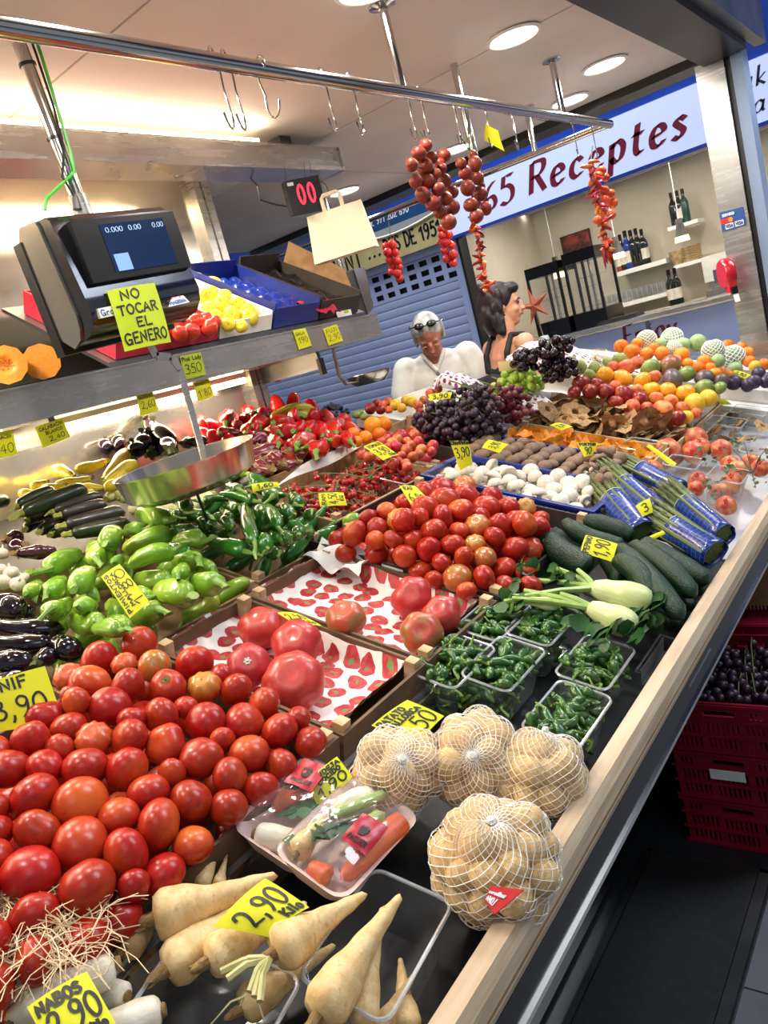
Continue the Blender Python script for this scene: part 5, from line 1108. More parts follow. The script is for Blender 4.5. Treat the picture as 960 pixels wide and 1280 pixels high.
for i, q in enumerate(E_.split()):
    a, b, c, d, w_ = (float(z) for z in q.split(',')); long_put(EGGB, (a/3, 420+b/3), (c/3, 420+d/3), w_/3, .08 if i < 4 else .04, .06 if i < 4 else .03, 'black eggplant heaped behind the yellow zucchini', 'eggplant', 'black eggplants by the back panel', 1.5)
# ================================================================== RED PEPPERS and striped eggplants
R_ = """140,190,76 165,215,52 205,190,62 250,205,78 335,208,88 265,178,56 300,250,82 352,245,88 405,240,86 420,272,92 480,245,74 480,297,80 530,226,72 540,275,66 582,262,64 445,220,56 552,210,54 382,186,72 310,272,62 205,230,54 380,292,62 240,240,60 120,240,50 230,180,50 450,290,60 510,260,60 360,210,60"""
for i, q in enumerate(R_.split()):
    a, b, d = (float(z) for z in q.split(',')); ang = rnd.uniform(-.6, 3.6)
    px, py, w_ = 240+a/3, 460+b/3, d/3; long_put(PEPR, (px+math.cos(ang)*w_*.35, py+math.sin(ang)*w_*.3), (px-math.cos(ang)*w_*.4, py-math.sin(ang)*w_*.3), w_*.92, .06, .05, 'shiny red bell pepper in the heap below the steel post', 'bell pepper', 'red bell peppers', 1.15)
for i in range(7):
    for j in range(7):
        x = -2.27+i*.075; y = 1.86+j*.085-i*.03; put(PEPR[rnd.randrange(3)], frame(V((x, y, S(x)-.03)), rdir(1.4), (.075, .075, .09), 0), 'red bell pepper under the top layer of the red heap', 'bell pepper', 'red bell peppers')
E_ = """185,268,290,268,62 195,325,325,300,70 400,352,330,372,54 345,362,290,345,62 300,380,230,372,62 240,300,335,312,68 355,315,425,322,62 215,345,170,370,60 200,290,260,250,50 260,350,330,330,60 190,250,120,262,50"""
for i, q in enumerate(E_.split()):
    a, b, c, d, w_ = (float(z) for z in q.split(',')); long_put(EGGS, (240+a/3, 460+b/3), (240+c/3, 460+d/3), w_/3, .045, .04, 'striped purple and white eggplant below the red peppers', 'eggplant', 'striped eggplants', 1.7)
def fn(u, v): a = onS(340+u*110, 612-u*52, .0); b = onS(372+u*100, 585-u*48, .02); return a.lerp(b, v)+V((0, 0, .006*math.sin(u*7)))
sheet('paper_sheet', 'paper', 14, 4, fn, 'white paper edge in front of the red peppers and striped eggplants')
# ================================================================== CHERRY TOMATOES, punnet, vine tomatoes, small oranges
crate(-1.80, -1.42, 1.50, 2.02, .085, 'wooden crate of cherry tomatoes on the vine', 'crate_wood')
chm = round_mesh('cherry_tomato', 'cherry', .96, 0, 0, .05, nu=12, nv=9); Pch = Proto('cherry_tomato', chm)
g = random.Random(4)
for k in range(30):
    c0 = onS(368+(k % 6)*25+g.uniform(-8, 8), 622-(k % 6)*11+(k//6)*10+g.uniform(-3, 3), -.012+.012*(k % 3)); c0.x = min(max(c0.x, -1.72), -1.50); c0.y = min(max(c0.y, 1.58), 1.94)
    o = empty('cherry_tomato_truss', c0, 'truss of small dark red cherry tomatoes on green vines in the wooden crate', 'cherry tomatoes', 'cherry tomato trusses'); a = g.uniform(0, 6)
    ax = V((math.cos(a), math.sin(a), 0)); ax.z = -SL*ax.x; vb = MB().tube([ax*(-.08), ax*-.03+V((0, 0, .012)), ax*.03+V((0, 0, .015)), ax*.085+V((0, 0, .01))], .0022, 5)
    for q in range(10):
        t = -.08+.16*q/9; sd = (-1)**q; p = ax*t+V((-ax.y, ax.x, SL*ax.y))*sd*.016+V((0, 0, g.uniform(-.012, .006))); put(Pch, frame(p, rdir(3), .0105*g.uniform(.85, 1.15)), parent=o); vb.tube([ax*t+V((0, 0, .012)), p+V((0, 0, .008))], .0013, 4)
    vb.obj('vine_stem', 'vine', o)
pn = onS(488, 592, -.03); punnet(V((-1.45, 1.93, T(-1.45)+.012)), .17, .20, .085, 'clear punnet of red cherry tomatoes beside the blue crate', taper=.86)
ps, rs_ = pack(70, .0155, (-1.53, 1.84), (-1.37, 2.02), lambda x, y: T(x)+.018+0*y, .10)
for P, r in zip(ps, rs_): round_put(Pch, P, 2*r, 'bright red cherry tomato in the clear punnet beside the blue crate', 'cherry tomato', 'cherry tomatoes in the punnet', None, 3)
crate(-1.82, -1.43, 2.04, 2.50, .085, 'wooden crate of pale red vine tomatoes behind the cherry tomatoes', 'crate_wood')
V_ = """430,115,70 400,80,60 340,95,60 330,30,56 465,70,70 480,65,80 450,150,66 575,180,66 640,40,70 700,105,66 730,180,66 520,240,56 640,250,60 440,320,66 560,320,60 580,345,60 700,225,60 850,140,66 840,195,56 170,250,66 110,230,56 620,130,56 560,90,50 380,160,60 500,300,50 290,60,50 380,40,50 250,40,50"""
Pv = []; Rv = []
for q in V_.split():
    a, b, d = (float(z) for z in q.split(',')); P = onS(440+a/8*.95, 540+b/8, .035); Pv.append(P); Rv.append(d*1.9/8*depth(P)/FL/2)
for P, r in zip(relax(Pv, Rv, 20, .92), Rv): round_put(VTOM, P, 2*r, 'pale orange-red round tomato in the crate behind the cherry tomatoes', 'tomato', 'pale vine tomatoes', None, 2)
ps, rs_ = pack(60, .030, (-1.80, 2.06), (-1.45, 2.48), lambda x, y: T(x)+.006+0*y, .1)
for P, r in zip(ps, rs_): round_put(VTOM, P, 2*r, 'pale orange-red round tomato in the crate behind the cherry tomatoes', 'tomato', 'pale vine tomatoes', None, 2)
for px, py, d in ((466, 532, 24), (480, 530, 20), (457, 547, 18), (442, 542, 16), (474, 542, 16), (446, 552, 15)):
    P = onS(px, py, .05); round_put(ORANGE, P, d*depth(P)/FL, 'orange at the end of the red pepper heap', 'orange', 'oranges by the red peppers', None, 2)
# ================================================================== FRONT ROW
# --- straw and turnips, bottom left
g = random.Random(11); mb = MB()
for k in range(420):
    px = g.uniform(-30, 95); py = g.uniform(1115, 1215)
    if g.random() < .12: px = g.uniform(60, 150); py = g.uniform(1110, 1190)
    c = onS(px, py, .035+g.uniform(-.02, .02)); a = g.uniform(0, 6.28); l = g.uniform(.02, .06); pts = []
    b_ = g.uniform(-2.4, 2.4); cv = g.uniform(-.012, .02)
    for i in range(6):
        t = i/5-.5; aa = a+b_*t; pts.append(c+V((math.cos(aa)*l*t*2, math.sin(aa)*l*t*2, cv*(1-4*t*t)+g.uniform(-.002, .002)-SL*math.cos(aa)*l*t*2)))
    mb.tube(pts, .0007, 3, caps=False)
tag(mb.obj('straw', 'straw'), 'loose wood wool straw at the lower left beside the turnips', 'straw', kind='stuff')
TL_ = 'white long turnip in the clear box at the bottom left'
for h0, t0, w_, ha in (((148, 1205), (5, 1275), 50, .03), ((52, 1222), (-40, 1262), 44, .02), ((160, 1245), (120, 1275), 34, .0), ((205, 1262), (120, 1310), 44, .0), ((60, 1290), (-30, 1330), 40, -.01)):
    long_put(TURN, h0, t0, w_, ha-.025, ha-.03, TL_, 'turnip', 'white turnips', 2.0, k=0)
def clearbox(px, py, wx, wy, hgt, label, rot=0., tp=.86): P = onS(px, py, TB+.004); punnet(P, wx, wy, hgt, label, R=TILT @ Matrix.Rotation(rot, 3, 'Z'), name='plastic_box', group='clear plastic boxes in front', taper=tp)
clearbox(90, 1300, .16, .22, .075, 'clear plastic box holding the white turnips', .25)
clearbox(475, 1235, .11, .17, .085, 'clear plastic box holding upright parsnips', .1)
clearbox(250, 1290, .20, .13, .06, 'clear plastic box under the heaped parsnips', .2)
# --- parsnips
M['parsnip_stalk'] = mat('parsnip_stalk', (196, 186, 132), (160, 160, 96), rough=.6, ns=40)
for i, (h0, t0, w_, ha, hb, lbl) in enumerate((((190, 1150), (347, 1093), 60, .035, .03, 'large parsnip lying at the back of the heap, tip behind the price card'), ((206, 1214), (352, 1108), 56, .012, .012, 'parsnip half under the price card, its crown low at the left'),
        ((258, 1203), (385, 1128), 50, .03, .02, 'parsnip with its crown just left of the stalks, under the price card'), ((342, 1192), (458, 1117), 56, .055, .05, 'parsnip on top of the heap with long leaf stalks'),
        ((396, 1272), (502, 1118), 58, .04, .05, 'tall parsnip standing in the clear plastic box'), ((452, 1285), (478, 1132), 36, .0, .03, 'thin parsnip behind the tall one in the clear plastic box'),
        ((510, 1290), (498, 1228), 34, -.03, -.03, 'short parsnip in the front corner of the clear box'), ((152, 1186), (222, 1160), 48, .01, .0, 'parsnip crown peeking out below the largest parsnip'),
        ((250, 1110), (278, 1042), 20, .0, .01, 'thin parsnip root beside the tomato crate'), ((272, 1110), (284, 1068), 16, -.005, .0, 'second thin parsnip root beside the tomato crate'),
        ((300, 1262), (420, 1180), 44, -.02, -.02, 'parsnip lying underneath the stalked one'), ((470, 1300), (520, 1215), 30, -.03, -.02, 'slim parsnip leaning in the clear box'))):
    long_put(PARS, h0, t0, w_*1.02, ha-.03, hb-.03, lbl, 'parsnip', 'parsnips', 2.2, k=i)
sk = MB(); c = onS(335, 1200, .025)
for px, py in ((276, 1215), (284, 1224), (312, 1240), (290, 1210), (325, 1252), (318, 1246)): e = onS(px, py, .03); sk.tube([c, c.lerp(e, .5)+V((0, 0, .006)), e], [.006, .0045, .004], 6)
for px, py in ((264, 1280), (300, 1258), (330, 1275)): e = onS(px, py, .0); s0 = onS(318, 1240, .02); sk.tube([s0, s0.lerp(e, .5)+V((0, 0, .008)), e], [.0016, .0012, .0008], 4)
cc = V((c.x, c.y, c.z)); sk.v = [tuple(V(v)-cc) for v in sk.v]
tag(sk.obj('parsnip_stalks', 'parsnip_stalk', loc=cc), 'cut green leaf stalks lying beside the top parsnip', 'stalks')
# --- shrink wrapped soup vegetable trays
def tray(cpx, h, label, lead, seed, lab_uv, rot=0.):
    c4 = [onS(px, py, h_) for (px, py), h_ in zip(cpx, h)]; A, B, C_, D = c4           # front-left, back-left, back-right, front-right
    cen = (A+B+C_+D)/4; ex = ((D+C_)/2-(A+B)/2); W = ex.length; ex.normalize(); ey = ((B+C_)/2-(A+D)/2); H = ey.length; ez = ex.cross(ey).normalized(); ey = ez.cross(ex)
    R = Matrix((ex, ey, ez)).transposed(); e = empty('soup_vegetable_tray', cen, label, 'food tray', 'wrapped soup vegetable trays', R)
    mb = MB(); r = .02
    def rr(w_, l_, z, rad=.022, n=4):
        out = []
        for cx, cy, a0 in ((w_/2-rad, l_/2-rad, 0), (-w_/2+rad, l_/2-rad, PI/2), (-w_/2+rad, -l_/2+rad, PI), (w_/2-rad, -l_/2+rad, 1.5*PI)):
            for i in range(n+1): a = a0+PI/2*i/n; out.append(V((cx+rad*math.cos(a), cy+rad*math.sin(a), z)))
        return out
    L1 = rr(W-.03, H-.03, -.022); L2 = rr(W-.006, H-.006, .008); L3 = rr(W, H, .012); L4 = rr(W-.012, H-.012, .009); L5 = rr(W-.036, H-.036, -.016); n = len(L1)
    fs = []
    for k in range(4): fs += [(k*n+i, k*n+(i+1) % n, (k+1)*n+(i+1) % n, (k+1)*n+i) for i in range(n)]
    MB().add(L1+L2+L3+L4+L5, fs+[tuple(range(n-1, -1, -1)), tuple(4*n+i for i in range(n))]).obj('foam_tray', mat_pink, e, smooth=True, angle=50)
    hh = lambda u, v: .010+.030*math.sqrt(max(0, (1-(2*u-1)**4)*(1-(2*v-1)**4)))+.003*noise.noise(V((u*9+seed, v*9, 0)))*(1 if .05 < u < .95 and .05 < v < .95 else 0)
    MB().grid(26, 20, lambda u, v: V(((u-.5)*W*.985, (v-.5)*H*.985, hh(u, v)))).obj('cling_film', 'film', e, angle=None)
    u0, u1, v0, v1, ang = lab_uv
    def lf(a, b):
        x = (u0+u1)/2+((a-.5)*(u1-u0)*math.cos(ang)-(b-.5)*(v1-v0)*math.sin(ang)); y = (v0+v1)/2+((a-.5)*(u1-u0)*math.sin(ang)+(b-.5)*(v1-v0)*math.cos(ang)); return V(((x-.5)*W, (y-.5)*H, hh(min(max(x, 0), 1), min(max(y, 0), 1))+.002))
    lb_ = MB().grid(8, 8, lf).obj('label_sticker', 'tag_crimson', e)
    em = MB(); fm = lambda x, y: lf(x, y)+V((0, 0, .001))
    em.add([fm(.32+.18*q[0], .34+.3*q[1]) for q in ((0, .2), (.2, 0), (1.2, 0), (1.4, .2), (1.7, .9), (1.35, 1.1), (1.2, .9), (1.0, 1.25), (.8, .95), (.55, 1.2), (.4, .9), (.1, 1.1), (-.25, .85))], [tuple(range(13))])
    write(em, 'PAGUER', fm, .12, .82, .12, .13, .03); em.obj('emblem', 'ink', lb_, smooth=False)
    for kind, (ua, va), (ub, vb), w_, z_, lbl in lead:
        a = e.matrix_world @ V(((ua-.5)*W, (va-.5)*H, z_)); b = e.matrix_world @ V(((ub-.5)*W, (vb-.5)*H, z_))
        if kind == 'leaf':
            lm = MB(); gg = random.Random(seed); d = b-a
            for q in range(12):
                p = a.lerp(b, gg.uniform(.2, 1)); dd = (d.normalized()+V((gg.uniform(-.9, .9), gg.uniform(-.9, .9), gg.uniform(-.1, .2)))).normalized(); sd = dd.cross(ez).normalized(); l = gg.uniform(.025, .045); w2 = l*.34
                lm.add([p-a, p+dd*l*.3+sd*w2*.8-a, p+dd*l*.5+sd*w2*.4-a, p+dd*l*.7+sd*w2*.8-a, p+dd*l-a, p+dd*l*.7-sd*w2*.8-a, p+dd*l*.5-sd*w2*.4-a, p+dd*l*.3-sd*w2*.8-a], [tuple(range(8))])
            for q in range(4): lm.tube([V((0, 0, 0)), d*.5+V((gg.uniform(-.01, .01), gg.uniform(-.01, .01), .003)), d*gg.uniform(.7, 1)], .002, 5)
            tag(lm.obj('celery_leaves', 'leaf', loc=a, smooth=False), lbl, 'celery leaves')
        else:
            wd = w_; pr = {'carrot': CARR, 'turnip': TURN, 'parsnip': PARS, 'celery': CEL}[kind][0]; d = b-a; q = put(pr, frame(a, d, (wd, wd, d.length), rnd.uniform(0, 6)), lbl, kind)
mat_pink = mat('foam_pink', (240, 216, 206), (232, 204, 194), rough=.6, ns=10)
M['tag_crimson'] = mat('tag_crimson', (176, 20, 44), (160, 16, 38), rough=.3, ns=6)
CEL = [Proto('celery_stick', long_mesh('celery_stick', 'celery', [(0, .8), (.1, 1), (.8, .9), (1, .7)], 0, 3, .12, 12, 8, 2))]
tray([(283, 1040), (383, 950), (470, 1003), (372, 1098)], (-.002, -.008, -.028, -.028), 'wrapped soup vegetable tray partly under the other, touching the tomato crate',
     [('carrot', (.10, .42), (.40, .60), .034, .008, 'carrot in the rear wrapped tray'), ('carrot', (.22, .80), (.5, .96), .036, .008, 'carrot top at the far end of the rear wrapped tray'), ('turnip', (.25, .08), (.75, .25), .036, .008, 'white turnip in the rear wrapped tray'), ('leaf', (.3, .3), (.55, .55), 0, .012, 'dark celery leaves in the rear wrapped tray')], 3, (.16, .50, .52, .86, .15))
tray([(338, 1078), (440, 970), (522, 1030), (432, 1135)], (.01, .0, -.015, -.01), 'wrapped soup vegetable tray on top, with celery, carrot and white turnip',
     [('parsnip', (.24, .10), (.15, .52), .034, .012, 'small parsnip in the top wrapped tray'), ('turnip', (.40, .92), (.17, .56), .038, .012, 'white turnip in the top wrapped tray'), ('celery', (.25, .46), (.56, .97), .017, .026, 'celery stick in the top wrapped tray'), ('carrot', (.86, .90), (.80, .14), .036, .010, 'carrot along the right side of the top wrapped tray'),
      ('carrot', (.70, .10), (.42, .10), .030, .008, 'carrot at the near end of the top wrapped tray'), ('celery', (.64, .80), (.54, .48), .026, .012, 'thick leek piece in the top wrapped tray'), ('leaf', (.50, .62), (.26, .16), 0, .026, 'dark celery leaves in the top wrapped tray')], 8, (.58, .90, .30, .60, .1))
# --- potatoes in net bags
POT = [Proto('potato', round_mesh('potato', 'potato', .78, 0, 0, .0, seed=i+60, nu=16, nv=11)) for i in range(3)]
def bag(px, py, rx, ry, rz, knot_dir, npot, label, plabel, seed, tagged=None, h=.0):
    c = onS(px, py, h); c.z = max(c.z, S(c.x)+TB+rz*.9); gg = np.random.RandomState(seed)
    P = gg.randn(npot, 3); P /= np.linalg.norm(P, axis=1)[:, None]; P *= (gg.rand(npot, 1)**.4)*np.array([rx-.026, ry-.026, rz-.024]); R = .021+.008*gg.rand(npot); rs = (R[:, None]+R[None])*.93
    for _ in range(120):
        d = P[:, None]-P[None]; l = np.linalg.norm(d, axis=2)+1e-9; ov = np.maximum(rs-l, 0); np.fill_diagonal(ov, 0); P += (d/l[..., None]*ov[..., None]).sum(1)*.33
        q = P/np.array([rx-.022, ry-.022, rz-.02]); k = np.linalg.norm(q, axis=1); f_ = np.where(k > 1, 1/k, 1); P *= (f_**.5)[:, None]
    ell = []
    for p, r in zip(P, R):
        z = rdir(3); s_ = (r*1.12, r*.98, r*1.1); m4 = frame(c+V(p), z, s_, rnd.uniform(0, 6)); put(POT[rnd.randrange(3)], m4, plabel, 'potato', 'potatoes in net bags'); ell.append((V(p), r*1.04))
    kd = V(knot_dir).normalized(); kx = kd.orthogonal().normalized(); ky = kd.cross(kx)
    cache = {}
    def rad(d):
        best = .0; soft = 0.
        for p, r in ell:
            b_ = p.dot(d); disc = b_*b_-(p.length_squared-r*r)
            if disc > 0: best = max(best, b_+math.sqrt(disc))
            soft = max(soft, b_+r*.62)
        return max(best, soft*.94)+.0016
    NT = 34; NA = 26; grid_ = []
    for i in range(NT+1):
        f = .10+(PI-.30)*i/NT; row = []
        for j in range(2*NA):
            a = PI*j/NA; d = (kd*math.cos(f)+(kx*math.cos(a)+ky*math.sin(a))*math.sin(f)); row.append(d*rad(d))
        grid_.append(row)
    sm = [[(grid_[i][j]*2+grid_[max(i-1, 0)][j]+grid_[min(i+1, NT)][j]+grid_[i][(j+1) % (2*NA)]+grid_[i][j-1])/6 for j in range(2*NA)] for i in range(NT+1)]
    sm = [[p if p.length > q.length else q for p, q in zip(r1, r2)] for r1, r2 in zip(sm, grid_)]
    mb = MB()
    for sgn in (1, -1):
        for k in range(NA):
            mb.tube([sm[i][(2*k+sgn*i) % (2*NA)] for i in range(NT+1)], .00062, 3, caps=False)
    e = empty('net_bag', c, label, 'net bag', 'net bags of potatoes'); mb.obj('netting', 'net', e)
    kp = kd*(rad(kd)+.004); kb = MB().tube([kp*.97, kp+kd*.006], [.006, .004], 8)
    for i in range(16):
        a = 2*PI*i/16; d = (kd*math.cos(.10)+(kx*math.cos(a)+ky*math.sin(a))*math.sin(.10)); q = d*(rad(d)+.002); kb.tube([q, kp], .0012, 4, caps=False)
    kb.obj('knot', 'net', e)
    if tagged:
        cs, mt_, txt = tagged; ps_ = [onpl(a, b, c+(CAMV-c).normalized()*ry*.98, toward(c, .6))-c for a, b in cs]
        t2 = MB().add(ps_+[p-V((0, 0, .001)) for p in ps_], [(0, 1, 2, 3), (7, 6, 5, 4), (0, 4, 5, 1), (1, 5, 6, 2), (2, 6, 7, 3), (3, 7, 4, 0)]).obj('tag', mt_, e, smooth=False)
        if txt:
            fm, W, H, nn = bil(ps_ and [p+c for p in ps_]); tx = MB()
            for (tt, u0, u1, vb, hf) in txt: write(tx, tt, lambda x, y: fm(x, y, .001)-c, u0*W, u1*W, vb*H, hf*H, .0016)
            tx.obj('lettering', 'letter_white', t2, smooth=False)
bag(497, 962, .062, .07, .05, toward(onS(497, 962), .2)+V((.1, .1, 0)), 30, 'net bag of potatoes under the yellow potato price card', 'potato in the net bag under the price card', 1)
bag(592, 950, .066, .072, .062, toward(onS(592, 950), .1), 36, 'tall net bag of potatoes in the middle of the three at the back', 'potato in the middle net bag', 2)
bag(673, 970, .058, .066, .05, V((.2, .5, 1)), 30, 'net bag of potatoes with a white tag beside the pepper punnets', 'potato in the net bag with the white tag', 3, ([(655, 952), (668, 950), (674, 958), (660, 965)], 'card_white', None))
bag(620, 1075, .078, .078, .058, toward(onS(606, 1035), .9)+V((-.1, .25, 0)), 46, 'net bag of potatoes with a red tag lying on the wooden lip', 'potato in the net bag with the red tag', 4,
    ([(655, 1112), (613, 1107), (606, 1126), (618, 1143)], 'tag_red', [('LONA', .45, .95, .12, .28), ('mallorca', .3, .95, .55, .16)]), h=.015)
# --- padron peppers in punnets
PN = [((-.834, 1.09), 'rear left'), ((-.754, 1.135), 'middle'), ((-.604, 1.058), 'nearest to the wooden lip'), ((-.620, 1.236), 'by the wooden lip, behind the nearest'), ((-.842, 1.276), 'against the paper crate'), ((-.756, 1.314), 'under the fennel')]
for (x, y), w_ in PN:
    x -= .016; P = V((x, y, T(x)+.003)); punnet(P, .096, .162, .085, 'clear punnet of small green peppers, %s' % {'rear left': 'the one at the front left of the six', 'middle': 'second along the front row of six', 'nearest to the wooden lip': 'the one nearest to the wooden lip'}.get(w_, 'the one '+w_), group='punnets of small green peppers')
    gg = random.Random(int(x*1000)); n = 0
    for lay in range(4):
        for q in range((11, 13, 18, 24)[lay]):
            z = TILT @ V((gg.uniform(-.036, .036), gg.uniform(-.068, .068), .014+.0215*lay+gg.uniform(-.003, .008)+(.006 if lay == 3 else 0))); d = V((gg.uniform(-1, 1), gg.uniform(-1, 1), gg.uniform(-.3, .3))).normalized(); d = TILT @ d; ln = gg.uniform(.034, .05); wd = gg.uniform(.016, .0215)
            A = P+z-d*ln/2; lim = TILT.inverted() @ (A-P); lim2 = TILT.inverted() @ (A+d*ln-P)
            if abs(lim.x) > .044 or abs(lim.y) > .074 or abs(lim2.x) > .042 or abs(lim2.y) > .072: d = -d*.5; A = P+z-d*ln*.5; ln *= .75
            put(PADR[gg.randrange(4)], frame(A, d, (wd, wd, ln), gg.uniform(0, 6)), 'small green pepper in the punnet '+{'rear left': 'at the front left', 'middle': 'in the middle of the front row'}.get(w_, w_), 'pepper', 'small green peppers in punnets')
# --- fennel with leaves
FB = [Proto('fennel', long_mesh('fennel', 'fennel', [(0, 0), (.02, .36), (.08, .72), (.22, .96), (.4, 1.0), (.7, .74), (1, .42)], .0, 4, .12, 16, 12, 4, .06))]
for h0, t0, w_, sts, lbl in (((818, 755), (735, 733), 44, ((690, 708), (668, 725), (722, 712), (655, 745)), 'pale fennel bulb with the long stalks lying on top'), ((797, 786), (733, 757), 40, ((640, 748), (655, 738), (700, 742)), 'pale fennel bulb in front, half over the punnet'), ((700, 757), (655, 750), 18, ((630, 752), (640, 745)), 'slim pale fennel behind the punnets')):
    A = onS(*h0, .01); B = onS(*t0, .02); wd = w_*depth(A)/FL; d = B-A; o = put(FB[0], frame(A, d, (wd, wd, d.length)), lbl, 'fennel', 'fennel bulbs'); inv = o.matrix_world.copy()
    inv = frame(A, d, (wd, wd, d.length)).inverted()
    sm_ = MB()
    for q in sts: e = onS(*q, .02+rnd.uniform(-.005, .02)); b0 = B+(A-B)*.12; sm_.tube([b0, b0.lerp(e, .5)+V((0, 0, .004)), e], [.0085, .0065, .005], 7)
    sm_.v = [tuple(inv @ V(v)) for v in sm_.v]; sm_.obj('stalk', 'fennel_stalk', o)
def leafclump(pxs, h, label, seed, size=.04, n=10, name='leaf_clump', mt='leaf'):
    gg = random.Random(seed); c = onS(*pxs[0], h); mb = MB()
    for px, py in pxs:
        for q in range(n):
            p = onS(px+gg.uniform(-12, 12), py+gg.uniform(-8, 8), h+gg.uniform(-.01, .02))-c; d = V((gg.uniform(-1, 1), gg.uniform(-1, 1), gg.uniform(-.2, .5))).normalized(); s_ = d.orthogonal().normalized(); s_ = (s_+V((0, 0, .2))).normalized(); l = size*gg.uniform(.6, 1.2); w_ = l*.38; k = d.cross(s_)*l*.12
            mb.add([p, p+d*l*.35+s_*w_, p+d*l*.75+s_*w_*.8+k, p+d*l+k, p+d*l*.75-s_*w_*.8+k, p+d*l*.35-s_*w_, p+d*l*.5-k*.8], [(0, 1, 6), (1, 2, 6), (2, 3, 6), (3, 4, 6), (4, 5, 6), (5, 0, 6)])
    return tag(mb.obj(name, mt, loc=c, angle=None), label, 'leaves')
leafclump([(815, 765), (825, 752), (812, 780), (800, 790)], .0, 'dark green leaves at the base of the fennel bulbs', 1, .042, 9)
leafclump([(745, 795), (760, 790), (730, 770)], .0, 'dark green leaves drooping over the pepper punnet by the fennel', 2, .05, 6)
leafclump([(680, 720), (660, 715), (645, 735), (640, 750), (700, 725)], .01, 'feathery green fronds behind the fennel stalks', 3, .035, 12)
P = V((-.535, 1.40, T(-.535)+.01)); e = empty('clear_tray', P, 'empty clear plastic tray with ridges by the wooden lip', 'tray', None, TILT)
MB().grid(24, 10, lambda u, v: V(((u-.5)*.09, (v-.5)*.15, .004*math.sin(v*60)+.03*(1 if min(u, 1-u) < .05 else 0)))).obj('ridged_sheet', 'clear', e, angle=None)
MB().tube([V((-.05, -.08, .03)), V((.05, -.08, .03)), V((.05, .08, .03)), V((-.05, .08, .03))], .003, 5, closed=True).obj('rim', 'clear', e)
# --- cucumbers
C_ = """300,505,90,375,108,.06 425,425,185,332,74,.075 462,392,265,328,76,.05 645,705,390,430,94,.05 692,622,435,422,86,.05 742,562,478,408,98,.05 525,625,385,475,90,.06 290,440,145,368,70,.04 672,665,590,575,66,.0 622,735,545,660,66,-.01 705,605,640,530,66,.01 60,510,80,450,56,.01 400,560,320,470,80,.03 480,560,420,500,70,.01 560,480,470,430,70,.01"""
for i, q in enumerate(C_.split()):
    a, b, c, d, w_, h_ = (float(z) for z in q.split(',')); h_ -= .035; long_put(CUC, (640+a/3, 540+b/3), (640+c/3, 540+d/3), w_/3, h_-.01, h_+.005, 'dark green cucumber in the pile behind the fennel', 'cucumber', 'cucumbers', 2.5, k=i)
# --- asparagus bunches
M['tray_steel'] = mat('tray_steel', (214, 216, 220), (196, 198, 204), rough=.3, metal=.5, ns=5)
m_, t_, N_, L_, P_ = nt('wrap_blue')
tc = N_.new('ShaderNodeTexCoord'); br = N_.new('ShaderNodeTexBrick'); br.inputs['Scale'].default_value = 26; br.inputs['Color1'].default_value = (*lin((20, 44, 120)), 1); br.inputs['Color2'].default_value = (*lin((26, 54, 138)), 1); br.inputs['Mortar'].default_value = (*lin((84, 116, 186)), 1); br.inputs['Mortar Size'].default_value = .012
L_.new(tc.outputs['UV'], br.inputs['Vector']); L_.new(br.outputs[0], P_.inputs['Base Color']); P_.inputs['Roughness'].default_value = .25; P_.inputs['Coat Weight'].default_value = .5
M['wrap_blue'] = m_
spear = MB().tube([(0, 0, 0), (0, 0, .6), (0, 0, .78), (0, 0, .9), (0, 0, 1)], [.5, .48, .5, .36, .04], 8)
tipm = MB()
for k in range(14):
    z = .66+.022*k; a = k*2.4; r = (.5 if z < .85 else .5*(1-(z-.85)/.16)); d = V((math.cos(a), math.sin(a), 0)); q = V((-d.y, d.x, 0))
    tipm.add([d*r*.98+q*.22+V((0,0,z-.03)), d*r*.98-q*.22+V((0,0,z-.03)), d*(r+.12)+V((0,0,z+.02)), d*r*.7+V((0,0,z+.07))], [(0,1,2),(0,2,3),(1,3,2)])
SPm = spear.mesh('spear', 'asparagus'); TPm = tipm.mesh('spear_tip', 'asp_tip', False)
def asparagus(b0, t0, w_, ha, hb, label, seed):
    """butt pixel, tip pixel"""
    A = onS(*b0, ha-.035); B = onS(*t0, hb-.03); d = B-A; L_ = d.length; W = w_*depth(A)/FL; R = frame(A, d).to_3x3(); e = empty('asparagus_bunch', A, label, 'asparagus', 'asparagus bunches in blue wrap', R); gg = random.Random(seed)
    for k in range(26):
        r = W*.44*math.sqrt((k+.3)/26); a = k*2.4; x, y = r*math.cos(a), r*math.sin(a)*.8; f = gg.uniform(1.0, 1.35); l = L_*gg.uniform(.9, 1.03); wd = W*.20*gg.uniform(.85, 1.1)
        dv = V((x*(f-1)*1.6, y*(f-1)*1.6, l)); o = put(Proto('spear', SPm, []), frame((x, y, 0), dv, (wd, wd, dv.length)), parent=e); c = bpy.data.objects.new('spear_tip', TPm); COL.objects.link(c); c.parent = o
    wr = MB(); ns = 20
    def fn(u, v): a = 2*PI*u; rr = W*.53*(1+.05*math.sin(3*a+seed)+.04*math.sin(7*a+v*5)); return V((rr*math.cos(a), rr*math.sin(a)*.82, -.012+v*L_*.60))
    o = wr.grid(ns, 8, fn, thick=.0008).obj('paper_wrap', 'wrap_blue', e, angle=None); uv = o.data.uv_layers.new(name='UVMap'); n = (ns+1)*9
    for lp in o.data.loops: k = lp.vertex_index % n; uv.data[lp.index].uv = ((k % (ns+1))/ns*.25, (k//(ns+1))/8*.1)
    MB().tube([V((W*.535*math.cos(2*PI*i/20), W*.535*.82*math.sin(2*PI*i/20), -.012+L_*.60)) for i in range(20)], .0012, 5, closed=True).obj('white_edge', 'white', e)
asparagus((800, 665), (742, 598), 36, .03, .05, 'asparagus bunch leaning on the mushroom crate, nearest the cucumbers', 1)
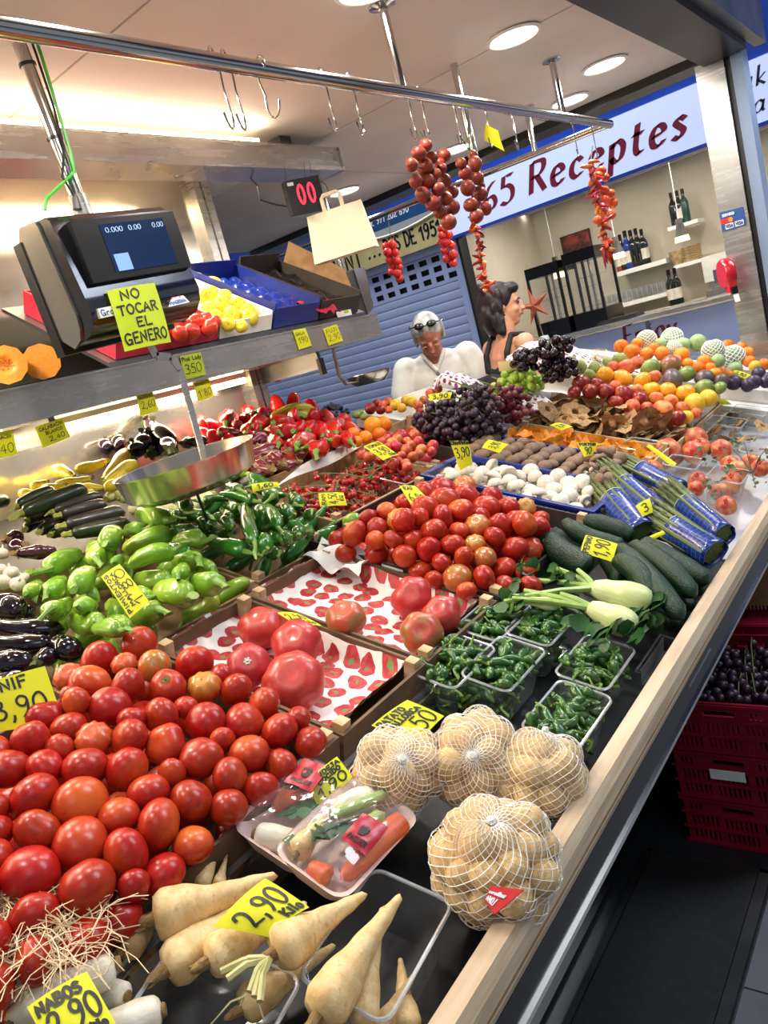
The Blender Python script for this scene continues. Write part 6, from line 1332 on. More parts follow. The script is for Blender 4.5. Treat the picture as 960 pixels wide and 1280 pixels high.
asparagus((820, 640), (752, 582), 30, .06, .075, 'asparagus bunch lying behind the nearest, tips at the mushrooms', 2)
asparagus((890, 690), (806, 638), 38, .045, .055, 'asparagus bunch in front, with its wrap at the berry tub', 3)
asparagus((902, 668), (826, 605), 32, .06, .07, 'asparagus bunch, rightmost, running to the wooden lip', 4)
asparagus((846, 612), (765, 570), 26, .04, .06, 'asparagus bunch at the back, below the pomegranate', 5)
asparagus((880, 680), (815, 660), 26, .01, .015, 'asparagus bunch lowest in the front pile', 6)
# --- berry tub
P = onS(866, 690, TB+.02); punnet(P, .085, .14, .05, 'clear lidded tub of red berries with a red label', name='berry_tub', taper=.9); bt = MB().box((-.03, -.025, 0), (.03, .025, .0012)).lathe([(0, .0013), (.014, .0013)], 20, mi=1)
tag(bt.obj('tub_label', ['tag_red', 'white'], smooth=False, mw=Matrix.Translation(P+V((0, 0, .056))) @ TILT.to_4x4()), 'red label with a white oval on the berry tub', 'label')
ps, rs_ = pack(34, .013, (P.x-.038, P.y-.062), (P.x+.038, P.y+.062), lambda x, y: T(x)+.024+0*y, .03)
Prb = Proto('berry', round_mesh('berry', 'cherry', .95, 0, 0, .05, nu=10, nv=7))
for q, r in zip(ps, rs_): round_put(Prb, q, 2*r, 'red berry in the clear tub by the asparagus', 'berry', 'berries in the tub', None, 3)
# --- pomegranates in punnets
for px, py, wx, wy, lbl in ((850, 608, .10, .12, 'clear punnet of pink fruit in front of the pomegranates'), (905, 625, .10, .14, 'clear punnet of pomegranates by the wooden lip'), (800, 585, .12, .14, 'clear punnet of pomegranates beside the brown mushrooms'), (945, 590, .11, .13, 'clear punnet of pomegranates at the right edge')):
    P = onS(px, py, TB+.015); punnet(P, wx, wy, .085, lbl, group='punnets of pomegranates')
PM = ((834, 563, 32), (868, 549, 32), (866, 565, 28), (896, 562, 28), (813, 590, 32), (913, 581, 24), (922, 588, 27), (915, 604, 29), (872, 602, 26), (869, 611, 22), (908, 632, 26), (938, 577, 22), (840, 610, 24), (950, 585, 24), (880, 560, 26), (900, 615, 26))
Pp = [onS(a, b, -.03 if b < 600 else -.055) for a, b, c in PM]; Rp = [c*depth(P)/FL/2 for (a, b, c), P in zip(PM, Pp)]
for (a, b, c), P, r in zip(PM, relax(Pp, Rp, 15, .92), Rp): round_put(POM, P, 2*r, 'red and yellow pomegranate in the punnets behind the asparagus', 'pomegranate', 'pomegranates', toward(P, rnd.uniform(-.5, 1.5)), 0)
leafclump([(879, 566), (888, 572), (895, 620), (915, 590), (892, 600)], .01, 'small green leaves on the pomegranate twigs', 7, .018, 7)
tw = MB(); b0 = onS(940, 592, .0)
for a, b in ((915, 560), (930, 552), (955, 575), (920, 590), (958, 560), (945, 610)): tw.tube([V((0, 0, 0)), (onS(a, b, .03)-b0)*.5+V((0, 0, .008)), onS(a, b, .03)-b0], [.0022, .0016, .001], 5)
tag(tw.obj('twig', 'card_dark', loc=b0), 'dark leafy twig on the pomegranates at the right edge', 'twig')
leafclump([(918, 560), (932, 556), (955, 572), (950, 605)], .03, 'narrow dark leaves of the twig at the right edge', 9, .016, 5)
# --- white mushrooms and brown mushrooms in blue crates
crate(-1.40, -.885, 1.905, 2.15, .105, 'blue slatted plastic crate of white mushrooms', 'blue_plastic', None, True)
ps, rs_ = pack(150, .0245, (-1.385, 1.915), (-.895, 2.14), lambda x, y: T(x)+.012+0*y, .14)
for P, r in zip(ps, rs_): round_put(MUW, P, 2.05*r, 'white button mushroom in the blue crate', 'mushroom', 'white mushrooms', None, 1.1)
crate(-1.40, -.885, 2.165, 2.42, .10, 'blue plastic crate of brown mushrooms behind the white ones', 'blue_plastic', None, True)
rows = [(606, 580), (620, 573), (634, 566)]
for i in range(9):
    for j in range(5):
        x = -1.375+i*.054; y = 2.19+j*.049; P = V((x, y, S(x)+.0+rnd.uniform(-.004, .006))); round_put(MUB, P, .053*rnd.uniform(.9, 1.08), 'brown cap mushroom laid in rows in the blue crate', 'mushroom', 'brown mushrooms in rows', (SN+rdir(.8)*.25+V((0, -.3, .0))), 0)
        round_put(MUB, P-V((0, 0, .045)), .053, 'brown cap mushroom laid in rows in the blue crate', 'mushroom', 'brown mushrooms in rows', SN, 0)
for px, py, d in ((747, 575, 22), (757, 568, 26), (768, 580, 20), (742, 585, 18), (755, 590, 20), (765, 565, 18), (735, 570, 16), (775, 573, 18), (750, 600, 18), (762, 597, 20), (730, 590, 16), (772, 592, 16)):
    P = onS(px, py, .045); round_put(MUB, P, d*depth(P)/FL, 'brown mushroom in the loose heap beside the asparagus', 'mushroom', 'loose brown mushrooms', None, 1.6)
# --- chanterelles
crate(-1.42, -.885, 2.44, 2.66, .09, 'pale wooden crate of orange chanterelles', 'crate_wood')
ps, rs_ = pack(210, .020, (-1.41, 2.45), (-.89, 2.655), lambda x, y: T(x)+.012+0*y, .14)
for P, r in zip(ps, rs_): put(CHAN[rnd.randrange(4)], frame(P, rdir(1.7), r*1.3, rnd.uniform(0, 6)), 'frilly orange chanterelle in the wooden crate', 'mushroom', 'chanterelles')
# --- dried mushrooms
crate(-1.42, -.885, 2.68, 2.93, .08, 'wooden crate of dried brown mushrooms behind the chanterelles', 'crate_wood')
ps, rs_ = pack(95, .033, (-1.41, 2.69), (-.89, 2.92), lambda x, y: T(x)+.012+0*y, .12)
for P, r in zip(ps, rs_): put(DRY[rnd.randrange(4)], frame(P, rdir(1.1), r*1.25, rnd.uniform(0, 6)), 'curled dried brown mushroom in the crate behind the chanterelles', 'mushroom', 'dried mushrooms')
for px, py, d in ((918, 512, 26), (930, 520, 22), (905, 530, 18), (915, 535, 22), (925, 528, 18), (908, 545, 24), (920, 548, 20), (955, 530, 20), (935, 545, 18), (960, 560, 18), (890, 538, 20)):
    P = onS(px, py, -.045); put(DRY[rnd.randrange(4)], frame(P, rdir(.8), d*depth(P)/FL/2), 'pale dried mushroom slice lying by the steel tray at the right', 'mushroom', 'dried mushroom slices at the right')
for px, py in ((905, 545), (935, 530)): punnet(onS(px, py, TB+.01), .13, .14, .06, 'clear punnet of dried mushrooms, the %s of the two at the right' % ('nearer' if px == 905 else 'farther'), group='punnets of dried mushrooms')
for px, py, lbl in ((935, 505, 'clear punnet of small green fruit, nearer of two below the plums'), (918, 498, 'clear punnet of small green fruit, farther of two below the plums')):
    P = onS(px, py, TB+.02); punnet(P, .14, .16, .07, lbl, group='punnets of green fruit')
    ps, rs_ = pack(26, .017, (P.x-.06, P.y-.07), (P.x+.06, P.y+.07), lambda x, y: T(x)+.03+0*y, .05)
    for q, r in zip(ps, rs_): round_put(PLUMG, q, 2*r, 'small round green fruit in the punnets below the plums', 'fruit', 'small green fruit', None, 3) if 'PLUMG' in globals() else None
tm = MB(); slopebox(tm, -.868, -.515, 2.02, 3.42, TB, TB+.004); tm.v = [tuple(V(q)+off) for q in tm.v]; tag(tm.obj('steel_tray', 'tray_steel', smooth=False), 'flat bright steel tray under the pomegranate punnets', 'tray')
# --- grapes
def bunch(c, n, r, rx, ry, rz, mt, label, seed, group, name='grape_bunch', stemdir=V((-1, .3, .6)), cat='grapes'):
    gg = np.random.RandomState(seed); P = gg.randn(n, 3); P /= np.linalg.norm(P, axis=1)[:, None]; P *= gg.rand(n, 1)**.33*np.array([rx, ry, rz]); R = r*(.88+.24*gg.rand(n)); rs = (R[:, None]+R[None])*.96
    for _ in range(80):
        d = P[:, None]-P[None]; l = np.linalg.norm(d, axis=2)+1e-9; ov = np.maximum(rs-l, 0); np.fill_diagonal(ov, 0); P += (d/l[..., None]*ov[..., None]).sum(1)*.33
        k = np.linalg.norm(P/np.array([rx, ry, rz]), axis=1); P *= np.where(k > 1, (1/k)**.3, 1)[:, None]
        fl = np.array([S(c.x+p[0])+TB-c.z for p in P])+R; P[:, 2] = np.maximum(P[:, 2], fl)
    o = empty(name, c, label, cat, group); me = GRM.setdefault((mt, round(r, 3)), round_mesh('grape', mt, 1.06, 0, 0, .0, nu=12, nv=9))
    for p, q in zip(P, R): put(Proto('grape', me), frame(V(p), rdir(3), q), parent=o)
    st_ = MB(); top = V((0, 0, rz*.9))
    for k in range(8):
        p = V(P[gg.randint(n)]); st_.tube([top, top.lerp(p, .5)+V((0, 0, .01)), p*1.0], [.002, .0016, .001], 4)
    st_.tube([top, top+stemdir*.03, top+stemdir*.07+V((0, 0, -.01))], [.003, .0025, .003], 5); st_.obj('stem', 'vine', o)
GRM = {}
for px, py, n, rx, mt, lbl, h_ in ((548, 522, 60, .10, 'grape_dark', 'dark grape bunch at the left of the grape heap', .06), (590, 520, 70, .11, 'grape_dark', 'dark grape bunch in the middle of the grape heap', .07), (622, 500, 60, .10, 'grape_red', 'reddish grape bunch at the right of the grape heap', .08), (585, 500, 50, .10, 'grape_dark', 'dark grape bunch at the top of the grape heap', .12), (560, 540, 40, .08, 'grape_dark', 'dark grape bunch lowest in the grape heap', .02), (600, 540, 46, .09, 'grape_dark', 'dark grape bunch beside the black carton', .02), (640, 512, 40, .08, 'grape_red', 'reddish grape bunch next to the dotted paper', .05)):
    bunch(onS(px, py, h_), n, .0135, rx, rx, .055, mt, lbl, px, 'dark grape bunches')
bunch(onS(648, 478, .10), 70, .015, .11, .11, .06, 'grape_green', 'bunch of green grapes beside the woman', 5, 'green grapes'); bunch(onS(635, 490, .05), 36, .014, .10, .08, .045, 'grape_green', 'second bunch of green grapes lower at the left', 6, 'green grapes')
for px, py, h_, lbl in ((665, 448, .22, 'black grapes on the dotted paper, left bunch'), (690, 437, .26, 'black grapes on the dotted paper, top bunch'), (698, 462, .18, 'black grapes on the dotted paper, lower right bunch')):
    bunch(onS(px, py, h_), 26, .0165, .09, .06, .035, 'egg_black', lbl, px, 'black grapes on dotted paper')
def dotted(px, py, h, w_, hgt, label, seed):
    c = onS(px, py, h)
    def fn(u, v): return c+V(((u-.5)*w_, (v-.5)*w_*.9, hgt*(1-((2*u-1)**2+(2*v-1)**2)*.55)+.025*noise.noise(V((u*3.5+seed, v*3.5, 0)))-SL*(u-.5)*w_))
    sheet('dotted_paper', 'dot_paper', 18, 16, fn, label, 'paper', w_, w_)
dotted(692, 460, .09, .36, .12, 'white paper with purple dots under the black grapes', 1); dotted(572, 484, .07, .17, .06, 'white and pink dotted paper behind the dark grapes', 4); dotted(652, 505, .02, .22, .03, 'dotted paper scrap between grapes and chanterelles', 8)
# --- far fruit heaps
slopes = []
crate(-1.50, -.885, 2.95, 3.42, .08, 'wooden tray of nectarines and yellow fruit', 'crate_wood')
F_ = """O330,112,60 O375,135,70 O440,145,60 O505,143,64 O587,153,68 O687,180,66 O620,190,52 O665,203,56 O730,228,56 O790,240,52 O400,100,48 O470,120,50 O788,110,54 O850,115,54 O872,142,56 O880,178,52 Y905,200,54 O945,190,52
W440,85,82 W560,85,92 M643,100,80 W725,130,92 W805,160,104 W560,118,62 M745,175,62 M820,210,62 M600,100,60 M500,100,50 P145,198,80 P215,203,62 P325,175,78 P195,235,58 P120,180,60 P270,180,50 C350,198,76 C395,185,62 R300,200,50
K262,240,82 K340,250,82 K432,260,80 K455,300,78 K528,295,76 K592,312,86 Y645,352,92 Y682,325,78 R468,228,60 g468,225,90 r532,203,106 p548,262,106 g620,240,82 p668,258,86 g690,295,86 g742,290,64 p752,262,66
N165,275,78 N200,303,72 N265,303,74 N340,325,82 N407,335,76 C380,370,72 N315,345,62 C445,372,58 C500,385,92 C553,355,68 C480,335,62 C600,375,62 Y615,405,62 N580,420,72 C420,310,60 N230,275,60 C300,290,56 N130,310,60 C640,400,50
L825,270,66 L870,275,58 L900,268,62 L942,265,54 L920,232,62 L965,250,54 O710,210,50 O760,225,50 R570,170,50 C840,240,50"""
KIND = {'O': (ORANGE, 'orange', 'orange in the far fruit heap', 1.), 'W': (MELN, 'melon', 'green melon in a white foam net at the top of the fruit heap', 1.), 'M': (MEL, 'melon', 'bare pale green melon at the top of the fruit heap', 1.), 'P': (PEAR, 'pear', 'green pear by the dotted paper', .82), 'C': (PEACH, 'peach', 'orange-red peach in the far fruit heap', 1.), 'R': (PEACH, 'peach', 'orange-red peach in the far fruit heap', 1.),
        'K': (KAKI, 'persimmon', 'yellow-orange persimmon in the middle of the fruit heap', 1.), 'Y': (YEL, 'fruit', 'smooth yellow fruit at the tray edge', 1.), 'N': (NECT, 'nectarine', 'dark red nectarine behind the dried mushrooms', 1.), 'r': (MANR, 'mango', 'large red mango lying on the fruit heap', 1.), 'p': (MANP, 'mango', 'purple-grey mango in the fruit heap', 1.), 'g': (MANG, 'mango', 'green mango in the fruit heap', 1.), 'L': (PLUM, 'plum', 'dark plum at the right end of the fruit heap', 1.)}
Pf = []; Rf = []; Kf = []
for q in F_.split():
    k = q[0]; a, b, d = (float(z) for z in q[1:].split(',')); px, py = 680+a/3.43, 400+b/3.43; hh = .04+max(0, 520-py)*.0021
    if px > 900: hh *= .75
    P = onS(px, py, hh); Pf.append(P); Rf.append(d/3.43*depth(P)/FL/2*KIND[k][3]); Kf.append(k)
for P, r, k in zip(relax(Pf, Rf, 14, .9), Rf, Kf):
    pr, cat, lbl, _ = KIND[k]; z = rdir(1.2) if k not in 'rpg' else V((rnd.uniform(-1, 1), rnd.uniform(.5, 1), .1)); m4 = frame(P, z, (r*.82, r*.9, r*1.25) if k in 'rpg' else r, rnd.uniform(0, 6)); put(pr, m4, lbl, cat, 'far '+cat+' heap')
# what carries the heaped fruit: stepped boxes and straw-coloured packing
e = empty('fruit_riser', (-1.4, 3.55, T(-1.4)), 'stepped white riser under the far fruit heap', 'stand')
for y0, y1, hh in ((3.44, 3.56, .07), (3.56, 3.67, .13), (3.67, 3.785, .19)):
    vs = [V((x, y, S(x)+h_))-V((-1.4, 3.55, T(-1.4))) for h_ in (TB+.003, TB+.003+hh) for x, y in ((-1.62, y0), (-.70, y0), (-.70, y1-.003), (-1.62, y1-.003))]
    MB().add(vs, [(3,2,1,0),(4,5,6,7),(0,1,5,4),(1,2,6,5),(2,3,7,6),(3,0,4,7)]).obj('step', 'card_white', e, smooth=False)
gg = random.Random(5); mb = MB()
for k in range(260):
    px, py = gg.choice(((gg.uniform(740, 900), gg.uniform(445, 490)), (gg.uniform(690, 760), gg.uniform(440, 480)))); c = onS(px, py, .02+max(0, 520-py)*.0018); a = gg.uniform(0, 6); l = gg.uniform(.02, .05)
    mb.tube([c+V((math.cos(a+q*.8*gg.uniform(-1, 1))*l*q, math.sin(a)*l*q, .012*(1-q*q))) for q in (-1, -.5, 0, .5, 1)], .0012, 3, caps=False)
tag(mb.obj('packing_straw', 'straw'), 'pale packing straw between the oranges and mangoes', 'straw', kind='stuff')
for y0, pxs, lbl in ((0, ((740, 460), (800, 452)), 'white paper sheet under the mangoes'), (1, ((705, 470), (745, 500)), 'white paper sheet under the nectarines')):
    c = onS((pxs[0][0]+pxs[1][0])/2, (pxs[0][1]+pxs[1][1])/2, .04+.05*(1-y0))
    sheet('paper_sheet', 'paper', 14, 10, lambda u, v: c+V(((u-.5)*.5, (v-.5)*.24, .03*noise.noise(V((u*5, v*5, y0)))-SL*(u-.5)*.5)), lbl)
# steel tray edge at the right of the heap
tr_ = MB(); a0 = onS(800, 560, -.03); 
slb = MB()
for x0, x1, h0, h1 in ((-.882, -.872, TB, .03), ):
    vs = [V((x, y, S(x)+h_)) for h_ in (h0, h1) for x, y in ((x0, 2.95), (x1, 2.95), (x1, 3.45), (x0, 3.45))]; slb.add(vs, [(3,2,1,0),(4,5,6,7),(0,1,5,4),(1,2,6,5),(2,3,7,6),(3,0,4,7)])
tag(slb.obj('tray_rail', 'steel', smooth=False), 'steel rail along the right side of the nectarine tray', 'rail')
# white carton strip with plums and yellow card handled with signs; back-left fruit boxes
crate(-2.08, -1.86, 2.52, 2.75, .06, 'green paper-edged carton of peaches at the back', 'card_white', None); crate(-2.08, -1.84, 2.77, 3.1, .06, 'white carton of peaches and yellow plums at the back', 'card_white', None)
for px, py, d, k in ((463, 511, 15, 'N'), (471, 505, 13, 'N'), (485, 503, 13, 'C'), (476, 512, 13, 'N'), (494, 506, 15, 'Y'), (508, 501, 14, 'Y'), (515, 502, 15, 'Y'), (523, 507, 13, 'C'), (486, 512, 11, 'C'), (538, 492, 13, 'C'), (547, 486, 13, 'C'), (525, 515, 11, 'N'), (446, 519, 11, 'g'), (450, 516, 10, 'g'), (455, 521, 10, 'g'), (530, 500, 12, 'C'), (502, 510, 12, 'Y'), (479, 506, 12, 'C')):
    P = onS(px, py, .045); pr, cat, lbl, _ = KIND[k]; put(pr, frame(P, rdir(1), d*depth(P)/FL/2), {'N': 'nectarine in the small carton at the back left', 'C': 'peach in the small carton at the back left', 'Y': 'yellow plum in the small carton at the back left', 'g': 'small pale green fruit beside the blueberries'}[k], cat if k != 'g' else 'fruit', 'fruit in the back left cartons')
o = empty('blueberry_heap', onS(418, 518, .02), 'small heap of dark blueberries behind the red peppers', 'blueberries'); gg = random.Random(2)
bm_ = BLUE.mesh
for k in range(70):
    a = gg.uniform(0, 6.3); r = .055*math.sqrt(gg.random()); put(Proto('blueberry', bm_), frame(V((r*math.cos(a), r*math.sin(a)*1.3, .035*(1-(r/.055)**2)+gg.uniform(-.006, .006)-SL*r*math.cos(a))), rdir(3), .0075), parent=o)
BAN = []
for k in range(4):
    mb = MB(); pts = []; rad = []
    for i in range(11): t = i/10; a = -1.0+2.0*t; pts.append((.12*math.sin(a), 0, .12*math.cos(a)-.12)); rad.append(.004 if i in (0, 10) else .0165*(1-.5*abs(2*t-1)**3))
    BAN.append(mb.tube(pts, rad, 8).mesh('banana', 'banana'))
for k in range(4):
    P = onS(352+k*4, 516-k*2, .05+.006*k); put(Proto('banana', BAN[k]), Matrix.Translation(P) @ Matrix.Rotation(1.0, 4, 'Z') @ Matrix.Rotation(.3*k-.3, 4, 'X'), 'greenish banana behind the red peppers', 'banana', 'bananas')
# small black carton by the grapes
crate(-1.60, -1.43, 2.20, 2.36, .10, 'small black carton between grapes and brown mushrooms', 'card_dark', None)
# ================================================================== HANGING SCALE (left)
M['screen'] = mat('screen', (24, 38, 66), emit=(36, 64, 112), es=.2, rough=.15)
M['screen_txt'] = mat('screen_txt', (170, 200, 235), emit=(150, 180, 220), es=.25)
M['screen_icon'] = mat('screen_icon', (120, 160, 225), emit=(120, 165, 235), es=.4)
c_ = V((-1.5, 1.18, 1.88)); hs = empty('hanging_scale', c_, 'steel hanging scale with a dark display screen and a yellow notice', 'scale')
hs.rotation_euler = (math.radians(3.2), 0, 0)
F = [atx(a, b, -1.5)-c_ for a, b in ((65, 268), (209, 257), (246, 387), (112, 420))]
ri = Matrix.Rotation(math.radians(-3.2), 3, 'X'); F = [ri @ p for p in F]
y0, y1 = (F[0].y+F[3].y)/2, (F[1].y+F[2].y)/2; z1, z0 = (F[0].z+F[1].z)/2, (F[2].z+F[3].z)/2
prof = [(0, z1-.012), (-.012, z1), (-.10, z1+.006), (-.125, z1-.03), (-.115, z0+.02), (-.07, z0-.012), (-.012, z0), (.012, z0+.022), (.022, z0+.05), (.018, z0+.075)]
b = MB(); b.sweep(prof, (0, y0, 0), (0, y1, 0), (1, 0, 0), (0, 0, 1)); b.obj('housing', 'steel_dark_refl', hs, smooth=True, angle=35)
for y in (y0-.006, y1): MB().sweep([(x-.008 if x < -.05 else x*.6-.04, z*1.02) for x, z in prof], (0, y, 0), (0, y+.006, 0), (1, 0, 0), (0, 0, 1)).obj('side_cheek', 'steel_dark_refl' if y > 0 else 'mirror_steel', hs, smooth=False)  # left cheek coloured lighter for its brighter reflections, right one darkened
MB().box((-.150, y0-.01, z0-.02), (-.118, y1+.004, z1-.02)).obj('back_cover', 'black_plastic', hs, smooth=False)
SC4 = [ri @ (atx(a, b, -1.5)-c_) for a, b in ((80, 283), (207, 268), (230, 337), (107, 359))]
sy0, sy1, sz1, sz0 = (SC4[0].y+SC4[3].y)/2, (SC4[1].y+SC4[2].y)/2, (SC4[0].z+SC4[1].z)/2, (SC4[2].z+SC4[3].z)/2
dsp = MB().box((-.01, sy0, sz0), (.030, sy1, sz1)).obj('display_frame', 'black_plastic', hs, smooth=False)
w_ = sy1-sy0; h_ = sz1-sz0
scn = MB().box((.0301, sy0+w_*.23, sz0+h_*.10), (.0312, sy0+w_*.86, sz0+h_*.90)).obj('screen', 'screen', dsp, smooth=False)
tx = MB(); fm = lambda x, y: V((.0316, sy0+x*w_, sz0+y*h_))
for t_, u0, u1 in (('0.000', .27, .43), ('0.00', .49, .61), ('0.00', .73, .84)): write(tx, t_, fm, u0, u1, .76, .08, .007)
tx.obj('digits', 'screen_txt', scn, smooth=False); MB().box((.0312, sy0+w_*.26, sz0+h_*.12), (.0317, sy0+w_*.40, sz0+h_*.40)).obj('icon', 'screen_icon', scn, smooth=False)
# stickers on the housing
M['label_blue'] = mat('label_blue', (40, 84, 150), rough=.4)
yy = lambda px, py: (ri @ (atx(px, py, -1.48)-c_))
a, b, d = yy(222, 358), yy(210, 384), yy(236, 378)
sk = MB(); X = .0235; tri = [(a.y, a.z), (b.y, b.z), (d.y, d.z)]; sk.add([V((X-.012, *tri[0])), V((X, *tri[1])), V((X, *tri[2])), V((X-.014, *tri[0])), V((X-.002, *tri[1])), V((X-.002, *tri[2]))], [(0, 1, 2), (5, 4, 3), (0, 3, 4, 1), (1, 4, 5, 2), (2, 5, 3, 0)])
so = sk.obj('triangle_sticker', 'white', hs, smooth=False); tx = MB(); ww = d.y-b.y
fm = lambda x, y: V((X+.001-.012*y/.9, b.y+x*ww, b.z+(d.z-b.z)*x+y*(a.z-b.z)))
write(tx, 'MAGRINA', fm, .12, .88, .08, .18, .06); tx.obj('lettering', 'label_blue', so, smooth=False); tx = MB(); write(tx, 'M', fm, .28, .72, .38, .16, .06); tx.obj('zigzag', 'tag_red', so, smooth=False)
a, d = yy(121, 389), yy(146, 395); st2 = MB().box((.016, a.y, d.z+.002), (.0255, d.y+.03, a.z+.004)).obj('maker_plate', 'white', hs, smooth=False); tx = MB(); write(tx, 'Gram', lambda x, y: V((.0262, a.y+.004+x, d.z+.004+y)), 0, .05, .002, .012, .0025); tx.obj('lettering', 'label_blue', st2, smooth=False)
# yellow notice, pole, cables
cs = [(134, 363), (194, 353), (215, 427), (157, 439)]
sign(cs, (-1.462, 1.2, 1.8), V((1, -.05, .12)), [('NO', .20, .58, .80, .15), ('TOCAR', .08, .88, .56, .15), ('EL', .36, .66, .34, .14), ('GENERO', .06, .94, .09, .17)], 'yellow-green notice asking not to touch, taped under the scale screen', 'neon_green', .0042, .006, 'notice_sheet', None)
pz = c_+V((-.05, -.03, z1)); pl_ = MB().tube([V((-.05, -.03, z1)), V((-.05, -.03, CEIL-c_.z))], .016, 14).obj('pole', 'chrome', hs); MB().tube([V((-.05, -.03, z1-.005)), V((-.05, -.03, z1+.05))], .021, 14).obj('pole_collar', 'steel', hs)
M['cable_green'] = mat('cable_green', (70, 190, 60), rough=.4)
def P_(px, py, X_=-1.53): return ri @ (atx(px, py, X_)-c_)
MB().tube([P_(56, 263), P_(58, 248), P_(75, 232), P_(93, 215), P_(88, 190), P_(70, 130), P_(52, 70), P_(35, 20), P_(20, -20)], .0035, 6).obj('green_cable', 'cable_green', hs)
MB().tube([P_(97, 258), P_(90, 240), P_(78, 222), P_(80, 185), P_(66, 130), P_(46, 70), P_(28, 20)], .003, 6).obj('black_cable', 'black_plastic', hs); MB().tube([P_(97, 262), P_(94, 246)], [.010, .006], 8).obj('plug', 'black_plastic', hs)
for px, py in ((54, 77), (84, 169)): MB().lathe([(.0185, -.003), (.0185, .003)], 14, c=V((-.05, -.03, P_(px, py).z))).obj('cable_tie', 'black_plastic', hs)
# arm and pan
pa = [atx(a, b, -1.49)-c_ for a, b in ((188, 430), (196, 445), (214, 446), (226, 462), (236, 500), (250, 550), (264, 606))]; pa = [ri @ p for p in pa]
ar = MB()
for p, q in zip(pa, pa[1:]):
    n_ = (q-p).cross(V((1, 0, 0))).normalized()*.009; ar.add([p+n_, p-n_, q-n_, q+n_, p+n_-V((.004, 0, 0)), p-n_-V((.004, 0, 0)), q-n_-V((.004, 0, 0)), q+n_-V((.004, 0, 0))], [(0,1,2,3),(7,6,5,4),(0,4,5,1),(1,5,6,2),(2,6,7,3),(3,7,4,0)])
ar.obj('arm', 'steel', hs, smooth=False)
MB().tube([pa[0]+V((-.02, 0, .03)), pa[0]], .012, 8).obj('arm_mount', 'black_plastic', hs)
pc = (atx(152, 592, -1.5)+atx(298, 560, -1.5))/2-c_; pc = ri @ pc; pr_ = .172
pn = MB().lathe([(0, -.075), (pr_*.75, -.072), (pr_*.92, -.055), (pr_*.985, 0), (pr_, .004), (pr_*.97, .003), (pr_*.90, -.052), (pr_*.72, -.066), (0, -.068)], 40, c=pc).obj('pan', 'mirror_steel', hs)
MB().tube([pc+V((0, 0, -.075)), pc+V((0, 0, -.16))], .004, 6).obj('pan_pin', 'black_plastic', hs)
# ================================================================== SECOND SCALE at the end of the shelf
c2_ = V((-2.2, 2.86, 1.84)); h2 = empty('hanging_scale', c2_, 'second hanging scale with lit screen beyond the apple boxes', 'scale')
q = lambda px, py, X_=-2.18: atx(px, py, X_)-c2_
B4 = [q(a, b) for a, b in ((396, 352), (442, 338), (460, 392), (415, 408))]
MB().add(B4+[p+V((-.12, 0, 0)) for p in B4], [(3,2,1,0),(4,5,6,7),(0,1,5,4),(1,2,6,5),(2,3,7,6),(3,0,4,7)]).obj('housing', 'card_dark', h2, smooth=False)
B5 = [q(a, b, -2.17) for a, b in ((400, 358), (432, 348), (440, 380), (410, 392))]; MB().add(B5+[p+V((-.01, 0, 0)) for p in B5], [(3,2,1,0),(4,5,6,7),(0,1,5,4),(1,2,6,5),(2,3,7,6),(3,0,4,7)]).obj('screen', 'screen', h2, smooth=False)
B6 = [q(a, b, -2.165) for a, b in ((417, 362), (431, 357), (436, 376), (423, 380))]; MB().add(B6, [(3, 2, 1, 0)]).obj('screen_window', 'screen_icon', h2, smooth=False)
B7 = [q(a, b, -2.175) for a, b in ((442, 336), (456, 334), (467, 385), (460, 393))]; MB().add(B7+[p+V((-.12, 0, 0)) for p in B7], [(3,2,1,0),(4,5,6,7),(0,1,5,4),(1,2,6,5),(2,3,7,6),(3,0,4,7)]).obj('side_cheek', 'mirror_steel', h2, smooth=False)
MB().tube([q(420, 420), q(417, 440), q(424, 470), q(432, 480), q(470, 474)], .010, 6, flat=.5).obj('arm', 'wood', h2)
pc = q(460, 466); MB().lathe([(0, -.05), (.07, -.048), (.098, -.02), (.105, 0), (.101, 0), (.094, -.018), (.068, -.043), (0, -.045)], 30, c=pc).obj('pan', 'mirror_steel', h2)
MB().tube([q(430, 345), V((q(430, 345).x, q(430, 345).y, CEIL-c2_.z))], .014, 10).obj('pole', 'chrome', h2)
# ================================================================== SHELF GOODS
def kbox(y0, y1, x0, x1, hgt, mt, label, name='fruit_box', wall=None, high_back=0.):
    ex = V((-1, 0, RK)).normalized(); ey = V((0, 1, 0)); ez = ex.cross(ey)*-1
    ez = V((RK, 0, 1)).normalized(); R = Matrix((ex, ey, ez)).transposed(); o = V((x1, y0, K(x1)+.002)); e = empty(name, o, label, 'box', 'fruit boxes on the shelf', R); LX = (x1-x0)*math.sqrt(1+RK*RK); LY = y1-y0; th = .006
    for nm, a, b in (('bottom', (0, 0, 0), (LX, LY, th)), ('side_panel', (0, 0, th), (LX, th, hgt)), ('side_panel', (0, LY-th, th), (LX, LY, hgt)), ('end_panel', (0, th, th), (th, LY-th, hgt*.8)), ('end_panel', (LX-th, th, th), (LX, LY-th, hgt+high_back))): MB().box(a, b).obj(nm, mt, e, smooth=False)
    return e
X0b, X1b = -2.24, -1.875
kbox(1.33, 1.715, X0b, X1b, .07, 'card_red', 'red carton of pink apples behind the yellow notice')
kbox(1.725, 1.965, X0b, X1b, .065, 'card_white', 'white carton of yellow apples on the shelf')
bx = kbox(1.975, 2.215, X0b, X1b, .085, 'blue_plastic', 'blue plastic fruit crate with an empty moulded tray on the shelf', high_back=.02)
def fnb(u, v): return V((.008+u*.42, .008+v*.224, .035+.016*abs(math.sin(u*PI*6))*abs(math.sin(v*PI*4))))
MB().grid(48, 28, fnb).obj('moulded_tray', 'blue_tray', bx, angle=None)
